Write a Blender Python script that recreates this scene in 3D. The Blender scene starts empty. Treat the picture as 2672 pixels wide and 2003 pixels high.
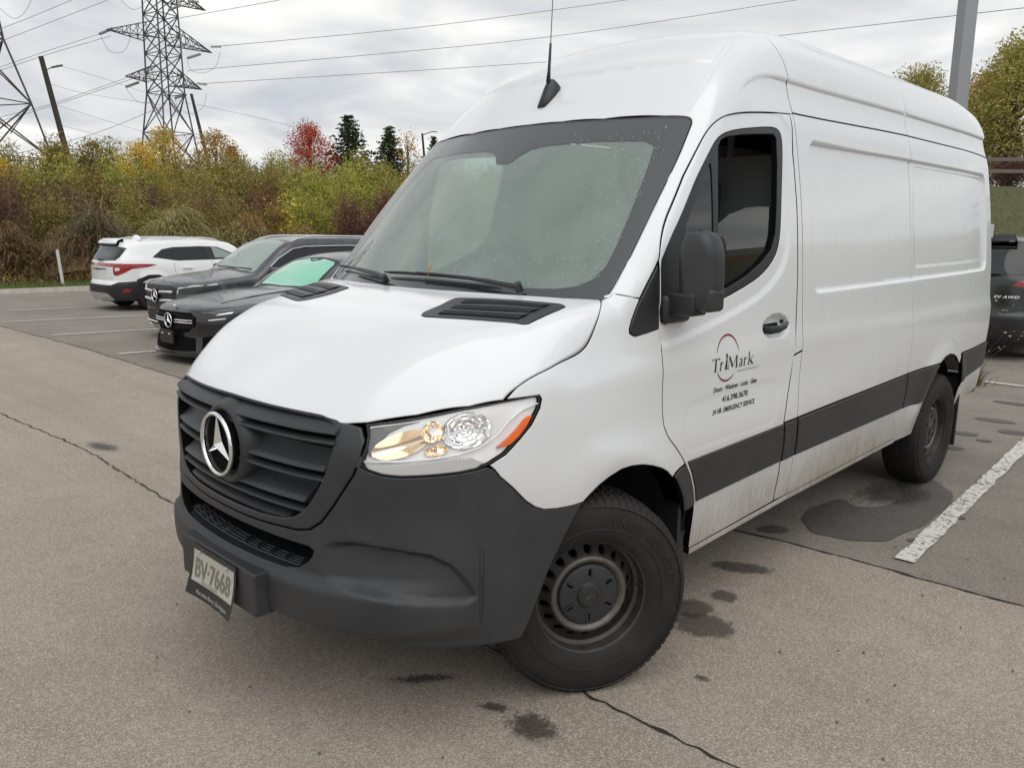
import bpy, math, random
import numpy as np
from mathutils import Vector, Matrix, Euler
from mathutils.geometry import delaunay_2d_cdt
random.seed(7); RNG = np.random.default_rng(7)
sc = bpy.context.scene
COL = sc.collection
R_ = math.radians

# ------------------------------------------------------------------ camera
cd = bpy.data.cameras.new('camera'); cam = bpy.data.objects.new('camera', cd); COL.objects.link(cam)
cam.location = (2.65251, -2.22341, 1.68726)
cam.rotation_euler = (1.38316, -0.0086, 0.77537)
cd.sensor_width = 36.0; cd.lens = 28.30
cd.clip_start = 0.05; cd.clip_end = 3000
sc.camera = cam

# ------------------------------------------------------------------ view
sc.view_settings.view_transform = 'Standard'; sc.view_settings.look = 'None'
sc.view_settings.gamma = 1; sc.view_settings.use_curve_mapping = False
sc.view_settings.exposure = 0.33
sc.cycles.max_bounces = 8; sc.cycles.transparent_max_bounces = 24
sc.cycles.caustics_reflective = False; sc.cycles.caustics_refractive = False

# ------------------------------------------------------------------ sky: overcast, broken grey cloud deck
SUN_EL, SUN_AZ = R_(58), R_(-25)          # azimuth measured from +x towards +y
W = bpy.data.worlds.new("World"); sc.world = W; W.use_nodes = True
nt = W.node_tree; nt.nodes.clear()
def N(t, **k):
    n = nt.nodes.new(t)
    for a, b in k.items(): setattr(n, a, b)
    return n
out = N('ShaderNodeOutputWorld'); bg = N('ShaderNodeBackground'); bg.inputs['Strength'].default_value = 0.1
sky = N('ShaderNodeTexSky', sky_type='NISHITA'); sky.sun_disc = False
sky.sun_elevation = SUN_EL; sky.sun_rotation = R_(90) - SUN_AZ
tc = N('ShaderNodeTexCoord'); sep = N('ShaderNodeSeparateXYZ'); nt.links.new(tc.outputs['Generated'], sep.inputs[0])
mz = N('ShaderNodeMath', operation='MAXIMUM'); nt.links.new(sep.outputs['Z'], mz.inputs[0]); mz.inputs[1].default_value = 0.0
ad = N('ShaderNodeMath', operation='ADD'); nt.links.new(mz.outputs[0], ad.inputs[0]); ad.inputs[1].default_value = 0.16
dv = N('ShaderNodeVectorMath', operation='DIVIDE'); nt.links.new(tc.outputs['Generated'], dv.inputs[0])
cb = N('ShaderNodeCombineXYZ')
for i in range(3): nt.links.new(ad.outputs[0], cb.inputs[i])
nt.links.new(cb.outputs[0], dv.inputs[1])
mp = N('ShaderNodeMapping'); mp.inputs['Scale'].default_value = (1, 1, .35); mp.inputs['Location'].default_value = (3.1, 1.7, 0)
nt.links.new(dv.outputs[0], mp.inputs[0])
n1 = N('ShaderNodeTexNoise'); n1.inputs['Scale'].default_value = 1.15; n1.inputs['Detail'].default_value = 7; n1.inputs['Roughness'].default_value = .5; n1.inputs['Distortion'].default_value = .5
nt.links.new(mp.outputs[0], n1.inputs['Vector'])
rp = N('ShaderNodeValToRGB'); nt.links.new(n1.outputs['Fac'], rp.inputs[0])
els = rp.color_ramp.elements
els[0].position = .32; els[0].color = (.43, .455, .50, 1)
els[1].position = .66; els[1].color = (.88, .865, .835, 1)
e = els.new(.43); e.color = (.535, .55, .575, 1)
e = els.new(.53); e.color = (.67, .668, .665, 1)
sc10 = N('ShaderNodeMix', data_type='RGBA', blend_type='MULTIPLY'); sc10.inputs[0].default_value = 1
nt.links.new(rp.outputs[0], sc10.inputs[6]); sc10.inputs[7].default_value = (10, 10, 10, 1)
mx = N('ShaderNodeMix', data_type='RGBA'); mx.inputs[0].default_value = .93
nt.links.new(sky.outputs[0], mx.inputs[6]); nt.links.new(sc10.outputs[2], mx.inputs[7])
nt.links.new(mx.outputs[2], bg.inputs['Color']); nt.links.new(bg.outputs[0], out.inputs[0])
# ------------------------------------------------------------------ sun through cloud
sd = bpy.data.lights.new('sun', 'SUN'); sd.energy = 1.4; sd.angle = R_(75); sd.color = (1, .975, .94)
so = bpy.data.objects.new('sun', sd); COL.objects.link(so)
dvec = Vector((math.cos(SUN_AZ)*math.cos(SUN_EL), math.sin(SUN_AZ)*math.cos(SUN_EL), math.sin(SUN_EL)))
so.rotation_euler = dvec.to_track_quat('Z', 'Y').to_euler(); so.location = (0, 0, 30)

# ------------------------------------------------------------------ materials
MATS = {}
class NT:
    def __init__(s, name):
        s.m = bpy.data.materials.new(name); s.m.use_nodes = True; s.t = s.m.node_tree
        s.b = s.t.nodes['Principled BSDF']; s.o = s.t.nodes['Material Output']; MATS[name] = s.m
    def n(s, t, **k):
        n = s.t.nodes.new(t)
        for a, b in k.items(): setattr(n, a, b)
        return n
    def l(s, a, b): s.t.links.new(a, b)
    def set(s, **k):
        for a, b in k.items():
            a = a.replace('_', ' ')
            v = b if not isinstance(b, tuple) or len(b) == 4 else (*b, 1)
            s.b.inputs[a].default_value = v
        return s
    def coord(s, kind='Object', scale=(1, 1, 1)):
        if kind == 'World': g = s.n('ShaderNodeNewGeometry').outputs['Position']
        else: g = s.n('ShaderNodeTexCoord').outputs[kind]
        m = s.n('ShaderNodeMapping'); m.inputs['Scale'].default_value = scale; s.l(g, m.inputs[0]); return m.outputs[0]
    def noise(s, vec, scale=5, detail=4, rough=.5, dist=0):
        n = s.n('ShaderNodeTexNoise'); n.inputs['Scale'].default_value = scale; n.inputs['Detail'].default_value = detail
        n.inputs['Roughness'].default_value = rough; n.inputs['Distortion'].default_value = dist
        if vec is not None: s.l(vec, n.inputs['Vector'])
        return n.outputs['Fac']
    def ramp(s, fac, stops):
        r = s.n('ShaderNodeValToRGB'); s.l(fac, r.inputs[0]); e = r.color_ramp.elements
        while len(e) < len(stops): e.new(.5)
        for k, (p, c) in enumerate(stops):
            e[k].position = p; e[k].color = (*c, 1) if isinstance(c, tuple) and len(c) == 3 else ((c, c, c, 1) if not isinstance(c, tuple) else c)
        return r.outputs[0]
    def mix(s, fac, a, b, blend='MIX'):
        m = s.n('ShaderNodeMix', data_type='RGBA', blend_type=blend)
        for i, v in ((0, fac), (6, a), (7, b)):
            if hasattr(v, 'is_output') or hasattr(v, 'links'): s.l(v, m.inputs[i])
            else: m.inputs[i].default_value = v if i == 0 else ((*v, 1) if len(v) == 3 else v)
        return m.outputs[2]
    def math(s, op, a, b=None, c=None, clamp=False):
        m = s.n('ShaderNodeMath', operation=op); m.use_clamp = clamp
        for i, v in enumerate((a, b, c)):
            if v is None: continue
            if hasattr(v, 'links'): s.l(v, m.inputs[i])
            else: m.inputs[i].default_value = v
        return m.outputs[0]
    def bump(s, h, strength=.3, dist=.01):
        b = s.n('ShaderNodeBump'); b.inputs['Strength'].default_value = strength; b.inputs['Distance'].default_value = dist
        s.l(h, b.inputs['Height']); s.l(b.outputs[0], s.b.inputs['Normal']); return b
def plain(name, col, rough=.5, metal=0, coat=0, spec=.5, **k):
    m = NT(name); m.set(Base_Color=col, Roughness=rough, Metallic=metal)
    m.b.inputs['Coat Weight'].default_value = coat; m.b.inputs['Coat Roughness'].default_value = .05
    m.b.inputs['Specular IOR Level'].default_value = spec
    for a, b in k.items(): m.b.inputs[a.replace('_', ' ')].default_value = b
    return m.m

# van paint: white, road film towards the sill, faint runs of dried water
m = NT('van_white_paint'); m.b.inputs['Coat Weight'].default_value = .9; m.b.inputs['Coat Roughness'].default_value = .06
P = m.n('ShaderNodeNewGeometry').outputs['Position']
sx = m.n('ShaderNodeSeparateXYZ'); m.l(P, sx.inputs[0])
runs = m.noise(m.coord('World', (26, 26, .9)), 3.0, 3, .6)
spk = m.noise(m.coord('World'), 55, 2, .6)
big = m.noise(m.coord('World'), 1.6, 4, .6)
zf = m.n('ShaderNodeMapRange'); m.l(sx.outputs['Z'], zf.inputs[0]); zf.inputs[1].default_value = .95; zf.inputs[2].default_value = .35; zf.inputs[3].default_value = 0; zf.inputs[4].default_value = 1
d1 = m.math('MULTIPLY', m.math('POWER', zf.outputs[0], 1.1), m.math('MULTIPLY_ADD', big, .9, .1))
d1 = m.math('MULTIPLY', d1, m.math('MULTIPLY_ADD', runs, 1.6, .75))
sp = m.ramp(spk, [(.66, 0.0), (.73, 1.0)])
d2 = m.math('MULTIPLY', sp, m.math('MULTIPLY', zf.outputs[0], .55))
dirt = m.math('ADD', d1, d2, clamp=True)
rmask = m.n('ShaderNodeMapRange'); m.l(sx.outputs['Y'], rmask.inputs[0]); rmask.inputs[1].default_value = 1.2; rmask.inputs[2].default_value = 1.9; rmask.inputs[3].default_value = .06; rmask.inputs[4].default_value = .42
c0 = m.mix(m.math('MULTIPLY', m.ramp(runs, [(.38, 0.0), (.62, 1.0)]), rmask.outputs[0]), (.71, .73, .742), (.61, .625, .63))
c1 = m.mix(m.math('MULTIPLY', m.ramp(big, [(.35, 0.0), (.75, 1.0)]), .10), c0, (.62, .615, .59))
c2 = m.mix(dirt, c1, (.27, .225, .17))
m.l(c2, m.b.inputs['Base Color'])
m.l(m.math('MULTIPLY_ADD', m.math('ADD', dirt, m.math('MULTIPLY', runs, m.math('MULTIPLY', rmask.outputs[0], .6))), .45, .20), m.b.inputs['Roughness'])
m.l(m.math('MULTIPLY_ADD', dirt, -.5, .55, clamp=True), m.b.inputs['Coat Weight'])
dn = m.noise(m.coord('World'), 420, 2, .5); m.bump(dn, .006, .002)

m = NT('grained_grey_plastic')
nz = m.noise(m.coord('World'), 900, 2, .5); nb = m.noise(m.coord('World'), 4, 5, .6)
sc_ = m.noise(m.coord('World', (3, 3, 30)), 14, 2, .5)
c = m.mix(m.ramp(nb, [(.35, 0.0), (.7, 1.0)]), (.023, .025, .028), (.036, .037, .039))
dots = m.ramp(m.noise(m.coord('World'), 130, 2, .5), [(.70, 0.0), (.76, 1.0)])
c = m.mix(m.math('MULTIPLY', dots, .25), c, (.16, .155, .15))
m.l(c, m.b.inputs['Base Color']); m.l(m.math('MULTIPLY_ADD', nb, .25, .38), m.b.inputs['Roughness']); m.bump(m.math('ADD', nz, m.math('MULTIPLY', m.noise(m.coord('World'), 260, 2), .6)), .35, .0014)
m = NT('dark_trim_plastic')
c = m.mix(m.ramp(m.noise(m.coord('World'), 6, 5, .6), [(.35, 0.0), (.7, 1.0)]), (.022, .024, .027), (.034, .035, .037))
m.l(c, m.b.inputs['Base Color']); m.set(Roughness=.42); m.bump(m.noise(m.coord('World'), 900, 2), .08, .001)
plain('black_plastic', (.016, .017, .019), .42)
plain('black_rubber', (.012, .012, .013), .55)
plain('gap_black', (.004, .004, .004), .9, spec=.1)
plain('liner_black', (.010, .010, .011), .85, spec=.2)
plain('chrome', (.86, .87, .88), .07, 1)
plain('satin_silver', (.70, .71, .71), .22, 1)
plain('lamp_silver', (.88, .885, .88), .25, .0, .6)
plain('reflector_chrome', (.9, .9, .9), .12, 1)
plain('reflector_glow_amber', (.95, .80, .62), .14, 1)  # bowl metal tinted amber to stand for the bulbs' glow
plain('interior_dark', (.085, .088, .09), .7)
plain('interior_grey', (.16, .165, .16), .8)
plain('bulkhead_grey', (.16, .165, .165), .75)
plain('seat_fabric', (.035, .036, .040), .9)
plain('print_black', (.012, .013, .018), .45)
plain('print_red', (.22, .012, .035), .4)
plain('number_plate_white', (.45, .43, .37), .4)
plain('plate_green', (.17, .17, .13), .5)
plain('frame_black', (.012, .012, .013), .3)
plain('silver_print', (.55, .55, .56), .35, .4)
plain('amber_lens', (.95, .16, .012), .18, 0, .6)
plain('red_lens', (.28, .008, .012), .12, 0, .8)
plain('leaf_orange', (.55, .25, .03), .6)
def emis(name, col, s):
    m = NT(name); m.b.inputs['Emission Color'].default_value = (*col, 1); m.b.inputs['Emission Strength'].default_value = s; m.set(Base_Color=col); return m.m
emis('bulb_glow', (1, .62, .25), 28)
def glass(name, tint=(1, 1, 1), film=(.5, .55, .52), film_a=.0, rough=.02, ior=1.5, streak=False, refl=1.0, trl=.0):
    m = NT(name); t = m.t; t.nodes.remove(m.b)
    tr = m.n('ShaderNodeBsdfTransparent'); tr.inputs[0].default_value = (*tint, 1)
    gl = m.n('ShaderNodeBsdfGlossy'); gl.inputs['Roughness'].default_value = rough; gl.inputs['Color'].default_value = (refl, refl, refl, 1)
    fr = m.n('ShaderNodeFresnel'); ge_ = m.n('ShaderNodeNewGeometry'); m.l(m.math('MULTIPLY_ADD', ge_.outputs['Backfacing'], 1/ior-ior, ior), fr.inputs[0])
    d0 = m.n('ShaderNodeBsdfDiffuse'); d0.inputs[0].default_value = (*film, 1); t0 = m.n('ShaderNodeBsdfTranslucent'); t0.inputs[0].default_value = (*film, 1); df = m.n('ShaderNodeMixShader'); df.inputs[0].default_value = trl; m.l(d0.outputs[0], df.inputs[1]); m.l(t0.outputs[0], df.inputs[2])
    m1 = m.n('ShaderNodeMixShader'); m2 = m.n('ShaderNodeMixShader')
    if streak:
        w = m.coord('World', (1, 1, .35))
        f = m.ramp(m.noise(w, 3.2, 6, .62, 1.2), [(.30, film_a*.82), (.50, film_a), (.72, film_a*1.12)])
        m.l(f, m1.inputs[0])
        bp = m.n('ShaderNodeBump'); bp.inputs['Strength'].default_value = .05; bp.inputs['Distance'].default_value = .004
        m.l(m.noise(m.coord('World', (1, 1, .3)), 22, 3, .6), bp.inputs['Height']); m.l(bp.outputs[0], gl.inputs['Normal'])
    else: m1.inputs[0].default_value = film_a
    m.l(tr.outputs[0], m1.inputs[1]); m.l(df.outputs[0], m1.inputs[2])
    m.l(fr.outputs[0], m2.inputs[0]); m.l(m1.outputs[0], m2.inputs[1]); m.l(gl.outputs[0], m2.inputs[2]); m.l(m2.outputs[0], m.o.inputs[0])
    return m.m
glass('windscreen_glass', (.93, .98, .95), (.5, .56, .53), .03, .015, 1.80, False)
glass('fog_and_sky_veil', (.72, .84, .78), (.64, .72, .67), .37, .3, 1.02, True, trl=.12)  # inner fog, with the sky's milky reflection painted into the same film
glass('side_glass', (.30, .33, .32), (.3, .3, .3), .01, .01, 1.55)
glass('headlamp_lens', (1, 1, 1), (.6, .62, .62), .01, .02, 1.4)
glass('clear_side_glass', (.80, .90, .86), (.6, .7, .65), .45, .02, 1.3, trl=.6)
glass('parked_windscreen', (.62, .74, .70), (.45, .55, .50), .55, .05, 1.5)  # pale mint film stands in for reflections on the glass
glass('mint_windscreen', (.3, .8, .6), (.30, .66, .49), .93, .05, 1.4)
glass('tinted_glass', (.10, .11, .115), (.3, .3, .3), .03, .02, 1.55)
# mint shade behind the glass of the saloon is seen through tinted glazing
m = NT('tyre_rubber')
nb = m.noise(m.coord('Object'), 7, 5, .6)
c = m.mix(m.ramp(nb, [(.3, 0.0), (.75, 1.0)]), (.012, .0115, .0115), (.030, .026, .024))
m.l(c, m.b.inputs['Base Color']); m.set(Roughness=.72); m.bump(m.noise(m.coord('Object'), 160, 3), .15, .002); m.b.inputs['Specular IOR Level'].default_value = .3
m = NT('wheel_steel')
nb = m.noise(m.coord('Object'), 9, 5, .65)
c = m.mix(m.ramp(nb, [(.32, 0.0), (.72, 1.0)]), (.035, .032, .031), (.085, .070, .058))
m.l(c, m.b.inputs['Base Color']); m.set(Roughness=.5, Metallic=.35)
m = NT('wheel_steel_worn')
nb = m.noise(m.coord('Object'), 14, 5, .65)
c = m.mix(m.ramp(nb, [(.32, 0.0), (.72, 1.0)]), (.085, .077, .069), (.17, .155, .137))
m.l(c, m.b.inputs['Base Color']); m.set(Roughness=.45, Metallic=.5)
m = NT('prism_plastic')
w = m.n('ShaderNodeTexWave'); w.bands_direction = 'DIAGONAL'; w.inputs['Scale'].default_value = 42; m.l(m.coord('World', (1, 1, 2.2)), w.inputs[0])
m.l(m.ramp(w.outputs['Fac'], [(.25, (.40, .41, .40)), (.8, (.72, .73, .72))]), m.b.inputs['Base Color']); m.set(Roughness=.2); m.b.inputs['Coat Weight'].default_value = .5
M_ = MATS

# ------------------------------------------------------------------ object helpers
def tag(o, label=None, cat=None, group=None, kind=None):
    if label: o['label'] = label
    if cat: o['category'] = cat
    if group: o['group'] = group
    if kind: o['kind'] = kind
    return o
def thing(name, label, cat, loc=(0, 0, 0), rz=0.0, group=None):
    o = bpy.data.objects.new(name, None); COL.objects.link(o); o.location = loc; o.rotation_euler = (0, 0, rz); o.empty_display_size = .2
    return tag(o, label, cat, group)
def raw(name, V, F, mat, parent=None, normals=None, smooth=True, mats=None, midx=None):
    me = bpy.data.meshes.new(name)
    me.from_pydata(np.asarray(V, float).tolist(), [], [list(map(int, f)) for f in F]); 
    for mm in (mats or [mat]): me.materials.append(M_[mm] if isinstance(mm, str) else mm)
    if midx is not None: me.polygons.foreach_set('material_index', np.asarray(midx, np.int32))
    if smooth: me.polygons.foreach_set('use_smooth', [True]*len(me.polygons))
    if normals is not None:
        nn = np.asarray(normals, float); nn = nn/np.maximum(np.linalg.norm(nn, axis=1, keepdims=True), 1e-9)
        me.normals_split_custom_set_from_vertices(nn.tolist())
    me.update()
    o = bpy.data.objects.new(name, me); COL.objects.link(o)
    if parent is not None: o.parent = parent
    return o
class MB:
    """collects simple solids into one mesh"""
    def __init__(s): s.V = []; s.F = []; s.I = []; s.mi = 0
    def add(s, V, F):
        b = len(s.V); s.V += [tuple(map(float, v)) for v in V]; s.F += [tuple(int(i)+b for i in f) for f in F]; s.I += [s.mi]*len(F); return s
    def box(s, c, h, rot=None, tap=(1, 1)):
        V = []
        for z in (-1, 1):
            for x, y in ((-1, -1), (1, -1), (1, 1), (-1, 1)):
                k = tap if z > 0 else (1, 1)
                V.append(Vector((x*h[0]*k[0], y*h[1]*k[1], z*h[2])))
        if rot is not None: V = [rot @ v for v in V]
        return s.add([v+Vector(c) for v in V], [(3, 2, 1, 0), (4, 5, 6, 7), (0, 1, 5, 4), (1, 2, 6, 5), (2, 3, 7, 6), (3, 0, 4, 7)])
    def bar(s, a, b, w, h=None):
        a = Vector(a); b = Vector(b); d = b-a; L = d.length
        if L < 1e-6: return s
        q = d.to_track_quat('Z', 'Y').to_matrix(); h = w if h is None else h
        return s.box((a+b)/2, (w/2, h/2, L/2), q)
    def tube(s, pts, r, n=8, cap=True):
        pts = [Vector(p) for p in pts]; rr = r if hasattr(r, '__len__') else [r]*len(pts)
        V = []; up = None
        for i, p in enumerate(pts):
            d = (pts[min(i+1, len(pts)-1)]-pts[max(i-1, 0)]).normalized()
            if up is None: up = d.orthogonal().normalized()
            up = (up-d*up.dot(d)).normalized(); w = d.cross(up)
            for k in range(n):
                a = 2*math.pi*k/n; V.append(p+(up*math.cos(a)+w*math.sin(a))*rr[i])
        F = [(i*n+k, i*n+(k+1) % n, (i+1)*n+(k+1) % n, (i+1)*n+k) for i in range(len(pts)-1) for k in range(n)]
        if cap: F += [tuple(range(n-1, -1, -1)), tuple((len(pts)-1)*n+k for k in range(n))]
        return s.add(V, F)
    def cyl(s, c, axis, r, L, n=24, r2=None):
        a = Vector(axis).normalized(); c = Vector(c)
        return s.tube([c-a*L/2, c+a*L/2], [r, r if r2 is None else r2], n)
    def build(s, name, mat, parent=None, smooth=False, mats=None, auto=None):
        o = raw(name, s.V, s.F, mat, parent, smooth=smooth, mats=mats, midx=s.I if mats else None)
        if auto is not None: shade_auto(o, auto)
        return o
def shade_auto(o, deg=35):
    me = o.data
    me.polygons.foreach_set('use_smooth', [True]*len(me.polygons)); me.set_sharp_from_angle(angle=R_(deg))
def bevel(o, w=.01, seg=2, ang=40):
    b = o.modifiers.new('bevel', 'BEVEL'); b.width = w; b.segments = seg; b.limit_method = 'ANGLE'; b.angle_limit = R_(ang); b.harden_normals = False
    return o
def lathe(prof, n=64, axis='X', a0=0, a1=2*math.pi):
    """prof = [(offset along axis, radius)] -> V,F around the axis"""
    full = abs(a1-a0-2*math.pi) < 1e-6; m = n if full else n+1
    V = []
    for (u, r) in prof:
        for k in range(m):
            a = a0+(a1-a0)*k/n
            c, s_ = r*math.cos(a), r*math.sin(a)
            V.append((u, c, s_) if axis == 'X' else ((c, u, s_) if axis == 'Y' else (c, s_, u)))
    F = []
    for i in range(len(prof)-1):
        for k in range(n):
            k2 = (k+1) % m if full else k+1
            F.append((i*m+k, i*m+k2, (i+1)*m+k2, (i+1)*m+k))
    return V, F
def copy_tree(o, parent=None):
    c = o.copy(); COL.objects.link(c); c.parent = parent
    for ch in [x for x in o.children]: copy_tree(ch, c)
    return c
def text_polys(s, size=1.0, shear=0.0, spacing=1.0, bold=0.0):
    """text as (V2, faces) in its own plane, from the built-in font"""
    cu = bpy.data.curves.new('t', 'FONT'); cu.body = s; cu.size = size; cu.shear = shear; cu.space_character = spacing; cu.offset = bold; cu.resolution_u = 3
    ob = bpy.data.objects.new('t', cu); COL.objects.link(ob)
    dg = bpy.context.evaluated_depsgraph_get(); ev = ob.evaluated_get(dg); me = ev.to_mesh()
    V = np.array([v.co[:2] for v in me.vertices]); F = [tuple(p.vertices) for p in me.polygons]
    ev.to_mesh_clear(); bpy.data.objects.remove(ob); bpy.data.curves.remove(cu)
    return V, F
# ------------------------------------------------------------------ the van's skin as a signed field (metres; front axle at y=0, nose towards -y)
def tab(*p):
    X=np.array([a for a,b in p],float);Y=np.array([b for a,b in p],float)
    h=np.diff(X);dl=np.diff(Y)/h;m=np.zeros(len(X))
    for i in range(1,len(X)-1):
        if dl[i-1]*dl[i]>0:
            w1=2*h[i]+h[i-1];w2=h[i]+2*h[i-1];m[i]=(w1+w2)/(w1/dl[i-1]+w2/dl[i])
    m[0]=dl[0];m[-1]=dl[-1]
    T=np.unique(np.concatenate([np.linspace(X[0],X[-1],800),X]))
    k=np.clip(np.searchsorted(X,T,side='right')-1,0,len(h)-1)
    t=(T-X[k])/h[k]
    V=(2*t**3-3*t**2+1)*Y[k]+(t**3-2*t**2+t)*h[k]*m[k]+(3*t**2-2*t**3)*Y[k+1]+(t**3-t**2)*h[k]*m[k+1]
    return lambda q: np.interp(q,T,V)
def smax(a,b,r):
    h=np.maximum(r-np.abs(a-b),0)/r
    return np.maximum(a,b)+h*h*r*.25
def smin(a,b,r): return -smax(-a,-b,r)
def sst(a,b,x):
    t=np.clip((x-a)/(b-a),0,1);return t*t*(3-2*t)
def rbox(u,v,u0,u1,v0,v1,r):
    # signed distance of rounded box (negative inside)
    cu,cv=(u0+u1)/2,(v0+v1)/2;hu,hv=(u1-u0)/2-r,(v1-v0)/2-r
    a=np.abs(u-cu)-hu;b=np.abs(v-cv)-hv
    return np.hypot(np.maximum(a,0),np.maximum(b,0))+np.minimum(np.maximum(a,b),0)-r

XS1=tab((.15,.90),(.3,.935),(.42,.95),(.6,.972),(.83,.978),(1.0,.974),(1.1,.976),(1.17,.979),(1.26,.969),(1.5,.952),(1.75,.928),(2.0,.892),(2.23,.850),(2.4,.810),(2.5,.783),(2.9,.67))
XS2=tab((.15,.90),(.3,.93),(.42,.944),(.6,.97),(.85,.988),(1.05,.998),(1.15,.997),(1.25,.982),(1.45,.970),(1.85,.928),(2.2,.876),(2.4,.834),(2.5,.806),(2.9,.69))
# front overhang plan: setback of the front surface behind its foremost line
KX=tab((0,0),(.05,.0005),(.1,.002),(.2,.008),(.4,.034),(.55,.075),(.7,.155),(.8,.255),(.87,.375),(.92,.50),(.96,.66),(.99,.84),(1.1,1.6))
YFC=tab((.1,-.86),(.2,-.91),(.3,-.95),(.4,-.975),(.5,-.985),(.62,-.98),(.8,-.965),(.95,-.962),(1.05,-.952),(1.15,-.925),(1.3,-.85),(1.6,-.6))
HOOD=tab((-1.1,1.0),(-1.0,1.07),(-.95,1.115),(-.86,1.168),(-.7,1.263),(-.55,1.334),(-.4,1.386),(-.265,1.413),(-.2,1.430),(0,1.468),(.3,1.51))
ROOF=tab((.2,1.80),(.4,2.03),(.55,2.17),(.663,2.285),(.80,2.397),(1.0,2.522),(1.2,2.613),(1.45,2.675),(1.7,2.705),(2.0,2.715),(4.2,2.715),(4.6,2.69),(5.0,2.62))
CROWN=tab((0,0),(.06,.0003),(.15,.002),(.3,.008),(.5,.03),(.65,.062),(.8,.12),(1.0,.25))
WSC=tab((1.3,-.23),(1.45,-.085),(1.6,.052),(1.9,.325),(2.146,.562),(2.4,.82))   # y of windscreen on the centre line by height
WSX=tab((0,0),(.05,.0005),(.1,.002),(.2,.008),(.4,.034),(.6,.076),(.8,.135),(.9,.17),(1.0,.22),(1.1,.28))
def side(y,z):
    w=sst(1.6,2.9,y)
    s=XS1(z)*(1-w)+XS2(z)*w
    s=s-.045*np.clip((y-3.9)/1.0,0,1.3)**2
    # fender flares
    for yc,am in ((0.0,.020),(3.665,.022)):
        r=np.hypot((y-yc)*1.0,(z-.40)*1.0)
        s=s+am*np.exp(-((r-.50)/.075)**2)*sst(.35,.6,z)*sst(1.35,.95,z)
    # front fender leans in towards the bonnet
    s=s-.075*sst(.35,-.3,y)*sst(1.0,1.45,z)
    return s
def press(y,z):
    # pressed fields in the van's side (depth, inwards)
    d=rbox(y,z,1.60,4.52,1.405+.012*(y-1.6),2.115,.07)
    p=.019*sst(.008,-.009,d)
    d2=z-(2.385+.0*y)
    zc=2.385-.9*np.clip(1.35-y,0,1)**2
    p=p+.016*sst(.009,-.009,z-zc)*sst(2.17,2.34,z)*sst(.95,1.15,y)
    p=p+.003*sst(.004,-.004,rbox(y,z,3.00,4.46,1.475+.012*(y-1.6),2.085,.05))
    return p
def F_up(x,y,z):
    x=np.abs(x)
    a=x-side(y,z)+press(y,z)
    b=(z-(ROOF(y)-CROWN(x)))*.93
    c=(WSC(z)+WSX(x)-y)*.72
    e=(y-(4.83-.06*np.clip(z-1.1,0,2)-.03*x**2))
    f=smax(a,b,.16)
    f=smax(f,c,.05)
    return smax(f,e,.10)
def F_low(x,y,z):
    x=np.abs(x)
    a=x-side(y,z)
    ridge=.0
    hc=HOOD(y)-(.018+.044*sst(-.6,-.9,y))*(x/.6)**2
    t=x-(.53+.45*(y+.86)); out=.5*(t+np.sqrt(t*t+.0009)); hc=hc+.006
    b=(z-(hc-.55*out-1.2*out**2))*.85
    c=(YFC(z)+KX(x)-y)*.8
    f=smax(a,b,.06)
    return smax(f,c,.06)
def F(x,y,z): return np.minimum(F_up(x,y,z),F_low(x,y,z))
def solve(Fn,o,d,t0=0.0,t1=2.5,n=120):
    """outermost crossing of Fn along o+t d (arrays)"""
    o=np.asarray(o,float);d=np.asarray(d,float)
    ts=np.linspace(t1,t0,n)
    lo=np.full(len(o),t0);hi=np.full(len(o),t1);done=np.zeros(len(o),bool)
    prev=np.full(len(o),t1)
    for t in ts:
        p=o+t*d;v=Fn(p[:,0],p[:,1],p[:,2])
        hit=(~done)&(v<0)
        lo[hit]=t;hi[hit]=prev[hit];done|=hit
        prev=np.full(len(o),t)
    for _ in range(20):
        m=(lo+hi)/2;p=o+m[:,None]*d;v=Fn(p[:,0],p[:,1],p[:,2])
        lo=np.where(v<0,m,lo);hi=np.where(v<0,hi,m)
    return (lo+hi)/2
def grad(Fn,P,h=2e-3):
    g=np.stack([Fn(P[:,0]+h*a,P[:,1]+h*b,P[:,2]+h*c)-Fn(P[:,0]-h*a,P[:,1]-h*b,P[:,2]-h*c) for a,b,c in ((1,0,0),(0,1,0),(0,0,1))],1)
    return g/np.maximum(np.linalg.norm(g,axis=1,keepdims=True),1e-9)
# ---- parametrisations:  (u,v) -> origin, direction
def prm(mode,U,V):
    U=np.asarray(U,float);V=np.asarray(V,float);z=np.zeros_like(U);one=z+1
    if mode=='S':   # u=y, v=height below 1.9, angle above
        th=np.clip(V-1.9,0,None);zz=np.minimum(V,1.9)
        return np.stack([z,U,zz],1),np.stack([np.cos(th),z,np.sin(th)],1)
    if mode=='P':   # u=angle from the front, v=height
        return np.stack([z,z+.6,V],1),np.stack([np.sin(U),-np.cos(U),z],1)
    if mode=='H':   # u=x, v=y from above
        return np.stack([U,V,z+.3],1),np.stack([z,z,one],1)
    if mode=='W':   # u=x v=z
        return np.stack([U,z+2.5,V],1),np.stack([z,-one,z],1)
    if mode=='B':   # u=x, v=angle in the yz plane about (y=.1,z=.8)
        return np.stack([U,z+.1,z+.8],1),np.stack([z,-np.cos(V),np.sin(V)],1)
    if mode=='F':
        return np.stack([U,z+.6,V],1),np.stack([z,-one,z],1)
def inv(mode,P):
    x,y,z=P
    if mode=='S': return (y,z) if z<1.9 else (y,1.9+np.arctan2(z-1.9,x))
    if mode=='B': return (x,np.arctan2(z-.8,.1-y))
    if mode=='P': return (np.arctan2(x,.6-y),z)
    if mode=='H': return (x,y)
    if mode in 'WF': return (x,z)
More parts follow.
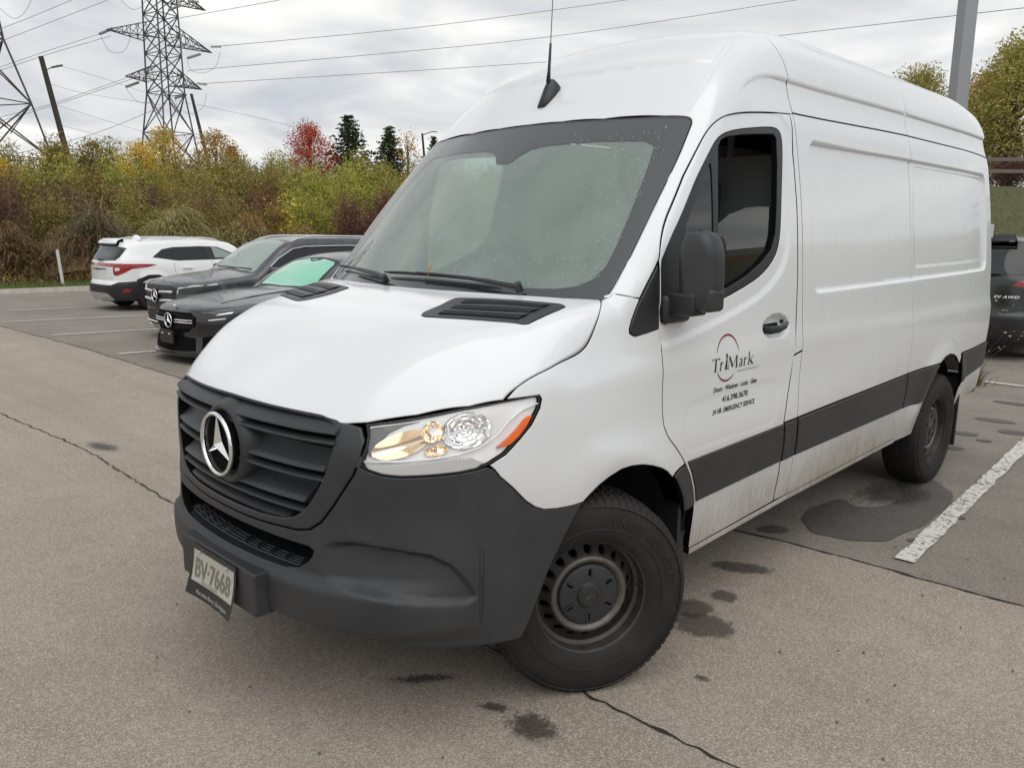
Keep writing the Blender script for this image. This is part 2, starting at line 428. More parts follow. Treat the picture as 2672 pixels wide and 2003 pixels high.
# ------------------------------------------------------------------ panel maker: cuts a sheet out of the skin
def dens(poly, step, closed=True):
    P = np.asarray(poly, float); out_ = []
    n = len(P)
    for i in range(n if closed else n-1):
        a, b = P[i], P[(i+1) % n]; k = max(1, int(math.ceil(np.linalg.norm(b-a)/step)))
        for j in range(k): out_.append(a+(b-a)*j/k)
    if not closed: out_.append(P[-1])
    return np.array(out_)
def chaik(poly, n=1, closed=True):
    P = np.asarray(poly, float)
    for _ in range(n):
        Q = []
        m = len(P)
        for i in range(m if closed else m-1):
            a, b = P[i], P[(i+1) % m]
            Q += [a*.75+b*.25, a*.25+b*.75]
        if not closed: Q = [P[0]]+Q[1:-1]+[P[-1]]
        P = np.array(Q)
    return P
def sarea(P): x, y = P[:, 0], P[:, 1]; return .5*np.sum(x*np.roll(y, -1)-np.roll(x, -1)*y)
def ccw(P): P = np.asarray(P, float); return P if sarea(P) > 0 else P[::-1]
def inset(P, d):
    """P ccw; moves the outline inwards by d"""
    a = np.roll(P, 1, 0); b = np.roll(P, -1, 0)
    e1 = P-a; e2 = b-P
    n1 = np.stack([-e1[:, 1], e1[:, 0]], 1)/np.maximum(np.linalg.norm(e1, axis=1, keepdims=True), 1e-9)
    n2 = np.stack([-e2[:, 1], e2[:, 0]], 1)/np.maximum(np.linalg.norm(e2, axis=1, keepdims=True), 1e-9)
    m = n1+n2; L = np.maximum(np.linalg.norm(m, axis=1, keepdims=True), .4); m = m/L
    c = np.maximum(np.sum(m*n1, axis=1, keepdims=True), .5)
    return P+m*d/c
def inside(Q, poly):
    x, y = Q[:, 0], Q[:, 1]; c = np.zeros(len(Q), bool); n = len(poly)
    for i in range(n):
        x1, y1 = poly[i]; x2, y2 = poly[(i+1) % n]
        if y1 == y2: continue
        k = ((y1 > y) != (y2 > y)) & (x < (x2-x1)*(y-y1)/(y2-y1)+x1); c ^= k
    return c
def dseg(Q, poly, closed=True):
    d = np.full(len(Q), 1e9); n = len(poly)
    for i in range(n if closed else n-1):
        a = poly[i]; b = poly[(i+1) % n]; ab = b-a; L = max(ab@ab, 1e-12)
        t = np.clip(((Q-a)@ab)/L, 0, 1); d = np.minimum(d, np.hypot(*(Q-a-t[:, None]*ab).T))
    return d
def sdpoly(u, v, poly):
    Q = np.stack([np.ravel(u), np.ravel(v)], 1); d = dseg(Q, poly); return np.where(inside(Q, poly), -d, d).reshape(np.shape(u))
def onskin(P, mode, Fn):
    P = np.asarray(P, float)
    o, d = prm(mode, P[:, 0], P[:, 1]); t = solve(Fn, o, d, 0.0, 2.6 if mode != 'W' else 3.6, 58); X = o+t[:, None]*d
    return X, grad(Fn, X)
def conv(P, m1, Fn, m2): X, _ = onskin(P, m1, Fn); return [inv(m2, x) for x in X]
def panel(name, poly, mode, Fn, mat, parent, step=.02, off=0.0, thick=.014, gap=.0015, bev=.003, holes=(), mirror=False, ostep=None, both=False, off_fn=None, lines=()):
    ostep = ostep or min(step, .02)
    O0 = ccw(dens(poly, ostep)); O0 = inset(O0, gap); O1 = inset(O0, bev)
    H = []
    for h in holes:
        h0 = ccw(dens(h, ostep)); h0 = inset(h0, -gap); H.append((h0, inset(h0, -bev)))
    lo, hi = O1.min(0), O1.max(0)
    gx = np.arange(lo[0]+step*.5, hi[0], step); gy = np.arange(lo[1]+step*.5, hi[1], step)
    G = np.stack(np.meshgrid(gx, gy), -1).reshape(-1, 2)
    G = G[inside(G, O1)]
    keep = dseg(G, O1) > step*.45
    for h0, h1 in H: keep &= (~inside(G, h1)) & (dseg(G, h1) > step*.45)
    G = G[keep]
    loops = [O1]+[h1 for _, h1 in H]; LP = []; LE = []
    b = sum(len(L) for L in loops)
    for ln, cl in lines:
        Q = dens(ln, step, cl); ok = inside(Q, O1) & (dseg(Q, O1) > step*.35)
        for h0, h1 in H: ok &= (~inside(Q, h1)) & (dseg(Q, h1) > step*.35)
        if not ok.any(): continue
        idx = np.cumsum(ok)-1+b; n_ = len(Q)
        for i in range(n_ if cl else n_-1):
            j = (i+1) % n_
            if ok[i] and ok[j]: LE.append((int(idx[i]), int(idx[j])))
        LP.append(Q[ok]); b += int(ok.sum())
        if len(G): G = G[dseg(G, Q, cl) > step*.35]
    pts = np.concatenate(loops+LP+[G]); edges = list(LE); b = 0
    for L in loops: edges += [(b+i, b+(i+1) % len(L)) for i in range(len(L))]; b += len(L)
    r = delaunay_2d_cdt([Vector(p) for p in pts], edges, [], 0, 1e-6)
    V2 = np.array([tuple(v) for v in r[0]]); T = np.array([f for f in r[2]])
    C = V2[T].mean(1); k = inside(C, O1)
    for _, h1 in H: k &= ~inside(C, h1)
    T = T[k]
    a = V2[T]; ar = (a[:, 1, 0]-a[:, 0, 0])*(a[:, 2, 1]-a[:, 0, 1])-(a[:, 1, 1]-a[:, 0, 1])*(a[:, 2, 0]-a[:, 0, 0])
    T = T[np.abs(ar) > 1e-10]; ar = ar[np.abs(ar) > 1e-10]; T[ar < 0] = T[ar < 0][:, ::-1]
    X, Nn = onskin(V2, mode, Fn)
    # face side: outward
    t0 = X[T]; fn = np.cross(t0[:, 1]-t0[:, 0], t0[:, 2]-t0[:, 0]).sum(0) if False else None
    g = np.cross(t0[:, 1]-t0[:, 0], t0[:, 2]-t0[:, 0]); sgn = np.sum(g*Nn[T].mean(1))
    if sgn < 0: T = T[:, ::-1]
    offv = off if off_fn is None else off+off_fn(V2[:, 0], V2[:, 1])
    X = X+Nn*(offv if np.isscalar(offv) else offv[:, None])
    VV = [X]; NN = [Nn]; FF = [tuple(t) for t in T]; base = len(X); mi = [0]*len(FF)
    if off_fn is not None:
        # smooth normals from the displaced sheet
        g = np.cross(X[T[:, 1]]-X[T[:, 0]], X[T[:, 2]]-X[T[:, 0]]); acc = np.zeros_like(X)
        for q in range(3): np.add.at(acc, T[:, q], g)
        Nn = acc/np.maximum(np.linalg.norm(acc, axis=1, keepdims=True), 1e-12); NN = [Nn]
    # map loop points to cdt verts (input order kept)
    b = 0
    for li, (L0, L1) in enumerate([(O0, O1)]+H):
        n = len(L1); X1, N1 = onskin(L1, mode, Fn); X0, N0 = onskin(L0, mode, Fn)
        ov = 0 if off_fn is None else off_fn(L1[:, 0], L1[:, 1])[:, None]
        X1 = X1+N1*(off+ov); X0 = X0+N0*(off+ov)
        outw = X0-X1; outw -= N1*np.sum(outw*N1, axis=1, keepdims=True); outw /= np.maximum(np.linalg.norm(outw, axis=1, keepdims=True), 1e-9)
        A = X1; B = X0-N0*bev*.6; D = X0-N0*thick
        i0 = base; VV += [A, B, B, D]; NN += [N1, N1*.55+outw, outw, outw]; base += 4*n
        for i in range(n):
            j = (i+1) % n
            for p, q in ((0, 1), (2, 3)):
                f = (i0+p*n+i, i0+q*n+i, i0+q*n+j, i0+p*n+j)
                FF.append(f); mi.append(1 if p == 2 else 0)
    V = np.concatenate(VV); Nm = np.concatenate(NN)
    # fix winding of the rims against their normals
    F2 = []
    for f in FF:
        p = V[list(f)]; g = np.cross(p[1]-p[0], p[2]-p[0]) if len(f) == 3 else np.cross(p[2]-p[0], p[3]-p[1])
        F2.append(f if len(f) == 3 or g@Nm[list(f)].mean(0) > 0 else f[::-1])
    mats = [mat, 'gap_black'] if thick > .012 else [mat, mat]
    o = raw(name, V, F2, None, parent, Nm, mats=mats, midx=mi)
    if mirror:
        Vm = V*[-1, 1, 1]; Nmm = Nm*[-1, 1, 1]
        o2 = raw(name, Vm, [f[::-1] for f in F2], None, parent, Nmm, mats=mats, midx=mi)
        return o, o2
    return o
def sym(half):
    """half outline from the centre line (x>=0) -> full closed outline for modes whose u changes sign"""
    h = [tuple(p) for p in half]
    return h+[(-u, v) for u, v in reversed(h) if abs(u) > 1e-6]
def symS(half):
    """the same for mode S, where the far side runs on past the roof's top"""
    T = 2*1.9+math.pi
    return [tuple(p) for p in half]+[(u, T-v) for u, v in reversed(half) if abs(v-T/2) > 1e-6]
TOPV = 1.9+math.pi/2
AX = [1.9]      # height of the axis that mode S winds round
_inv0 = inv
def prm(mode, U, V, _p=prm):
    if mode == 'Y':
        U = np.asarray(U, float); V = np.asarray(V, float); z = np.zeros_like(U)
        return np.stack([U, z+2.5, V], 1), np.stack([z, z+1, z], 1)
    if mode == 'S':
        U = np.asarray(U, float); V = np.asarray(V, float); z = np.zeros_like(U); X0 = AX[0]
        th = np.clip(V-X0, 0, math.pi); zz = np.where(V < X0, V, X0); far = V > X0+math.pi; zz = np.where(far, X0-(V-X0-math.pi), zz)
        return np.stack([z, U, zz], 1), np.stack([np.cos(th), z, np.sin(th)], 1)
    return _p(mode, U, V)
def mirrored(o, name=None):
    """a mirrored copy (x -> -x) of a part"""
    me = o.data; V = np.empty(len(me.vertices)*3); me.vertices.foreach_get('co', V); V = V.reshape(-1, 3)
    mw = np.array(o.matrix_basis); V = V@mw[:3, :3].T+mw[:3, 3]; V[:, 0] *= -1
    F = [tuple(p.vertices)[::-1] for p in me.polygons]
    o2 = raw(name or o.name.split('.')[0], V, F, None, o.parent, smooth=False, mats=[mm.name for mm in me.materials], midx=[p.material_index for p in me.polygons])
    sm = np.empty(len(me.polygons), bool); me.polygons.foreach_get('use_smooth', sm); o2.data.polygons.foreach_set('use_smooth', sm)
    if sm.any(): o2.data.set_sharp_from_angle(angle=R_(38))
    return o2
# ================================================================== THE WHITE VAN
van = thing('cargo_van', 'large white high-roof cargo van with a TriMark sign on its door, nearest vehicle', 'van')
WP = 'van_white_paint'
TT = 2*1.9+math.pi
def rrect(u0, u1, v0, v1, r, d=0.0, n=8):
    P_ = []
    for cu, cv, a0 in ((u1-r, v0+r, -90), (u1-r, v1-r, 0), (u0+r, v1-r, 90), (u0+r, v0+r, 180)):
        for k in range(n+1): a = R_(a0+90*k/n); P_.append((cu+(r+d)*math.cos(a), cv+(r+d)*math.sin(a)))
    return P_
PRL = []
for d_ in (-.009, 0, .009):
    q_ = [(y, z+.012*(y-1.6) if z < 1.6 else (z if z < 1.9 else 1.9+math.atan2(z-1.9, .88))) for y, z in rrect(1.60, 4.52, 1.405, 2.115, .07, d_)]; PRL.append((q_, True))
for d_ in (-.004, .004): PRL.append(([(y, z+.012*(y-1.6) if z < 1.7 else (z if z < 1.9 else 1.9+math.atan2(z-1.9, .88))) for y, z in rrect(3.00, 4.46, 1.475, 2.085, .05, d_)], True))
CRL = []
for d_ in (-.010, 0, .010):
    for mm in (0, 1):
        yy_ = np.linspace(.95, 4.75, 90); zz_ = 2.385-.9*np.clip(1.35-yy_, 0, 1)**2+d_; vv_ = 1.9+np.arctan2(zz_-1.9, side(yy_, zz_)-.004); CRL.append(([(a, b if not mm else 2*1.9+math.pi-b) for a, b in zip(yy_, vv_)], False))
# ---- bonnet
HOODF = [(0, .297), (.133, .297), (.256, .298), (.36, .302), (.453, .307), (.493, .307), (.525, .298), (.546, .292)]
HOODL = [(.633, .323), (.747, .392), (.846, .486), (.898, .573)]
HOODG = [(.901, .612), (.91, .687), (.922, .814), (.924, .979), (.925, 1.133), (.923, 1.235), (.918, 1.325), (.909, 1.40), (.886, 1.467), (.852, 1.522)]
HOODR = [(.728, 1.435), (.6, 1.376), (.477, 1.33), (.333, 1.289), (.172, 1.258), (0, 1.246)]
VENT = [(.398, .878), (.372, .92), (.350, 1.125), (.355, 1.16), (.40, 1.185), (.753, 1.325), (.793, 1.326), (.814, 1.293), (.808, 1.036), (.785, .992), (.444, .866)]
ventc = chaik(VENT, 1)
def lowc(x, y, z):
    """the lower skin with the bonnet's pressed crease sharpened"""
    return F_low(x, y, z)
panel('bonnet', sym(HOODF+HOODL+[tuple(p) for p in chaik(HOODG, 2, False)]+HOODR), 'B', lowc, WP, van, step=.016, gap=.001, bev=.004, holes=[ventc, [(-u, v) for u, v in ventc]], thick=.03)
# ---- air vents in the bonnet: tray, blades
def vent(sgn):
    pl = [(sgn*u, v) for u, v in ventc]
    fr = panel('bonnet_vent', pl, 'B', lowc, 'dark_trim_plastic', van, step=.02, off=.003, gap=.0, bev=.004, thick=.02)
    mb = MB()
    # openings: three rows of dark slots and the raised blades between them
    C = np.array(VENT); 
    def bl(r):   # row from inner to outer edge at fraction r between front and rear edge
        a = np.array([.444, .866])*(1-r)+np.array([.40, 1.185])*r; b = np.array([.785, .992])*(1-r)+np.array([.775, 1.320])*r
        return a, b
    dark = MB(); rib = MB()
    for k, r in enumerate((.22, .49, .76)):
        a, b = bl(r); a = a+(b-a)*.05; b = a+(b-a)*.93
        n = 22; U = np.linspace(0, 1, n+1)
        row = a+(b-a)*U[:, None]
        lo_, hi_ = row+[0, -.028], row+[0, .020]
        X1, N1 = onskin(np.stack([lo_[:, 0]*sgn, lo_[:, 1]], 1), 'B', lowc); X2, N2 = onskin(np.stack([hi_[:, 0]*sgn, hi_[:, 1]], 1), 'B', lowc)
        V = np.concatenate([X1+N1*.0042, X2+N2*.0042]); m = n+1
        F = [(i, i+1, m+i+1, m+i) for i in range(n)]
        if sgn < 0: F = [f[::-1] for f in F]
        dark.add(V, F)
        for i in range(1, n*2):
            t = i/(n*2); p = X1[0]+(X1[-1]-X1[0])*0
            q = np.array([np.interp(t, U, X1[:, c]) for c in range(3)])+N1[0]*.006; w = np.array([np.interp(t, U, X2[:, c]) for c in range(3)])+N2[0]*.006
            rib.bar(q, w, .0035, .005)
        # blade above the row, standing proud like a shingle
        V = []; 
        for i in range(n+1):
            V += [X2[i]+N2[i]*.010-(X2[i]-X1[i])*.30, X2[i]+N2[i]*.006+(X2[i]-X1[i])*.75, X2[i]+N2[i]*.0055-(X2[i]-X1[i])*.30]
        F = [(3*i, 3*i+3, 3*i+4, 3*i+1) for i in range(n)]+[(3*i+2, 3*i+5, 3*i+3, 3*i) for i in range(n)]
        rib.add(V, F if sgn > 0 else [f[::-1] for f in F])
    dark.build('slot', 'gap_black', fr); o = rib.build('louvre', 'dark_trim_plastic', fr)
vent(1); vent(-1)

# ---- outline pieces of the body side
ARCH = [(.461, .592), (.452, .636), (.426, .686), (.387, .738), (.335, .783), (.297, .803), (.237, .825), (.17, .843), (.107, .851), (.047, .851), (-.018, .836), (-.074, .817), (-.119, .794), (-.154, .772), (-.208, .703), (-.254, .638), (-.299, .568), (-.334, .49), (-.358, .43), (-.388, .367), (-.41, .345)]
BSEAM = [(-.212, .771), (-.273, .775), (-.329, .783), (-.364, .799), (-.399, .826), (-.448, .88), (-.49, .921), (-.509, .948), (-.526, .963)]
SEAMF = [(.29, 1.335), (.30, 1.27), (.302, 1.19), (.307, 1.091), (.317, 1.008), (.33, .957), (.355, .916), (.376, .893), (.41, .862), (.45, .822), (.485, .782)]
LAMP = [(.42, 1.097), (.492, 1.114), (.606, 1.146), (.702, 1.163), (.772, 1.17), (.784, 1.168), (.790, 1.155), (.786, 1.126), (.766, 1.075), (.737, 1.031), (.708, .990), (.674, .963), (.649, .952), (.612, .945), (.558, .942), (.505, .94), (.468, .944), (.437, .958), (.418, .972), (.423, .998), (.429, 1.032), (.429, 1.065)]
FENG = [(.702, 1.163), (.713, 1.18), (.741, 1.205), (.793, 1.234), (.852, 1.261), (.906, 1.28), (.937, 1.301), (.961, 1.344), (.981, 1.391), (1.002, 1.43), (1.013, 1.442)]
def S2P(pl): return [(math.atan2(float(side(u, v)), .6-u), v) for u, v in pl]
def S2Px(pl, Fn=None): return conv(pl, 'S', Fn or F_low, 'P')
def F_any(x, y, z): return F(x, y, z)
wing_poly = [(.784, 1.168), (.706, 1.165)]+conv(chaik(HOODG, 2, False)[1:], 'B', F_low, 'P')+[(1.045, 1.462), (1.06, 1.472)]+S2Px([(.102, 1.47), (.150, 1.458), (.185, 1.45), (.166, 1.423), (.138, 1.376), (.124, 1.343), (.126, 1.328), (.147, 1.318), (.16, 1.317), (.217, 1.324), (.286, 1.335)]+SEAMF[1:]+[(.468, .775), (.44, .772), (.40, .765), (.372, .752)]+ARCH[4:14]+BSEAM, F_any)+[(.674, .963), (.708, .990), (.737, 1.031), (.766, 1.075), (.786, 1.126), (.790, 1.155)]
panel('front_wing', wing_poly, 'P', F_any, WP, van, step=.016, gap=.0012, bev=.003, mirror=True, thick=.022)

# ---- roof cap with the windscreen pillars
DOORT = [(.297, 1.585), (.304, 1.594), (.325, 1.654), (.372, 1.73), (.446, 1.814), (.539, 1.919), (.626, 2.022), (.696, 2.10), (.758, 2.15), (.831, 2.187), (.917, 2.21), (1.078, 2.236), (1.281, 2.259), (1.447, 2.271)]
DOORT = [tuple(p) for p in chaik(DOORT, 2, False)]
WSE = [(.862, 1.452), (.871, 1.50), (.868, 1.573), (.857, 1.741), (.838, 1.956), (.815, 2.085), (.806, 2.125), (.785, 2.147), (.74, 2.153), (.682, 2.156), (.41, 2.161), (.2, 2.165), (0, 2.167)]
WSE = [WSE[0]]+[tuple(p) for p in chaik(WSE[:9], 2, False)[1:]]+WSE[9:]
wse3, _ = onskin(WSE, 'W', F_up)
def F_ws(x, y, z): return smax(np.abs(x)-side(y, z), (WSC(z)+WSX(np.abs(x))-y)*.72, .018)
wseS = [inv('S', x) for x in wse3]
cap = [(.106, 1.468), (.15, 1.456), (.187, 1.452), (.228, 1.502), (.275, 1.557)]+DOORT+[(1.478, 2.274), (1.48, TOPV)]
capf = symS(cap)[:]            # driver side outer edge, over the roof, passenger outer edge
inner = [(u, TT-v) for u, v in wseS[:-1]]+[(wseS[-1][0], TOPV)]+wseS[:-1][::-1]
def F_cap(x, y, z): return F_up(x, y, z)
panel('roof_cap', capf+inner, 'S', F_cap, WP, van, step=.018, gap=.002, bev=.003, thick=.02, lines=CRL)
# fine seam strips running up from the screen's corners (roof ditch)
for sg in (1, -1):
    for dx in (0.0, .028):
        ys = np.linspace(.72, 1.30, 30); vv = np.interp(ys, [.72, .95, 1.3], [2.245, 2.47, 2.72])+dx*.0
        P_ = np.stack([ys, vv+dx], 1)
        if sg < 0: P_[:, 1] = TT-P_[:, 1]
        X, Nn = onskin(P_, 'S', F_up)
        MB().tube(X-Nn*.0016, .0026, 5).build('roof_seam', WP, van)

# ---- roof and side sheets behind the door
s1, s2, s3 = 1.48, 2.945, 4.80
panel('roof_panel', [(s1, 2.281), (2.1, 2.290), (s2, 2.298), (s2, TT-2.298), (2.1, TT-2.29), (s1, TT-2.281)], 'S', F_up, WP, van, step=.022, gap=.0024, bev=.003, lines=CRL)
panel('roof_panel', [(s2, 2.298), (4.6, 2.30), (s3, 2.30), (s3, TT-2.30), (4.6, TT-2.30), (s2, TT-2.298)], 'S', F_up, WP, van, step=.022, gap=.0024, bev=.003, lines=CRL)
tt = lambda y: np.interp(y, [.49, 1.34, 1.48, 2.945, 3.45, 4.6], [.785, .805, .808, .849, .857, .882])
tb = lambda y: np.interp(y, [.57, 1.34, 1.48, 2.945, 3.34, 4.08, 4.6], [.592, .614, .617, .627, .628, .654, .688])
sb = lambda y: np.interp(y, [.6, 1.45, 2.9, 3.25, 4.1, 4.55], [.352, .385, .408, .405, .468, .508])
LIP = .022
panel('side_panel', [(s1, .809), (2.2, tt(2.2)), (s2, .849), (s2, 2.295), (2.1, 2.287), (s1, 2.278)], 'S', F_up, WP, van, step=.016, gap=.0024, mirror=True, lines=PRL)
RA = [(3.27, .405), (3.30, .50), (3.335, .60), (3.385, .72), (3.44, .80), (3.50, .856), (3.58, .89), (3.67, .90), (3.76, .888), (3.84, .862), (3.92, .81), (3.985, .74), (4.03, .66), (4.06, .56), (4.075, .468)]
panel('rear_quarter_panel', [(s2, .850), (3.23, .852), (3.44, .857)]+RA[5:11]+[(3.96, .872), (4.2, tt(4.2)), (4.6, .882), (4.72, .885), (4.755, 1.0), (4.755, 2.2), (4.73, 2.296), (4.0, 2.297), (s2, 2.295)], 'S', F_up, WP, van, step=.016, gap=.0024, mirror=True, lines=PRL)
# sill below the trim
panel('sill', [(s1, .385+LIP), (2.2, sb(2.2)+LIP), (s2, .408+LIP), (s2, .626), (2.2, tb(2.2)), (s1, .616)], 'S', F_up, WP, van, step=.03, gap=.001, mirror=True)
panel('sill', [(s2, .408), (3.27, .405)]+RA[1:3]+[(3.345, .627), (s2, .626)], 'S', F_up, WP, van, step=.03, gap=.001, mirror=True)
panel('sill_lip', [(.60, .352), (1.45, .385), (2.2, sb(2.2)), (s2, .408), (s2, .408+LIP+.004), (2.2, sb(2.2)+LIP+.004), (1.45, .385+LIP+.004), (.60, .352+LIP+.004)], 'S', F_up, WP, van, step=.03, off=.006, gap=.0, bev=.003, mirror=True, thick=.03)
panel('rear_quarter_panel', [(4.075, .468), (4.55, .508), (4.70, .53), (4.72, .69), (4.6, .688), (4.08, .654), (4.055, .60)], 'S', F_up, WP, van, step=.03, gap=.001, mirror=True)
# dark protective strips
def strip(nm, pl, mir=True): return panel(nm, chaik(pl, 0), 'S', F_any, 'dark_trim_plastic', van, step=.03, off=.007, gap=.0035, bev=.006, thick=.02, mirror=mir)
strip('side_trim', [(.497, .787), (1.334, .805), (1.345, .71), (1.338, .614), (.585, .592), (.568, .66), (.535, .73)])
strip('side_trim', [(1.340, .805), (1.474, .808), (1.482, .71), (1.476, .616), (1.344, .614), (1.352, .71)])
strip('side_trim', [(1.482, .809), (2.2, tt(2.2)), (2.940, .849), (2.952, .74), (2.945, .626), (2.2, tb(2.2)), (1.484, .617), (1.490, .71)])
strip('side_trim', [(2.948, .849), (3.23, .852), (3.44, .857), (3.49, .85), (3.44, .80), (3.385, .72), (3.340, .628), (2.952, .627), (2.960, .74)])
strip('side_trim', [(3.975, .80), (4.02, .872), (4.2, tt(4.2)), (4.6, .882), (4.76, .885), (4.76, .70), (4.6, .688), (4.08, .654), (4.05, .665), (4.03, .70)])
strip('arch_trim', [(.372, .752), (.40, .766), (.44, .774), (.468, .775), (.490, .779), (.528, .727), (.560, .66), (.578, .585), (.52, .580), (.466, .585), (.456, .636), (.430, .686), (.395, .733)])

# ---- front door with its openings
door = [(.29, 1.338), (.299, 1.585)]+DOORT[1:]+[(1.4465, 2.20), (1.428, 2.064), (1.430, 1.809), (1.424, 1.491), (1.411, 1.266), (1.398, 1.13), (1.382, 1.017), (1.355, .896), (1.338, .807), (1.342, .71), (1.34, .60), (1.345, .385+LIP), (.60, .352+LIP), (.585, .50), (.576, .582), (.556, .665), (.524, .729)]+SEAMF[::-1][:-1]
WINO = [(.296, 1.345), (.297, 1.560), (.375, 1.66), (.465, 1.757), (.534, 1.837), (.627, 1.941), (.699, 2.018), (.756, 2.075), (.819, 2.108), (.937, 2.139), (1.122, 2.168), (1.252, 2.184), (1.317, 2.180), (1.344, 2.148), (1.339, 2.071), (1.312, 1.932), (1.286, 1.805), (1.267, 1.682), (1.237, 1.609), (1.176, 1.555), (1.085, 1.509), (.985, 1.476), (.775, 1.425), (.60, 1.393), (.43, 1.362)]
WINO = [tuple(p) for p in chaik(WINO, 1)]
WG = [(.732, 1.46), (.732, 1.714), (.752, 1.90), (.775, 2.045), (.800, 2.078), (.851, 2.098), (.993, 2.122), (1.181, 2.143), (1.265, 2.150), (1.290, 2.132), (1.278, 1.998), (1.244, 1.804), (1.22, 1.682), (1.178, 1.615), (1.086, 1.562), (.962, 1.512), (.80, 1.466)]
QG = [(.44, 1.55), (.50, 1.72), (.60, 1.85), (.68, 1.955), (.702, 1.965), (.708, 1.93), (.692, 1.70), (.682, 1.49), (.60, 1.455), (.46, 1.43)]
winp = np.array(WINO)
def door_disp(x, y, z):
    Q = np.stack([np.ravel(y), np.ravel(np.where(z > 1.9, 1.9+np.arctan2(z-1.9, np.abs(x)), z))], 1)
    d = dseg(Q, winp[17:]-0, closed=False)
    # shallow chamfer running round the lower and rear edge of the window
    w = sst(.095, .060, d)*sst(1.2, 1.3, np.ravel(z))
    g = ((np.ravel(y)-1.215)/.135)**2+((np.ravel(z)-1.272)/.058)**2
    cup = .034*sst(1.0, .35, g)
    low = .0018*sst(.02, 0, rbox(np.ravel(y), np.ravel(z), .48, 1.25, .83, 1.02, .06))
    return (.006*w+cup+low).reshape(np.shape(y))
def F_door(x, y, z): return F_up(x, y, z)+door_disp(x, y, z)
panel('front_door', door, 'S', F_door, WP, van, step=.0125, gap=.003, bev=.003, holes=[WINO], mirror=True, thick=.03)
# pillar behind the door
panel('door_pillar', [(1.4475, 2.271), (1.478, 2.276), (1.478, 1.14), (1.392, 1.125), (1.415, 1.266), (1.428, 1.491), (1.434, 1.809), (1.432, 2.064), (1.450, 2.20)], 'S', F_up, WP, van, step=.02, gap=.0015, bev=.002, mirror=True)
panel('door_pillar', [(1.386, 1.017), (1.392, 1.118), (1.478, 1.133), (1.478, .81), (1.342, .807), (1.359, .896)], 'S', F_up, WP, van, step=.02, gap=.0012, bev=.002, mirror=True)
panel('door_pillar', [(1.349, .389+LIP), (1.344, .60), (1.346, .613), (1.478, .616), (1.478, .387+LIP)], 'S', F_up, WP, van, step=.02, gap=.0012, bev=.002, mirror=True)
# rubber frame of the door glass, black sail panel, glass
panel('window_frame', WINO, 'S', F_up, 'black_plastic', van, step=.02, off=-.006, gap=.0005, bev=.004, holes=[WG, QG], mirror=True, thick=.03)
panel('window_glass', [(p[0]+.0, p[1]) for p in [(.735, 1.465), (.737, 1.714), (.85, 1.765), (1.0, 1.797), (1.12, 1.806), (1.243, 1.806), (1.22, 1.682), (1.178, 1.615), (1.086, 1.562), (.962, 1.512), (.80, 1.468)]], 'S', F_up, 'side_glass', van, step=.05, off=-.026, gap=0, bev=.001, thick=.004)
wgm = panel('window_glass', WG, 'S', F_up, 'clear_side_glass', van, step=.05, off=-.026, gap=0, bev=.001, thick=.004)
for o in (wgm,): o.scale = (-1, 1, 1)
panel('quarter_glass', QG, 'S', F_up, 'tinted_glass', van, step=.05, off=-.012, gap=0, bev=.001, mirror=True, thick=.004)
panel('mirror_foot_panel', [(.124, 1.343), (.138, 1.376), (.166, 1.423), (.187, 1.449), (.228, 1.500), (.275, 1.555), (.291, 1.574), (.288, 1.338), (.217, 1.324), (.16, 1.316), (.147, 1.317), (.128, 1.326)], 'S', F_any, 'black_plastic', van, step=.02, off=.004, gap=.0015, bev=.006, mirror=True, thick=.03)

# ---- rear face: two doors, lamps
rd = [(.012, .62), (.84, .62), (.84, 1.0), (.83, 1.6), (.79, 2.2), (.74, 2.50), (.6, 2.60), (.012, 2.63)]
panel('rear_door', rd, 'Y', F_up, WP, van, step=.05, gap=.003, bev=.004, mirror=True)
panel('tail_light', [(4.762, 1.0), (4.762, 1.50), (4.83, 1.50), (4.83, 1.0)], 'S', F_up, 'red_lens', van, step=.03, gap=.001, bev=.004, off=.004, mirror=True)
MB().box((0, 4.88, .53), (.86, .09, .08)).build('rear_bumper', 'dark_trim_plastic', van)
for sg in (1, -1):
    for hz_ in (1.72, 1.20): MB().box((sg*.885, 4.80, hz_), (.012, .028, .05)).build('door_hinge', WP, van)

# ---- front bumper
POCK = np.array([(.335, .700), (.365, .716), (.404, .724), (.486, .711), (.558, .690), (.600, .652), (.628, .600), (.645, .555), (.652, .525), (.628, .505), (.558, .521), (.47, .545), (.40, .562), (.345, .585), (.325, .64)])
def bump_disp(x, y, z):
    x_ = np.abs(x); ph = np.arctan2(x_, .6-y); sh = np.shape(ph)
    u = np.ravel(ph)*1.35; v = np.ravel(z)
    pk = POCK*np.array([1.35, 1.0]); Q = np.stack([u, v], 1); d = np.full(len(u), 1.0)
    near = (u > .3) & (u < 1.0) & (v > .4) & (v < .82)
    if near.any():
        q = Q[near]; dd = dseg(q, pk); d[near] = np.where(inside(q, pk), -dd, dd)
    # deep under the brow, running out flat on the lower right
    deep = (.026+.026*sst(.50, .72, v)*sst(.92, .70, u))*sst(.42, .62, u)
    p = deep*sst(.004, -.024, d)
    # the lower bar stands proud, tucked in again underneath
    bar = .018*sst(.39, .43, v)*sst(.600, .545, v)*sst(.88, .62, u)
    und = .022*sst(.44, .38, v)*sst(1.0, .7, u)
    return (p-bar+und).reshape(sh)
BL = []
for sg in (1, -1):
    for d_ in (-.004, .008, .022): BL.append(([(sg*p[0], p[1]) for p in inset(ccw(dens(POCK, .02)), d_/1.1)], True))
for z_ in (.43, .56, .59): BL.append(([(u, z_) for u in np.linspace(-.8, .8, 120)], False))
def F_bump(x, y, z): return F_low(x, y, z)+bump_disp(x, y, z)
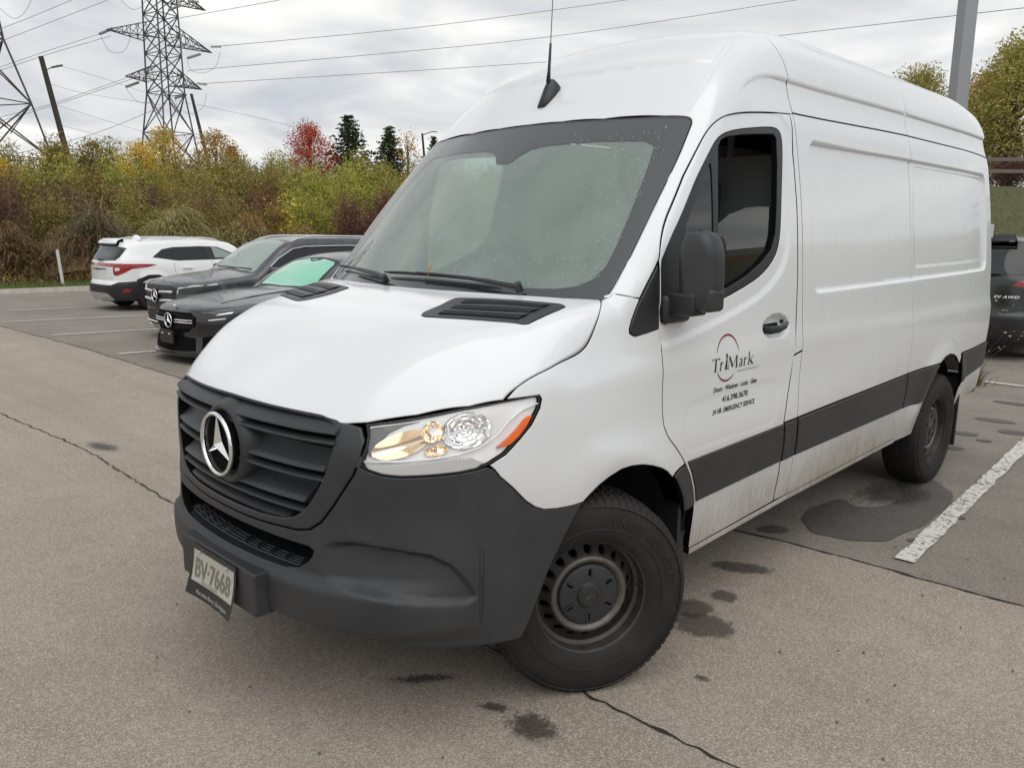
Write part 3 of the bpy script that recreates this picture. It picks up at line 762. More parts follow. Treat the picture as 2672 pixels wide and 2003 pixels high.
glo3 = [(0, .712), (.16, .712), (.273, .716), (.416, .725), (.473, .737), (.517, .770), (.56, .828), (.599, .89), (.63, .942), (.648, .998)]
gloP = conv(glo3, 'F', F_low, 'P')
bump_half = gloP+[(.418, .972), (.437, .958), (.468, .944), (.505, .94), (.558, .942), (.612, .945), (.649, .952), (.668, .958)]+S2Px(BSEAM[::-1][1:]+ARCH[13:20], F_low)+[(.745, .340), (.661, .350), (.567, .364), (.477, .378), (.377, .390), (.272, .396), (.178, .40), (0, .405)]
OPEN = [(0, .684), (.15, .683), (.25, .682), (.300, .681), (.312, .672), (.308, .650), (.294, .625), (.272, .604), (.235, .594), (.20, .592), (0, .590)]
panel('front_bumper', sym(bump_half), 'P', F_bump, 'grained_grey_plastic', van, step=.011, gap=.0015, bev=.004, holes=[sym(OPEN)], thick=.03, lines=BL)
# intake: throat and ribbed step
mb = MB()
for zz, dpt, nm in ((.684, .22, 0), (.588, .22, 1)):
    U = np.linspace(-.32, .32, 33); X, Nn = onskin(np.stack([U, U*0+zz], 1), 'P', F_low)
    V = np.concatenate([X+[0, .004, 0], X*[.97, 1, 1]+[0, dpt, 0.0]]); n = 33
    mb.add(V, [(i, i+1, n+i+1, n+i) for i in range(n-1)])
for sg in (-1, 1):
    X, _ = onskin([(sg*.322, .684), (sg*.322, .588)], 'P', F_low)
    mb.add([X[0], X[1], X[1]*[.97, 1, 1]+[0, .22, 0], X[0]*[.97, 1, 1]+[0, .22, 0]], [(0, 1, 2, 3)])
mb.build('intake_duct', 'black_plastic', van)
mb = MB()
for j, dd in enumerate((.030, .046, .062, .078)):
    for a, b in ((-.30+.02*j, .30-.02*j),):
        U = np.linspace(a, b, 25); X, Nn = onskin(np.stack([U, U*0+.60], 1), 'P', F_low)
        mb.tube([(x[0]*.97, x[1]+dd, .592) for x in X], .0035, 5)
for k in range(-5, 6):
    if k == 0: continue
    u = k*.052; X, _ = onskin([(u, .6)], 'P', F_low); x = X[0]
    mb.tube([(x[0]*.96, x[1]+.034, .593), (x[0]*.955-.012*np.sign(k), x[1]+.05, .5945), (x[0]*.95-.02*np.sign(k), x[1]+.085, .594)], [.007, .009, .006], 6)
mb.build('step_tread', 'grained_grey_plastic', van)
mb = MB()
for k in range(26):
    for r in range(5):
        pass
for r in range(6): mb.bar((-.44, -.745, .60+.014*r), (.44, -.745, .60+.014*r), .003, .006)
for k in range(45): mb.bar((-.44+.02*k, -.742, .59), (-.44+.02*k, -.742, .684), .003, .004)
mb.build('intake_mesh', 'black_plastic', van)
for u_, z0_, z1_ in ((.655, .70, .45), (.662, .695, .47), (.659, .60, .42)):
    X, Nn = onskin([(u_, z) for z in np.linspace(z0_, z1_, 14)], 'P', F_bump); MB().tube(X+Nn*.0000, .0007, 4).build('bumper_scratch', 'gap_black', van)
# ---- grille
GO = [(0, .714), (.16, .714), (.273, .718), (.416, .727), (.471, .739), (.515, .771), (.558, .829), (.597, .89), (.628, .942), (.646, .998), (.647, 1.049), (.624, 1.086), (.56, 1.100), (.545, 1.106), (.48, 1.115), (0, 1.122)]
GI = [(0, .742), (.10, .742), (.271, .745), (.387, .760), (.447, .797), (.488, .849), (.534, .930), (.562, 1.031), (.560, 1.062), (.535, 1.092), (.48, 1.103), (0, 1.108)]
panel('grille_frame', sym(GO), 'F', F_low, 'dark_trim_plastic', van, step=.02, off=.002, gap=.001, bev=.007, holes=[sym(chaik(GI, 1, False))], thick=.05)
gpol = np.array(GI)
def ghw(z):       # half width of the opening at a height
    return float(np.interp(z, [.742, .760, .797, .849, .93, 1.031, 1.062, 1.092, 1.12], [.30, .39, .449, .490, .536, .566, .566, .56, .55]))
def fy(x, z): return YFC(z)+KX(np.abs(x))
def sweep(profile, x0, x1, n=48, bow=None):
    """profile [(setback, z)] carried along x on the curved nose"""
    mb = MB(); V = []; m = len(profile)
    xs = np.linspace(x0, x1, n+1)
    for x in xs:
        for d, z in profile:
            V.append((x, float(fy(x, .95))+d, z))
    F = [(i*m+k, (i+1)*m+k, (i+1)*m+(k+1) % m, i*m+(k+1) % m) for i in range(n) for k in range(m)]
    F += [tuple(range(m)), tuple(n*m+k for k in range(m-1, -1, -1))]
    mb.add(V, F); return mb
rows = [(1.030, 1.118), (.905, 1.000), (.790, .878)]
for z0, ztop in rows:
    w = ghw(z0)+.004
    # thin blade with a rounded nose
    pr = [(.004+.0, z0-.004), (-.001, z0+.002), (.001, z0+.008), (.010, z0+.0115), (.035, z0+.0135), (.045, z0+.010), (.045, z0-.010), (.02, z0-.010)]
    o = sweep(pr, -w, w).build('grille_slat', 'dark_trim_plastic', van, smooth=True); shade_auto(o, 50)
    # broad scooped slat above it
    pr = [(.010, z0+.028), (.004, z0+.033), (.006, z0+.039), (.020, z0+.048), (.040, z0+.062), (.058, ztop-.012), (.064, ztop), (.085, ztop), (.085, z0+.024), (.03, z0+.024)]
    o = sweep(pr, -w, w).build('grille_slat', 'dark_trim_plastic', van, smooth=True); shade_auto(o, 50)
w = ghw(.76)
sweep([(.004, .744), (.004, .752), (.018, .762), (.045, .772), (.075, .778), (.075, .744)], -.36, .36).build('grille_slat', 'dark_trim_plastic', van, smooth=False, auto=50)
mb = MB(); xs = np.linspace(-.6, .6, 25)
mb.add([(x, float(fy(x, .95))+.10, z) for z in (.70, 1.13) for x in xs], [(i, i+1, 26+i-1+1, 25+i) for i in range(24)]).build('grille_backing', 'gap_black', van)
# emblem: pod, ring and three-pointed star
EC = Vector((0, -.975, .944))
V, F_ = lathe([(.12, .170), (.03, .160), (.004, .148), (-.006, .138), (-.010, .126), (-.004, .119), (.010, .116), (.012, .001)], 72, 'Y')
raw('emblem_pod', [(a, b, c) for a, b, c in V], F_, 'dark_trim_plastic', van).location = EC+Vector((0, .018, 0)); shade_auto(van.children[-1], 40)
V, F_ = lathe([(-.014+.0085*math.sin(t), .1085-.0085*math.cos(t)*.9) for t in np.linspace(0, 2*math.pi, 17)], 96, 'Y')
em = raw('emblem_ring', V, F_, 'chrome', van); em.location = EC
mb = MB()
for k in range(3):
    a = math.pi/2+k*2*math.pi/3; tip = (math.cos(a)*.104, -.010, math.sin(a)*.104)
    l = (math.cos(a+math.pi/3)*.021, -.004, math.sin(a+math.pi/3)*.021); r = (math.cos(a-math.pi/3)*.021, -.004, math.sin(a-math.pi/3)*.021)
    c = (0, -.026, 0)
    mb.add([tip, l, c], [(0, 1, 2)]); mb.add([tip, c, r], [(0, 1, 2)])
o = mb.build('emblem_star', 'chrome', van); o.location = EC
MB().cyl((EC.x, EC.y+.008, EC.z), (0, 1, 0), .101, .012, 48).build('emblem_disc', 'gap_black', van)
# ---- plate holder, plate, frame
hx0, hx1, hy = -.245, .305, -1.035
o = MB().box(((hx0+hx1)/2, hy+.065, .487), ((hx1-hx0)/2, .065, .077)).build('plate_holder', 'grained_grey_plastic', van); bevel(o, .008, 3)
def plateV(x0, x1, z0, z1, d, nx=14):
    """sheet standing on the holder's face, its lower corners bent outwards"""
    V = []; 
    for z in np.linspace(z0, z1, 7):
        for x in np.linspace(x0, x1, nx):
            k = (.558-z)/.17; y = hy-.006-d-.022*k*k*(1+.8*((x-.03)/.16)**2*.5)
            V.append((x, y, z))
    F = [(j*nx+i, j*nx+i+1, (j+1)*nx+i+1, (j+1)*nx+i) for j in range(6) for i in range(nx-1)]
    return V, F
def sheetmap(V2, d):
    out_ = []
    for x, z in V2:
        k = (.558-z)/.17; out_.append((x, hy-.006-d-.022*k*k*(1+.8*((x-.03)/.16)**2*.5), z))
    return out_
V, F_ = plateV(-.132, .195, .388, .556, 0); raw('number_plate', V, F_, 'number_plate_white', van)
# frame: four bars
for (x0, x1, z0, z1) in ((-.138, .200, .541, .562), (-.138, .200, .376, .424), (-.138, -.124, .376, .562), (.186, .200, .376, .562)):
    V, F_ = plateV(x0, x1, z0, z1, .003 if z1-z0 < .1 else .0025); raw('plate_frame', V, F_, 'frame_black', van)
def ptext(s, x, z, size, mat, name, d=.004, shear=0, bold=0, sp=1.0, sxy=(1, 1)):
    V2, F2 = text_polys(s, size, shear, sp, bold); V2 = V2*np.array(sxy)+[x, z]
    F2 = [f for f in F2]
    return raw(name, sheetmap(V2, d), F2, mat, van, smooth=False)
ptext('BV·7668', -.108, .442, .098, 'plate_green', 'plate_number', .0015, sxy=(.80, 1.0), bold=.002)
ptext('Mercedes-Benz | Burlington', -.070, .389, .021, 'silver_print', 'frame_lettering', .0045)
ptext('YOURS TO DISCOVER', -.052, .428, .012, 'plate_green', 'plate_motto', .0015)
for x in (-.072, .135): MB().cyl((x, hy-.0125, .537), (0, 1, 0), .006, .008, 12).build('plate_screw', 'silver_print', van)

# ---- windscreen, black border, wipers
wsf = [(u, v) for u, v in WSE]
wfull = [(-u, v) for u, v in wsf[:-1]]+[wsf[-1]]+wsf[:-1][::-1]
base_ = [(x, 1.452-.012*(1-(x/.86)**2)) for x in np.linspace(.86, -.86, 15)][1:-1]
wpoly = wfull+base_
panel('windscreen', wpoly, 'W', F_ws, 'windscreen_glass', van, step=.06, off=-.004, gap=-.0015, bev=.001, thick=.004, ostep=.05)
fr_in = [(0, 1.500), (.3, 1.492), (.546, 1.482), (.66, 1.484), (.735, 1.496), (.780, 1.522), (.800, 1.57), (.795, 1.643), (.775, 1.777), (.748, 1.912), (.728, 1.988), (.712, 2.035), (.66, 2.058), (.45, 2.066), (.20, 2.062), (.12, 2.050), (.075, 2.022), (.045, 1.992), (0, 1.986)]
panel('fog_and_sky_veil', wpoly, 'W', F_ws, 'fog_and_sky_veil', van, step=.06, off=-.014, gap=.001, bev=.001, thick=.003, ostep=.05)
panel('windscreen_border', wpoly, 'W', F_ws, 'frame_black', van, step=.05, off=-.009, gap=.001, bev=.001, thick=.003, holes=[sym(fr_in)], ostep=.03)
def on_ws(pts, h):
    X, Nn = onskin(pts, 'W', F_up); return [tuple(x+n*h) for x, n in zip(X, Nn)]
def wiper(blade, arm, pivot):
    t = thing('wiper', None, None); t.parent = van
    pts = on_ws([(blade[0][0]+(blade[1][0]-blade[0][0])*k/12, blade[0][1]+(blade[1][1]-blade[0][1])*k/12+.006*math.sin(math.pi*k/12)) for k in range(13)], .018)
    MB().tube(pts, [.003]+[.0065]*11+[.003], 8).build('wiper_blade', 'black_rubber', t)
    pts2 = on_ws([(a, b) for a, b in arm], .030)
    MB().tube(pts2, [.005, .006, .007, .009, .011][:len(pts2)] if len(pts2) <= 5 else .009, 8).build('wiper_arm', 'black_plastic', t)
    p = on_ws([pivot], .03)[0]; MB().cyl(p, (0, -.5, .8), .015, .035, 16).build('wiper_pivot', 'black_plastic', t)
    return t
wiper(((-.83, 1.497), (-.27, 1.480)), [(-.62, 1.490), (-.50, 1.484), (-.36, 1.476), (-.27, 1.470), (-.22, 1.462)], (-.21, 1.458))
wiper(((-.27, 1.492), (.42, 1.484)), [(-.02, 1.492), (.12, 1.490), (.28, 1.484), (.44, 1.470), (.53, 1.462)], (.54, 1.460))
# cowl under the glass
xs = np.linspace(-.86, .86, 40)
mb = MB(); V = [(x, float(WSC(1.44)+WSX(abs(x)))-.09, 1.425) for x in xs]+[(x, float(WSC(1.44)+WSX(abs(x)))+.05, 1.435) for x in xs]
mb.add(V, [(i, i+1, 41+i, 40+i) for i in range(39)]).build('cowl', 'black_plastic', van)
# fallen leaf stems on the wiper
p = on_ws([(.075, 1.505)], .045)[0]
mb = MB(); rnd = random.Random(3)
for k in range(5):
    a = rnd.uniform(0, 6.28); mb.tube([p, (p[0]+.022*math.cos(a), p[1]-.004, p[2]+.022*math.sin(a)), (p[0]+.035*math.cos(a+.4), p[1]-.006, p[2]+.035*math.sin(a+.4))], [.0016, .0013, .0008], 5)
lf = mb.build('leaf_stem', 'leaf_orange'); tag(lf, 'small orange leaf stalk caught on the wiper in front of the windscreen', 'leaf')

mb = MB(); rd_ = random.Random(21); pts_ = []
for k in range(330):
    if k < 190: v_ = rd_.uniform(1.52, 2.13); u_ = min(.80, .84-.11*(v_-1.5)/.6-abs(rd_.gauss(0, .09)))
    else: u_, v_ = rd_.uniform(.1, .78), rd_.uniform(1.49, 1.62) if k < 260 else rd_.uniform(1.9, 2.12)
    pts_.append((u_, v_))
X, Nn = onskin(pts_, 'W', F_ws); X = X-Nn*.003
for x, n_ in zip(X, Nn):
    r = rd_.uniform(.0007, .0017); q = Vector(n_).to_track_quat('Z', 'Y').to_matrix(); mb.box(Vector(x)+Vector(n_)*.001, (r, r*.9, r*.5), q, (.5, .5))
mt_ = plain('rain_drop', (.75, .8, .78), .05, 0, 1.0); mb.build('rain_drops', 'rain_drop', van)['kind'] = 'stuff'
# ---- headlights
def P3(pl, off): X, Nn = onskin(pl, 'P', F_low); return X+Nn*off, Nn
lampc = LAMP
def headlight(sg):
    h = thing('headlight', None, None); h.parent = van
    def ellp(c, ru, rv, tilt, k=.97, n=40): return [(c[0]+(k*ru*math.cos(a)*math.cos(tilt)-k*rv*math.sin(a)*math.sin(tilt))/1.35, c[1]+k*ru*math.cos(a)*math.sin(tilt)+k*rv*math.sin(a)*math.cos(tilt)) for a in np.linspace(0, 2*math.pi, n+1)[:-1]]
    BW = [((.500, 1.040), .082, .036, .38), ((.628, 1.078), .066, .056, .1), ((.572, 1.020), .0001, .0001, 0)]
    def pan(nm, pl, mat, off, step=.02, thick=.01, bev=.002, gap=.0, offn=None, holes=(), mode='P'):
        o = panel(nm, pl, 'P', F_low, mat, h, step=step, off=off, thick=thick, bev=bev, gap=gap, off_fn=offn, holes=holes)
        if sg < 0: o.scale = (-1, 1, 1)
        return o
    inner = inset(ccw(np.array(lampc)), .007)
    pan('lamp_seal', lampc, 'black_rubber', -.002, thick=.05, bev=.003, gap=.0015, holes=[inner])
    # silver body behind the lens, with a shelf that steps towards the outer tip
    pan('lamp_body', inner, 'lamp_silver', -.012, step=.012, thick=.002, offn=lambda u, v: -.012*sst(.10, .0, dseg(np.stack([u, v], 1), np.array([(.46, .995), (.52, 1.05), (.60, 1.06), (.66, 1.06)]), False))+0*u, holes=[ellp(*BW[0]), ellp(*BW[1])])
    # white rail under the bowls
    rail = [(.430, .985), (.50, .990), (.56, .996), (.61, 1.004), (.655, 1.022), (.690, 1.055), (.715, 1.098), (.745, 1.128), (.782, 1.142)]
    X, Nn = P3(rail, -.006); o = MB().tube(X, .0035, 8).build('lamp_rail', 'lamp_silver', h, smooth=True)
    if sg < 0: o.scale = (-1, 1, 1)
    # prismatic lower strip
    pan('lamp_reflex_strip', [(.432, .975), (.50, .981), (.56, .986), (.61, .992), (.640, .990), (.662, .972), (.648, .958), (.612, .951), (.558, .948), (.505, .946), (.47, .950), (.44, .962)], 'prism_plastic', -.004, step=.012)
    pan('lamp_amber_reflector', [(.690, 1.014), (.716, 1.043), (.735, 1.070), (.748, 1.094), (.760, 1.106), (.768, 1.104), (.756, 1.075), (.738, 1.044), (.718, 1.020)], 'amber_lens', -.003, step=.015, thick=.012)
    pan('lamp_wedge', [(.432, 1.088), (.47, 1.096), (.53, 1.110), (.50, 1.098), (.47, 1.075), (.447, 1.03), (.438, 1.0), (.433, 1.03)], 'interior_grey', -.012, step=.02)
    def bowl(c, ru, rv, tilt, dep, mat, fac=0):
        V = []; F_ = []; nr, na = 12, 56
        for i in range(nr+1):
            r = 1-i/nr*.985
            for k in range(na):
                a = 2*math.pi*k/na; uu = r*ru*math.cos(a); vv = r*rv*math.sin(a)
                V.append((c[0]+(uu*math.cos(tilt)-vv*math.sin(tilt))/1.35, c[1]+uu*math.sin(tilt)+vv*math.cos(tilt)))
        X, Nn = onskin(V, 'P', F_low)
        nc = Nn.mean(0); offs = []
        for i in range(nr+1):
            r = 1-i/nr*.985
            for k in range(na):
                d = -.010-dep*(1-r*r)
                if fac: d += .004*(((int(r*5)+int(k/na*14)) % 2)-.5)
                offs.append(d)
        X = X+nc*np.array(offs)[:, None]
        F_ = [(i*na+k, i*na+(k+1) % na, (i+1)*na+(k+1) % na, (i+1)*na+k) for i in range(nr) for k in range(na)]
        if sg < 0: X = X*[-1, 1, 1]; F_ = [f[::-1] for f in F_]
        return raw('lamp_bowl', X, F_, mat, h, smooth=not fac)
    bowl(*BW[0], .040, 'reflector_glow_amber')
    bowl(*BW[1], .040, 'reflector_chrome', 1)
    bowl((.560, 1.078), .030, .032, .1, .014, 'reflector_glow_amber', 1)
    bowl((.570, 1.020), .030, .016, .1, .010, 'reflector_glow_amber', 1)
    # divider fins
    for pl in ([(.585, 1.118), (.594, 1.07), (.588, 1.03), (.575, 1.0)], [(.470, .99), (.52, 1.01), (.556, 1.05), (.566, 1.085)]):
        X, Nn = P3(pl, -.02); o = MB().tube(X, [.002, .0035, .0045, .003], 6).build('lamp_fin', 'lamp_silver', h, smooth=True)
        if sg < 0: o.scale = (-1, 1, 1)
    for pl in ((.572, 1.078), (.578, 1.018)):
        X, Nn = P3([pl], -.022); V, F_ = lathe([(-.0065, .0005), (-.004, .0055), (0, .007), (.004, .0055), (.0065, .0005)], 12, 'Y')
        o = raw('lamp_bulb', V, F_, 'bulb_glow', h); o.location = (sg*X[0][0], X[0][1], X[0][2])
    pan('lamp_lens', lampc, 'headlamp_lens', 0.0, step=.04, thick=.004, bev=.002, gap=.004)
    return h
headlight(1); headlight(-1)

# ---- antenna on the roof cap
A0 = onskin([(.67, TOPV)], 'S', F_up)[0][0]; A1 = onskin([(.775, TOPV)], 'S', F_up)[0][0]
ax = Vector(A1)-Vector(A0); up = Vector((0, -ax.z, ax.y)).normalized()
if up.z < 0: up = -up
fr = ax.normalized(); L = ax.length
V = []; sec = [(-.02, .006, .012), (.0, .024, .020), (.3, .034, .034), (.6, .038, .052), (.85, .036, .064), (1.0, .028, .056), (1.06, .012, .02)]
for t, w_, h_ in sec:
    c = Vector(A0)+fr*L*t
    for a in np.linspace(0, math.pi, 9): V.append(c+Vector((1, 0, 0))*w_*math.cos(a)+up*h_*math.sin(a)-up*.004)
F_ = [(i*9+k, i*9+k+1, (i+1)*9+k+1, (i+1)*9+k) for i in range(len(sec)-1) for k in range(8)]
an = raw('antenna_base', V, [f[::-1] for f in F_], 'black_plastic', van); 
tp = Vector(A0)+fr*L*.80+up*.055
MB().tube([tp, tp+Vector((0, .004, .05)), tp+Vector((0, .012, .17)), tp+Vector((0, .0125, .175)), tp+Vector((0, .035, .62))], [.011, .0075, .0055, .0022, .0016], 8).build('antenna_mast', 'black_plastic', an, smooth=True)

# ---- door handle
def handle(sg):
    pts = [(1.098, 1.268), (1.13, 1.262), (1.20, 1.262), (1.27, 1.270), (1.325, 1.280)]
    X, Nn = onskin(pts, 'S', F_up); offs = np.array([-.012, .012, .020, .016, -.004])
    X = X+Nn*offs[:, None]; X[:, 0] *= sg
    V = []; m = 12
    for i, x in enumerate(X):
        hz = [.018, .019, .017, .014, .010][i]; hx = .010
        for k in range(m):
            a = 2*math.pi*k/m; V.append((x[0]+hx*math.cos(a), x[1], x[2]+hz*math.sin(a)))
    F_ = [(i*m+k, i*m+(k+1) % m, (i+1)*m+(k+1) % m, (i+1)*m+k) for i in range(4) for k in range(m)]+[tuple(range(m)), tuple(4*m+k for k in range(m))]
    o = raw('door_handle', V, F_, 'black_plastic', van)
    MB().cyl((X[3][0]-.012*sg, X[3][1]-.02, X[3][2]+.022), (1, 0, 0), .010, .012, 14).build('door_lock', 'black_plastic', van)
handle(1); handle(-1)

# ---- wing mirrors
def wmirror(sg):
    t = thing('wing_mirror', None, None); t.parent = van
    # housing: superelliptic shell, deeper at the front, glass side facing back
    V = []; nz_, na = 18, 40
    for j in range(nz_+1):
        v = j/nz_; z = 1.395+.305*v
        e = (1-abs(2*v-1)**5)**(1/3.2) if 0 < v < 1 else .0
        sx_ = .062+.008*math.sin(v*math.pi)-(.012 if v > .75 else 0)*(v-.75)*4; sy_ = .060
        cx = 1.068+.010*(1-v)
        for k in range(na):
            a = 2*math.pi*k/na; c, s_ = math.cos(a), math.sin(a)
            r = (abs(c)**3.4+abs(s_)**3.4)**(-1/3.4)
            V.append((cx+sx_*e*r*c-.018*s_*0, .380+sy_*e*r*s_+(.012*c), z))
    F_ = [(j*na+k, j*na+(k+1) % na, (j+1)*na+(k+1) % na, (j+1)*na+k) for j in range(nz_) for k in range(na)]
    V = [(sg*x, y, z) for x, y, z in V]; F_ = F_ if sg > 0 else [f[::-1] for f in F_]
    o = raw('mirror_housing', V, F_, 'black_plastic', t); o.data.materials[0] = M_['dark_trim_plastic']; shade_auto(o, 40)
    V = [(sg*(1.068+.055*a), .446+.010*a, 1.548+.125*b) for a, b in ((-1, -1), (1, -1), (1, 1), (-1, 1))]
    raw('mirror_glass', V, [(0, 1, 2, 3)], 'chrome', t, smooth=False)
    # lower lobe with the indicator and the arm reaching to the door
    o = MB().box((sg*1.112, .388, 1.447), (.032, .050, .044)).build('mirror_lobe', 'dark_trim_plastic', t); bevel(o, .018, 4); shade_auto(o)
    o = MB().box((sg*1.000, .365, 1.428), (.085, .050, .042)).build('mirror_arm', 'black_plastic', t); bevel(o, .012, 3); shade_auto(o)
    o = MB().box((sg*.955, .385, 1.405), (.030, .085, .055)).build('mirror_foot', 'black_plastic', t); bevel(o, .02, 3); shade_auto(o)
    return t
wmirror(1)
fm = wmirror(-1); fm.location = (.10, .30, 0)

# ---- black-out shell added to block light through the gaps, wheel housings, floor
for sg in (1, -1):
    core = [(.55, .45), (1.47, .42), (3.2, .43), (3.2, .70), (3.35, 1.0), (3.97, 1.0), (4.15, .75), (4.15, .55), (4.7, .55), (4.7, 2.25), (1.40, 2.23), (1.36, 1.5), (1.2, 1.42), (.70, 1.33), (.35, 1.25), (.25, 1.40), (.05, 1.40), (-.30, 1.15), (-.3, .9), (.1, 1.0), (.50, .95), (.62, .7)]
    o = panel('blackout_shell', core, 'S', F_any, 'liner_black', van, step=.12, off=-.035, thick=.004, ostep=.1)
    if sg < 0: o.scale = (-1, 1, 1)
    for yc in (0.0, 3.665):
        V, F_ = lathe([(0, .49), (-.28, .49), (-.28, .10)], 28, 'X', R_(2), R_(178))
        V = [(x, y*1.0, z) for x, y, z in V]
        o = raw('wheel_housing', V, F_, 'liner_black', van); o.location = (sg*.90 if sg > 0 else -.62, yc+.03, .40)
pl = [(.30, 2.2), (.60, 2.40)]
panel('roof_lining', [(.75, 2.42), (4.6, 2.42), (4.6, TT-2.42), (.75, TT-2.42)], 'S', F_up, 'liner_black', van, step=.15, off=-.04, thick=.004, ostep=.15)
MB().box((0, 1.9, .42), (.80, 2.45, .05)).build('underbody', 'liner_black', van)
MB().box((0, -.25, .47), (.55, .33, .09)).build('engine_tray', 'liner_black', van)
MB().box((0, -.30, .90), (.50, .35, .30)).build('engine_block', 'gap_black', van)
MB().tube([(-.72, 3.665, .37), (.72, 3.665, .37)], .05, 10).tube([(0, 3.665, .37), (0, 3.2, .40)], .09, 10).build('rear_axle', 'liner_black', van)
for sg in (1, -1):
    o = MB().box((sg*.895, 4.115, .43), (.085, .012, .25)).build('mud_flap', 'black_rubber', van); bevel(o, .006, 2)
    MB().box((sg*.90, .50, .44), (.055, .012, .16)).build('mud_flap', 'black_rubber', van)

# ---- cab interior
cab = van
dash = MB(); n = 30; V = []
prof = [(-.02, 1.36), (.10, 1.385), (.30, 1.40), (.45, 1.39), (.55, 1.33), (.60, 1.20), (.60, .9), (-.02, .9)]
for x in np.linspace(-.82, .82, n+1):
    for y, z in prof: V.append((x, y+.12*(x/.82)**2-.02, z+(.03 if .2 < x < .62 and y > .2 and z > 1.3 else 0)))
m_ = len(prof); dash.add(V, [(i*m_+k, i*m_+(k+1) % m_, (i+1)*m_+(k+1) % m_, (i+1)*m_+k) for i in range(n) for k in range(m_)]).build('dashboard', 'interior_dark', cab, smooth=True, auto=30)
V, F_ = lathe([(.014*math.sin(t), .19+.014*math.cos(t)) for t in np.linspace(0, 2*math.pi, 11)], 48, 'Y')
sw = raw('steering_wheel', V, F_, 'interior_dark', cab); sw.location = (.42, .62, 1.36); sw.rotation_euler = (R_(-58), 0, 0)
MB().cyl((0, 0, 0), (0, 1, 0), .06, .03, 20).bar((-.18, 0, 0), (.18, 0, 0), .035, .02).bar((0, 0, -.18), (0, 0, 0), .035, .02).build('wheel_hub', 'interior_dark', sw)
for x in (.42, -.42):
    st = thing('cab_seat', None, None); st.parent = van
    o = MB().box((x, 1.02, .98), (.25, .26, .09)).build('seat_cushion', 'seat_fabric', st); bevel(o, .05, 3); shade_auto(o)
    o = MB().box((x, 1.25, 1.38), (.24, .07, .36), Matrix.Rotation(R_(-12), 3, 'X'), (.8, .9)).build('seat_backrest', 'seat_fabric', st); bevel(o, .05, 3); shade_auto(o)
    o = MB().box((x, 1.36, 1.84), (.13, .05, .10)).build('seat_headrest', 'seat_fabric', st); bevel(o, .04, 3); shade_auto(o)
MB().box((0, 1.44, 1.45), (.84, .010, .60), None, (.93, 1)).build('bulkhead', 'bulkhead_grey', cab)
MB().box((0, .75, .84), (.85, .7, .02)).build('cab_floor', 'interior_dark', cab)
mb = MB()
for x in (-.42, -.1, .25, .55): mb.box((x, 1.45, 1.6), (.012, .012, .6))
mb.build('bulkhead_rib', 'interior_grey', cab)['kind'] = 'stuff'
MB().box((0, .42, 1.418), (.60, .05, .012)).box((.42, .47, 1.44), (.20, .09, .035)).build('dash_hood', 'black_plastic', cab)
MB().box((0, 1.425, 1.92), (.30, .004, .22)).build('bulkhead_window', 'interior_grey', cab)
for x in (-.62, -.2, .2, .62): MB().box((x, .34, 1.405), (.055, .03, .01)).build('air_outlet', 'black_plastic', cab)
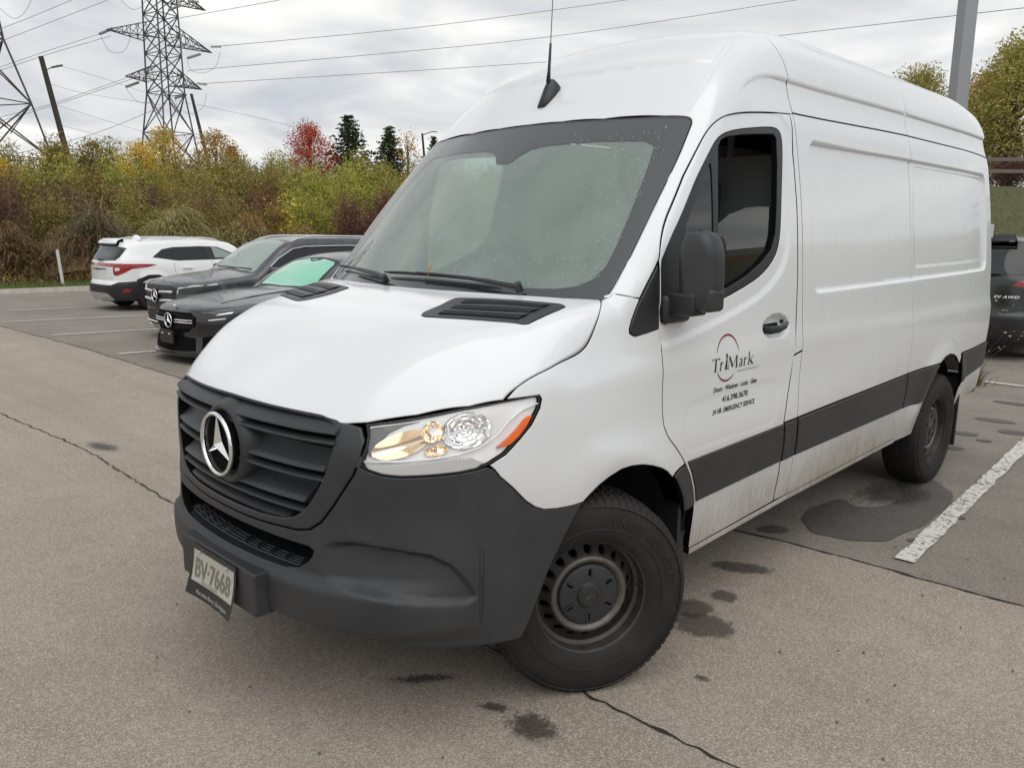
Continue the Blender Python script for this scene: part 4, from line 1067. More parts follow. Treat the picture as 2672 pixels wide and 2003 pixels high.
# ---- wheels (built on the x axis, outer face towards +x)
def tread_profile(R, w, r_rim):
    # (offset along the axle, radius): inner bead round to the outer bead
    return [(-w*.40, r_rim), (-w*.47, r_rim+.02), (-w*.52, (R+r_rim)/2), (-w*.49, R-.035), (-w*.43, R-.012), (-w*.36, R-.003), (0, R), (w*.36, R-.003), (w*.43, R-.012), (w*.49, R-.035), (w*.525, (R+r_rim)/2+.012), (w*.505, r_rim+.035), (w*.47, r_rim+.012), (w*.43, r_rim)]
def big_wheel(name, parent, loc, steer, sg):
    wl = thing(name, None, None); wl.parent = parent; wl.location = loc
    wl.rotation_euler = (0, 0, steer) if sg > 0 else (0, 0, steer+math.pi)
    R, w, rr = .381, .245, .215
    V, F_ = lathe(tread_profile(R, w, rr), 96); tr = raw('tyre', V, F_, 'tyre_rubber', wl); shade_auto(tr, 60)
    # tread blocks: shoulder lugs and centre ribs
    mb = MB(); nb = 76
    for k in range(nb):
        a = 2*math.pi*k/nb
        def P_(u, r, da): return (u, r*math.cos(a+da), r*math.sin(a+da))
        h = .0065
        for (u0, u1, r0, r1, d0, d1, sh) in ((.062, .104, R-.002, R-.013, .006, .066, .010), (-.104, -.062, R-.013, R-.002, .006, .066, .010), (.024, .056, R-.001, R-.002, .0, .062, .02), (-.056, -.024, R-.002, R-.001, .0, .062, -.02), (-.018, .018, R, R, .01, .070, .012)):
            V = [P_(u0, r0, d0), P_(u1, r1, d0+sh), P_(u1, r1, d1+sh), P_(u0, r0, d1), P_(u0, r0+h, d0+.004), P_(u1, r1+h, d0+sh+.004), P_(u1, r1+h, d1+sh-.004), P_(u0, r0+h, d1-.004)]
            mb.add(V, [(4, 5, 6, 7), (0, 1, 5, 4), (1, 2, 6, 5), (2, 3, 7, 6), (3, 0, 4, 7)])
        # lug running down the shoulder
        V = [P_(.104, R-.013, .010), P_(.117, R-.030, .010), P_(.117, R-.030, .055), P_(.104, R-.013, .070), P_(.105, R-.007, .014), P_(.1215, R-.030, .014), P_(.1215, R-.030, .050), P_(.105, R-.007, .066)]
        mb.add(V, [(4, 5, 6, 7), (0, 1, 5, 4), (1, 2, 6, 5), (2, 3, 7, 6), (3, 0, 4, 7)])
    b = mb.build('tread', 'tyre_rubber', wl)
    # raised sidewall lettering and rings
    V2, F2 = text_polys('CROSS COUNTRY', .048, .15, 1.12, .0012)
    x0 = V2[:, 0].min(); Vt = []
    for x, y in V2:
        r = .292+y; a = R_(78)-(x-x0)/.31*.92; Vt.append((.1318-.14*max(0, r-.31), r*math.cos(a), r*math.sin(a)))
    raw('tyre_lettering', Vt, F2, 'black_rubber', wl, smooth=False)
    V, F_ = lathe([(.1285, .268), (.1305, .270), (.1285, .272)], 96); raw('sidewall_ring', V, F_, 'black_rubber', wl)
    V, F_ = lathe([(.121, .352), (.1235, .354), (.119, .357)], 96); raw('sidewall_ring', V, F_, 'black_rubber', wl)
    # steel rim: flange, well, outer barrel
    V, F_ = lathe([(.104, .215), (.112, .2235), (.108, .226), (.102, .222), (.098, .210), (.060, .205), (.052, .192), (.020, .188), (-.09, .19), (-.09, .17)], 96)
    rim = raw('rim', V, F_, 'wheel_steel', wl); shade_auto(rim, 50)
    # disc with a ring of round holes
    prof = lambda r: np.interp(r, [0, .10, .118, .128, .138, .146, .158, .176, .190], [.052, .052, .060, .076, .0815, .078, .058, .036, .030])
    def ring(rad, n): return np.array([(rad*math.cos(2*math.pi*k/n), rad*math.sin(2*math.pi*k/n)) for k in range(n)])
    nh = 18; O = ring(.190, 90); Hs = []
    for k in range(nh):
        a = 2*math.pi*(k+.5)/nh; c = np.array([math.cos(a), math.sin(a)])*.167; Hs.append(np.array([c+np.array([math.cos(t), math.sin(t)])*.0150 for t in np.linspace(0, 2*math.pi, 17)[:-1]]))
    pts = [O]+Hs+[ring(r, n) for r, n in ((.183, 90), (.148, 72), (.142, 72), (.136, 72), (.128, 72), (.120, 60), (.112, 60), (.10, 48), (.06, 24))]
    al = np.concatenate(pts); ed = []; bb = 0
    for L in [O]+Hs: ed += [(bb+i, bb+(i+1) % len(L)) for i in range(len(L))]; bb += len(L)
    r = delaunay_2d_cdt([Vector(p) for p in al], ed, [], 0, 1e-6); Vq = np.array([tuple(v) for v in r[0]]); T = np.array([f for f in r[2]]); C = Vq[T].mean(1)
    keep = np.hypot(*C.T) < .1905
    for Hh in Hs: keep &= ~inside(C, Hh)
    T = T[keep]; rad = np.hypot(*Vq.T)
    V3 = np.stack([prof(rad), Vq[:, 0], Vq[:, 1]], 1); a = Vq[T]; ar = (a[:, 1, 0]-a[:, 0, 0])*(a[:, 2, 1]-a[:, 0, 1])-(a[:, 1, 1]-a[:, 0, 1])*(a[:, 2, 0]-a[:, 0, 0]); T[ar < 0] = T[ar < 0][:, ::-1]
    FF = [tuple(t) for t in T]; mi = [1 if np.hypot(*Vq[t].mean(0)) < .147 else 0 for t in T]
    VV = V3.tolist()
    for Hh in Hs:   # hole walls
        b0 = len(VV); m = len(Hh); rr_ = np.hypot(*Hh.T); x = prof(rr_)
        VV += [(x[i], *Hh[i]) for i in range(m)]+[(x[i]-.022, *Hh[i]) for i in range(m)]
        FF += [(b0+i, b0+m+i, b0+m+(i+1) % m, b0+(i+1) % m) for i in range(m)]; mi += [0]*m
    o = raw('wheel_disc', VV, FF, None, wl, mats=['wheel_steel', 'wheel_steel_worn'], midx=mi); shade_auto(o, 50)
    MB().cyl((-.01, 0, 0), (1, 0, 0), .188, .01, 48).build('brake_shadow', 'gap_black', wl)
    # centre cap with slots and the star relief
    V, F_ = lathe([(.050, .119), (.066, .1185), (.074, .114), (.078, .105), (.079, .055), (.080, .050), (.088, .044), (.090, .036), (.090, .0005)], 72)
    cap_ = raw('hub_cap', V, F_, 'black_plastic', wl); cap_.data.materials[0] = M_['dark_trim_plastic']; shade_auto(cap_, 30)
    mb = MB(); mb2 = MB()
    for k in range(6):
        a = 2*math.pi*k/6+math.pi/2; c = (.079, .088*math.cos(a), .088*math.sin(a))
        rot = Matrix.Rotation(a, 3, 'X'); mb.box(c, (.0012, .012, .0055), rot)
        mb2.box((.0805, .088*math.cos(a)-.0075*math.sin(a+math.pi), .088*math.sin(a)+.0075*math.cos(a+math.pi)), (.0022, .016, .0035), rot)
    mb.build('cap_slot', 'gap_black', wl)['kind'] = 'stuff'; mb2.build('cap_rib', 'dark_trim_plastic', wl)['kind'] = 'stuff'
    mb = MB(); V, F_ = lathe([(.090, .0305), (.0925, .031), (.0925, .0335), (.090, .034)], 48); mb.add(V, F_)
    for k in range(3):
        a = math.pi/2+k*2*math.pi/3+.06; e = lambda rr2, aa: (0, rr2*math.cos(aa), rr2*math.sin(aa))
        tip = e(.030, a); l = e(.0055, a+math.pi/3); r_ = e(.0055, a-math.pi/3)
        mb.add([(.0915, tip[1], tip[2]), (.0905, l[1], l[2]), (.0945, 0, 0), (.0905, r_[1], r_[2])], [(0, 1, 2), (0, 2, 3)])
    mb.build('cap_star', 'wheel_steel', wl)
    MB().tube([(.075, .19, .02), (.10, .196, .022)], .004, 8).build('valve', 'black_rubber', wl)
    return wl
SG = R_(-29.3)
big_wheel('front_wheel', van, (.857, 0, .374), SG, 1)
big_wheel('front_wheel', van, (-.857, 0, .374), SG, -1)
big_wheel('rear_wheel', van, (.862, 3.665, .374), 0, 1)
big_wheel('rear_wheel', van, (-.862, 3.665, .374), 0, -1)

# ---- sign writing on the door: every mark is thin film laid on the door's skin
def film(V2, F2, mat, name, off=.0012):
    """V2 in (y, z) of the door; returns a mesh on the skin"""
    V2 = np.asarray(V2, float)
    X, Nn = onskin(V2, 'S', F_door)
    return raw(name, X+Nn*off, F2, mat, van, smooth=False)
def film_poly(pl, mat, name, step=.02):
    P_ = ccw(dens(pl, step)); r = delaunay_2d_cdt([Vector(p) for p in P_], [(i, (i+1) % len(P_)) for i in range(len(P_))], [], 1, 1e-7)
    V2 = np.array([tuple(v) for v in r[0]]); film(V2, [tuple(f) for f in r[2]], mat, name)
# lettering of the big word in its own box: x 0..1 -> y .648..1.050 ; baseline z falls slightly
LX0, LX1, LZ = .650, 1.050, 1.128
def q(x, z): return (LX0+(LX1-LX0)*x, LZ+z*.001)
def glyph(polys, mat='print_black', name='sign_letter'):
    for pl in polys: film_poly([q(a, b) for a, b in pl], mat, name, .05)
def stroke(pts, w):
    """tapered stroke: pts [(x,z)], w list of half widths (in x units of the word, ~400 mm)"""
    P_ = np.array(pts, float)*np.array([400, 1.0]); n = len(P_); L = []; Rr = []
    for i in range(n):
        d = P_[min(i+1, n-1)]-P_[max(i-1, 0)]; d /= max(np.hypot(*d), 1e-9); nn = np.array([-d[1], d[0]]); L.append(P_[i]+nn*(w[i]*1.22+.35)); Rr.append(P_[i]-nn*(w[i]*1.22+.35))
    Q = np.array(L+Rr[::-1])/np.array([400, 1.0]); return [tuple(p) for p in Q]
def serif(x, z, hw, h=2.6): return [(x-hw/400, z-h/2), (x+hw/400, z-h/2), (x+hw/400, z+h/2), (x-hw/400, z+h/2)]
# T
glyph([[(.0, 52), (.002, 43), (.012, 50), (.045, 50.5), (.045, 53.5), (.004, 54)], [(.10, 50.5), (.135, 50), (.15, 43), (.152, 54), (.10, 53.5)], [(.045, 50.5), (.10, 50.5), (.10, 53.5), (.045, 53.5)], stroke([(.076, 52), (.076, 2)], [4.2, 4.6]), serif(.076, 1, 12)])
# r
glyph([stroke([(.178, 34), (.178, 1)], [2.8, 3.2]), serif(.178, 1, 8), stroke([(.160, 32), (.178, 35)], [.8, 1.2]), stroke([(.184, 24), (.198, 33), (.214, 34)], [1.2, 1.8, 3.0])])
# i drawn as a keyhole figure
glyph([[(.292+.018*math.cos(t), 58+10*math.sin(t)) for t in np.linspace(0, 2*math.pi, 17)[:-1]], [(.284, 50), (.300, 50), (.303, 40), (.314, 0), (.266, 0), (.279, 40)]])
# M
glyph([stroke([(.345, 50), (.335, 1)], [.9, 1.1]), serif(.335, 1, 8), serif(.340, 50, 7), stroke([(.348, 52), (.420, 6)], [3.6, 4.2]), stroke([(.418, 6), (.492, 51)], [1.0, 1.2]), stroke([(.494, 51), (.504, 1)], [3.8, 4.3]), serif(.504, 1, 12), serif(.500, 51, 9)])
# a
glyph([stroke([(.566, 29), (.580, 34), (.600, 34), (.612, 27), (.612, 2)], [2.6, 1.4, 1.6, 2.8, 3.0]), stroke([(.611, 20), (.582, 16), (.564, 9), (.574, 2), (.592, 2), (.611, 8)], [1.0, 1.4, 2.8, 1.8, 1.2, 1.0]), stroke([(.612, 3), (.626, 1)], [1.8, .7])])
# r
glyph([stroke([(.668, 34), (.668, 1)], [2.8, 3.2]), serif(.668, 1, 8), stroke([(.652, 32), (.668, 35)], [.8, 1.2]), stroke([(.674, 24), (.690, 33), (.708, 34)], [1.2, 1.8, 3.0])])
# k
glyph([stroke([(.765, 56), (.765, 1)], [2.9, 3.2]), serif(.765, 1, 9), stroke([(.748, 54), (.765, 57)], [.8, 1.2]), stroke([(.775, 18), (.840, 33)], [.9, 1.0]), serif(.838, 34, 9, 1.4), stroke([(.795, 20), (.850, 1)], [3.4, 3.6]), serif(.857, 1, 9)])
# the two red arcs of the ellipse
def arc(a0, a1, wmax, n=28):
    cx, cz, rx, rz = .776, 1.176, .092, .096
    A = np.linspace(R_(a0), R_(a1), n); t = np.linspace(0, 1, n); w_ = wmax*(.35+.65*np.sin(np.pi*t))
    o_ = [(cx+(rx+w)*math.cos(a), cz+(rz+w)*math.sin(a)) for a, w in zip(A, w_)]; i_ = [(cx+(rx-w)*math.cos(a), cz+(rz-w)*math.sin(a)) for a, w in zip(A, w_)]
    V = o_+i_; film(V, [(k, k+1, n+k+1, n+k) for k in range(n-1)], 'print_red', 'sign_arc')
arc(14, 163, .0042); arc(213, 312, .0042)
def line(s, y0, y1, z, size, mat='print_black', shear=0.0, bold=0, sx=None):
    V2, F2 = text_polys(s, size, shear, 1.0, bold); V2 = V2-[V2[:, 0].min(), 0]; k = (y1-y0)/V2[:, 0].max()
    V2 = V2*[k, 1]+[y0, z]; film(V2, F2, mat, 'sign_line')
plain('print_grey', (.18, .18, .19), .5)
line('M A I N T E N A N C E', .868, 1.052, 1.1045, .016, 'print_grey')
line('Doors · Windows · Locks · Glass', .680, 1.046, 1.040, .030, shear=.12, bold=.0006)
line('416.398.3678', .757, .974, .990, .034, bold=.0008)
line('24 HR. EMERGENCY SERVICE', .682, 1.042, .945, .030, shear=.22, bold=.0006)
# ================================================================== GROUND
def lot(x, y): return -.006*np.maximum(0, -3-np.asarray(x, float))+0*np.asarray(y, float)
def terr(x, y):
    x = np.asarray(x, float); y = np.asarray(y, float)
    t = -22.6-x
    left = .02+.035*np.clip(t, 0, 6)+.092*np.clip(t-6, 0, 22)
    back = .135*np.clip(y-13.9, 0, 5)+.185*np.clip(y-18.9, 0, 15.5)
    back = back*sst(-27, -12, x)*sst(60, 45, x)+.10*np.clip(y-16, 0, 20)*sst(-12, -27, x)*.6
    n = .10*np.sin(x*.31+1)*np.cos(y*.27)+.06*np.sin(x*.9)*np.sin(y*.8+2)
    g = np.maximum(left*(t > 0), 0)+back
    far = sst(120, 60, np.hypot(x+10, y-10))
    g = np.where(t > 0, g+n*sst(0, 4, t), g+n*sst(0, 3, y-14)*(y > 14))
    return np.where((t > 0) | (y > 13.9), -.12*(t > 0)+g*(.35+.65*far), -.35)
def gridaxis(a, b, f0, f1, s, S_):
    L = [f0]; 
    while L[-1] < f1: L.append(L[-1]+s)
    st = s
    while L[-1] < b: st = min(st*1.25, S_); L.append(L[-1]+st)
    L = L[::-1]; st = s
    while L[-1] > a: st = min(st*1.25, S_); L.append(L[-1]-st)
    return np.array(sorted(L))
gx = np.unique(np.concatenate([gridaxis(-900, 900, -60, 10, .9, 80), [-22.62, -22.58]])); gy = np.unique(np.concatenate([gridaxis(-900, 900, -10, 52, .9, 80), [13.88, 13.92]]))
XX, YY = np.meshgrid(gx, gy); ZZ = terr(XX, YY); nx_ = len(gx)
m = NT('grass_ground'); n1_ = m.noise(m.coord('World'), .9, 6, .65); n2_ = m.noise(m.coord('World'), 7, 5, .7); n3_ = m.noise(m.coord('World', (1, 1, 1)), 40, 3, .6)
c = m.mix(m.ramp(n1_, [(.35, 0.0), (.65, 1.0)]), (.085, .105, .035), (.135, .125, .05)); c = m.mix(m.ramp(n2_, [(.45, 0.0), (.7, 1.0)]), c, (.15, .12, .065)); c = m.mix(m.math('MULTIPLY', n3_, .5), c, (.05, .06, .022))
m.l(c, m.b.inputs['Base Color']); m.set(Roughness=.95); m.bump(n3_, .8, .08)
g = raw('ground', np.stack([XX.ravel(), YY.ravel(), ZZ.ravel()], 1), [(j*nx_+i, j*nx_+i+1, (j+1)*nx_+i+1, (j+1)*nx_+i) for j in range(len(gy)-1) for i in range(nx_-1)], 'grass_ground', smooth=True)
tag(g, kind='structure')
# ---- asphalt
def asphalt(name, ca, cb, spk=.55, rough=.86, dark=1.0):
    m = NT(name); P = m.coord('World')
    big = m.noise(P, .55, 6, .6, .4); mid = m.noise(P, 5.5, 5, .65); fine = m.noise(P, 260, 3, .65)
    v = m.n('ShaderNodeTexVoronoi'); v.inputs['Scale'].default_value = 230; m.l(P, v.inputs['Vector'])
    bw = m.n('ShaderNodeRGBToBW'); m.l(v.outputs['Color'], bw.inputs[0])
    c = m.mix(m.ramp(big, [(.35, 0.0), (.68, 1.0)]), ca, cb)
    trk = m.noise(m.coord('World', (.12, 1.6, 1)), 1.3, 4, .55, .3); c = m.mix(m.math('MULTIPLY', m.ramp(trk, [(.46, 0.0), (.62, 1.0)]), .30), c, tuple(q*.66 for q in ca))
    wr = m.noise(m.coord('World'), .9, 7, .72, 1.0); c = m.mix(m.math('MULTIPLY', m.ramp(wr, [(.54, 0.0), (.66, 1.0)]), .28), c, tuple(min(q*1.22, .6) for q in cb))
    c = m.mix(m.math('MULTIPLY', m.ramp(mid, [(.42, 0.0), (.7, 1.0)]), .35), c, tuple(q*.72 for q in ca))
    c = m.mix(m.math('MULTIPLY', m.ramp(bw.outputs[0], [(.34, 1.0), (.46, 0.0)]), spk), c, tuple(q*.45*dark for q in ca))
    c = m.mix(m.math('MULTIPLY', m.ramp(bw.outputs[0], [(.62, 0.0), (.74, 1.0)]), spk), c, tuple(min(q*1.85, .6) for q in cb))
    c = m.mix(m.math('MULTIPLY', m.ramp(fine, [(.30, 1.0), (.46, 0.0)]), .5), c, tuple(q*.5 for q in ca))
    m.l(c, m.b.inputs['Base Color']); m.set(Roughness=rough)
    h = m.math('ADD', m.math('MULTIPLY', bw.outputs[0], .6), fine); m.bump(h, .55, .004)
    m.b.inputs['Specular IOR Level'].default_value = .35
    return m
asphalt('lane_asphalt', (.315, .258, .212), (.382, .320, .268), .42)
asphalt('bay_asphalt', (.205, .180, .153), (.270, .240, .207), .34)
asphalt('damp_asphalt', (.095, .085, .076), (.125, .113, .101), .35, .60)
asphalt('crack_tar', (.022, .020, .019), (.035, .032, .03), .2)
def sheet(name, pl, mat, lift, step=1.5, kind='structure', fn=lot):
    P_ = ccw(dens(pl, step)); lo, hi = P_.min(0), P_.max(0)
    G = np.stack(np.meshgrid(np.arange(lo[0]+step/2, hi[0], step), np.arange(lo[1]+step/2, hi[1], step)), -1).reshape(-1, 2); 
    if len(G): G = G[inside(G, P_)]; G = G[dseg(G, P_) > step*.4] if len(G) else G
    r = delaunay_2d_cdt([Vector(p) for p in np.concatenate([P_, G])], [(i, (i+1) % len(P_)) for i in range(len(P_))], [], 1, 1e-6)
    V2 = np.array([tuple(v) for v in r[0]]); Z = fn(V2[:, 0], V2[:, 1])+lift
    o = raw(name, np.column_stack([V2, Z]), [tuple(f) for f in r[2]], mat, smooth=True)
    return tag(o, kind=kind)
seam = [(-22.6, 1.55), (-18, 1.66), (-14, 1.60), (-10, 1.70), (-6.4, 1.63), (-4, 1.74), (-2, 1.80), (-.6, 1.78), (.5, 1.86), (1.0, 1.90), (1.93, 1.93), (3, 2.0), (6, 1.9), (12, 2.0), (40, 1.9)]
rs = random.Random(5)
def jag(pl, amp, step=.12):
    P_ = dens(pl, step, False); w = np.cumsum(np.array([rs.gauss(0, 1) for _ in P_]))*.25; w -= np.linspace(w[0], w[-1], len(w)); k = np.array([rs.gauss(0, 1) for _ in P_])
    P_ = P_.copy(); P_[:, 1] += (np.clip(w, -2, 2)*.5+k*.35)*amp; return P_
sj = jag(seam, .016)
sheet('driving_lane', [tuple(p) for p in sj]+[(40, -60), (-22.6, -60)], 'lane_asphalt', 0, 4)
sheet('parking_bays', [tuple(p) for p in sj]+[(40, 13.9), (-22.6, 13.9)], 'bay_asphalt', 0, 4)
def crack(pl, w, amp=.016, pre=None):
    P_ = np.asarray(pre) if pre is not None else jag(pl, amp, .05)
    d = np.gradient(P_, axis=0); nn = np.stack([-d[:, 1], d[:, 0]], 1)/np.maximum(np.hypot(*d.T)[:, None], 1e-9)
    ww = np.array([w*(.45+.9*abs(rs.gauss(0, .6))) for _ in P_])[:, None]
    A, B = P_+nn*ww, P_-nn*ww; n = len(P_); V2 = np.concatenate([A, B]); Z = lot(V2[:, 0], V2[:, 1])+.004
    return tag(raw('asphalt_crack', np.column_stack([V2, Z]), [(i, n+i, n+i+1, i+1) for i in range(n-1)], 'crack_tar', smooth=False), kind='structure')
crack(None, .007, pre=dens(sj, .06, False))
crack([(-22.6, -.2), (-14, -.42), (-5.9, -.32), (-4, -.20), (-2.27, -.25), (-1, -.1), (.3, -.08), (.99, -.06), (1.57, -.04), (2.2, -.12), (4, .0), (12, -.1)], .0055, .02)
# ---- worn white paint
m = NT('road_paint'); nz1 = m.noise(m.coord('World'), 38, 6, .72); nz2 = m.noise(m.coord('World'), 3.2, 3, .6)
al = m.ramp(m.math('ADD', nz1, m.math('MULTIPLY', nz2, .22)), [(.515, 0.0), (.56, 1.0)])
m.b.inputs['Base Color'].default_value = (.60, .58, .53, 1); m.set(Roughness=.7)
inv_ = m.n('ShaderNodeMath', operation='SUBTRACT'); inv_.inputs[0].default_value = 1.14; inv_.use_clamp = True; m.l(m.ramp(m.math('ADD', nz1, m.math('MULTIPLY', nz2, .22)), [(.62, 0.0), (.70, 1.0)]), inv_.inputs[1]); m.l(inv_.outputs[0], m.b.inputs['Alpha'])
def pline(a, b, w=.10, ragged=.004):
    a = np.array(a, float); b = np.array(b, float); d = (b-a)/np.linalg.norm(b-a); nn = np.array([-d[1], d[0]]); n = int(np.linalg.norm(b-a)/.08)+2
    A = []; B = []
    for i in range(n):
        p = a+(b-a)*i/(n-1); A.append(p+nn*(w/2+rs.gauss(0, ragged))); B.append(p-nn*(w/2+rs.gauss(0, ragged)))
    V2 = np.array(A+B); Z = lot(V2[:, 0], V2[:, 1])+.011
    return tag(raw('parking_line', np.column_stack([V2, Z]), [(i, n+i, n+i+1, i+1) for i in range(n-1)], 'road_paint', smooth=False), kind='structure')
pline((1.352, 2.07), (1.13, 6.6)); pline((-1.25, 1.98), (-1.45, 8.2)); pline((-3.75, 1.95), (-3.5, 8)); pline((-6.25, 1.9), (-5.9, 8))
pline((-8.92, 1.84), (-8.0, 8)); pline((-11.82, 1.86), (-10.7, 8)); pline((-14.58, 1.80), (-13.3, 8)); pline((-17.2, 1.8), (-16, 8)); pline((-3, 8.25), (4.2, 8.25)); pline((4.0, 2.0), (3.8, 8)); pline((6.7, 2.0), (6.5, 8))
# ---- damp patches and drips on the asphalt
LIFT = [.004]
def blob(pts, lift=None, n=60, amp=.03, mat='damp_asphalt', name='damp_patch'):
    LIFT[0] += .0001; lift = LIFT[0]; P_ = chaik(pts, 3); P_ = dens(P_, .03); c = P_.mean(0); k = rs.uniform(0, 9)
    A = np.arctan2(*(P_-c).T[::-1]); f = 1+amp*(np.sin(A*5+k)+.6*np.sin(A*11+2*k)+.5*np.sin(A*23+k)); P_ = chaik((c+(P_-c)*f[:, None])[::3], 2)
    r = delaunay_2d_cdt([Vector(p) for p in ccw(P_)], [(i, (i+1) % len(P_)) for i in range(len(P_))], [], 1, 1e-6); V2 = np.array([tuple(v) for v in r[0]])
    o = raw(name, np.column_stack([V2, lot(V2[:, 0], V2[:, 1])+lift]), [tuple(f_) for f_ in r[2]], mat, smooth=False); return tag(o, kind='structure')
blob([(.66, 2.28), (.62, 2.6), (.72, 2.9), (.80, 2.72), (.95, 2.86), (.98, 3.2), (.78, 3.5), (.85, 3.75), (1.08, 3.7), (1.22, 3.4), (1.25, 2.9), (1.22, 2.5), (1.16, 2.2), (.9, 2.12)])
blob([(.55, 1.92), (.70, 1.95), (.74, 2.08), (.60, 2.10)])
def ell(x, y, a, b, t=0, n=9, am=.10, **k): blob([(x+a*math.cos(q)*math.cos(t)-b*math.sin(q)*math.sin(t)+rs.gauss(0, a*am), y+a*math.cos(q)*math.sin(t)+b*math.sin(q)*math.cos(t)+rs.gauss(0, b*am)) for q in np.linspace(0, 2*math.pi, n+1)[:-1]], **k)
for a in ((.78, 6.1, .16, .09, .2), (1.02, 5.7, .14, .08, .2), (.72, 5.35, .13, .07, .1), (.92, 5.2, .06, .05, 0), (.80, 4.75, .10, .06, .2), (.70, 4.45, .10, .05, .2), (.7, 7.1, .2, .08, 0), (1.30, 2.42, .06, .035, .3), (1.34, 3.0, .05, .03, .3)): ell(*a)
# drip stain with a speckled edge
m = NT('oil_stain'); nz1 = m.noise(m.coord('World'), 70, 4, .7); gd = m.n('ShaderNodeTexGradient'); gd.gradient_type = 'SPHERICAL'; m.l(m.coord('Object', (1, 1, 1)), gd.inputs[0])
s_ = m.math('ADD', m.math('MULTIPLY', gd.outputs['Fac'], 1.15), m.math('MULTIPLY', m.math('SUBTRACT', nz1, .5), 1.7)); m.l(m.ramp(s_, [(.45, 0.0), (.75, .62)]), m.b.inputs['Alpha']); m.set(Base_Color=(.035, .03, .028), Roughness=.6)
m = NT('drip_mark'); nz1 = m.noise(m.coord('World'), 26, 6, .68); gd = m.n('ShaderNodeTexGradient'); gd.gradient_type = 'SPHERICAL'; m.l(m.coord('Object', (1, 1, 1)), gd.inputs[0])
s_ = m.math('ADD', gd.outputs['Fac'], m.math('MULTIPLY', m.math('SUBTRACT', nz1, .5), .9)); m.l(m.ramp(s_, [(.20, 0.0), (.36, .52)]), m.b.inputs['Alpha']); m.set(Base_Color=(.06, .052, .046), Roughness=.6)
def stain(x, y, a, b, rz=0, mt='oil_stain'):
    o = raw('oil_stain', [(-1, -1, 0), (1, -1, 0), (1, 1, 0), (-1, 1, 0)], [(0, 1, 2, 3)], mt, smooth=False); LIFT[0] += .0002; o.location = (x, y, LIFT[0]+.002); o.scale = (a, b, 1); o.rotation_euler = (0, 0, rz); tag(o, kind='structure')
stain(.955, -.37, .17, .13); stain(.78, -.38, .10, .05, .5); dr = 'drip_mark'; stain(.79, 1.38, .21, .085, .5, dr); stain(.90, 1.02, .085, .075, 0, dr); stain(.98, .70, .18, .145, .4, dr); stain(.86, .80, .12, .13, 0, dr); stain(-3.9, -.1, .35, .12, .2); stain(1.2, .32, .05, .03); stain(.9, 3.2, .35, .5); stain(.45, -.45, .22, .05, .9)
# gravel and grit lying near the rear wheel and about
mb = MB()
for k in range(230):
    if k < 130: x, y = rs.gauss(.78, .14), rs.gauss(2.95, .32)
    else: x, y = rs.uniform(-1, 2.2), rs.uniform(-1.2, 5)
    r = rs.uniform(.002, .0055); mb.box((x, y, r*.6+.004), (r, r*rs.uniform(.6, 1), r*.6), Matrix.Rotation(rs.uniform(0, 3), 3, 'Z'), (.6, .6))
plain('grit_stone', (.13, .12, .105), .9); tag(mb.build('grit', 'grit_stone'), kind='stuff')
# ---- kerb, grass strip
m = NT('kerb_concrete'); m.l(m.ramp(m.noise(m.coord('World'), 6, 6, .7), [(.3, (.36, .335, .295)), (.7, (.56, .525, .47))]), m.b.inputs['Base Color']); m.set(Roughness=.9)
mb = MB(); y = -30
while y < 13.8:
    L = 3.0; h = .13+rs.uniform(-.006, .006); mb.box((-22.66, y+L/2, -.12+h/2), (.09, L/2-.012, h/2), None, (.8, 1)); y += L
o = mb.build('kerb', 'kerb_concrete'); tag(o, kind='structure')
mb = MB(); x = -22.6
while x < 30: mb.box((x+1.5, 13.95, .04), (1.49, .09, .10), None, (1, .8)); x += 3
tag(mb.build('kerb', 'kerb_concrete'), kind='structure')
def blades(name, region, n, h0, h1, mat, lean=.35, w=.012, kind='stuff', seed=1, base=None):
    r = random.Random(seed); V = []; F_ = []
    for _ in range(n):
        x, y = region(r); z = float(terr(x, y)) if base is None else base(x, y); h = r.uniform(h0, h1); a = r.uniform(0, 6.28); la = r.uniform(0, 6.28); l = h*lean*r.uniform(.2, 1.6)
        dx, dy = math.cos(a)*w, math.sin(a)*w; ex, ey = math.cos(la)*l, math.sin(la)*l; b = len(V)
        V += [(x-dx, y-dy, z-.02), (x+dx, y+dy, z-.02), (x+dx*.7+ex*.4, y+dy*.7+ey*.4, z+h*.6), (x-dx*.7+ex*.4, y-dy*.7+ey*.4, z+h*.6), (x+ex, y+ey, z+h)]; F_ += [(b, b+1, b+2, b+3), (b+3, b+2, b+4)]
    o = raw(name, V, F_, mat, smooth=False); return tag(o, kind=kind)
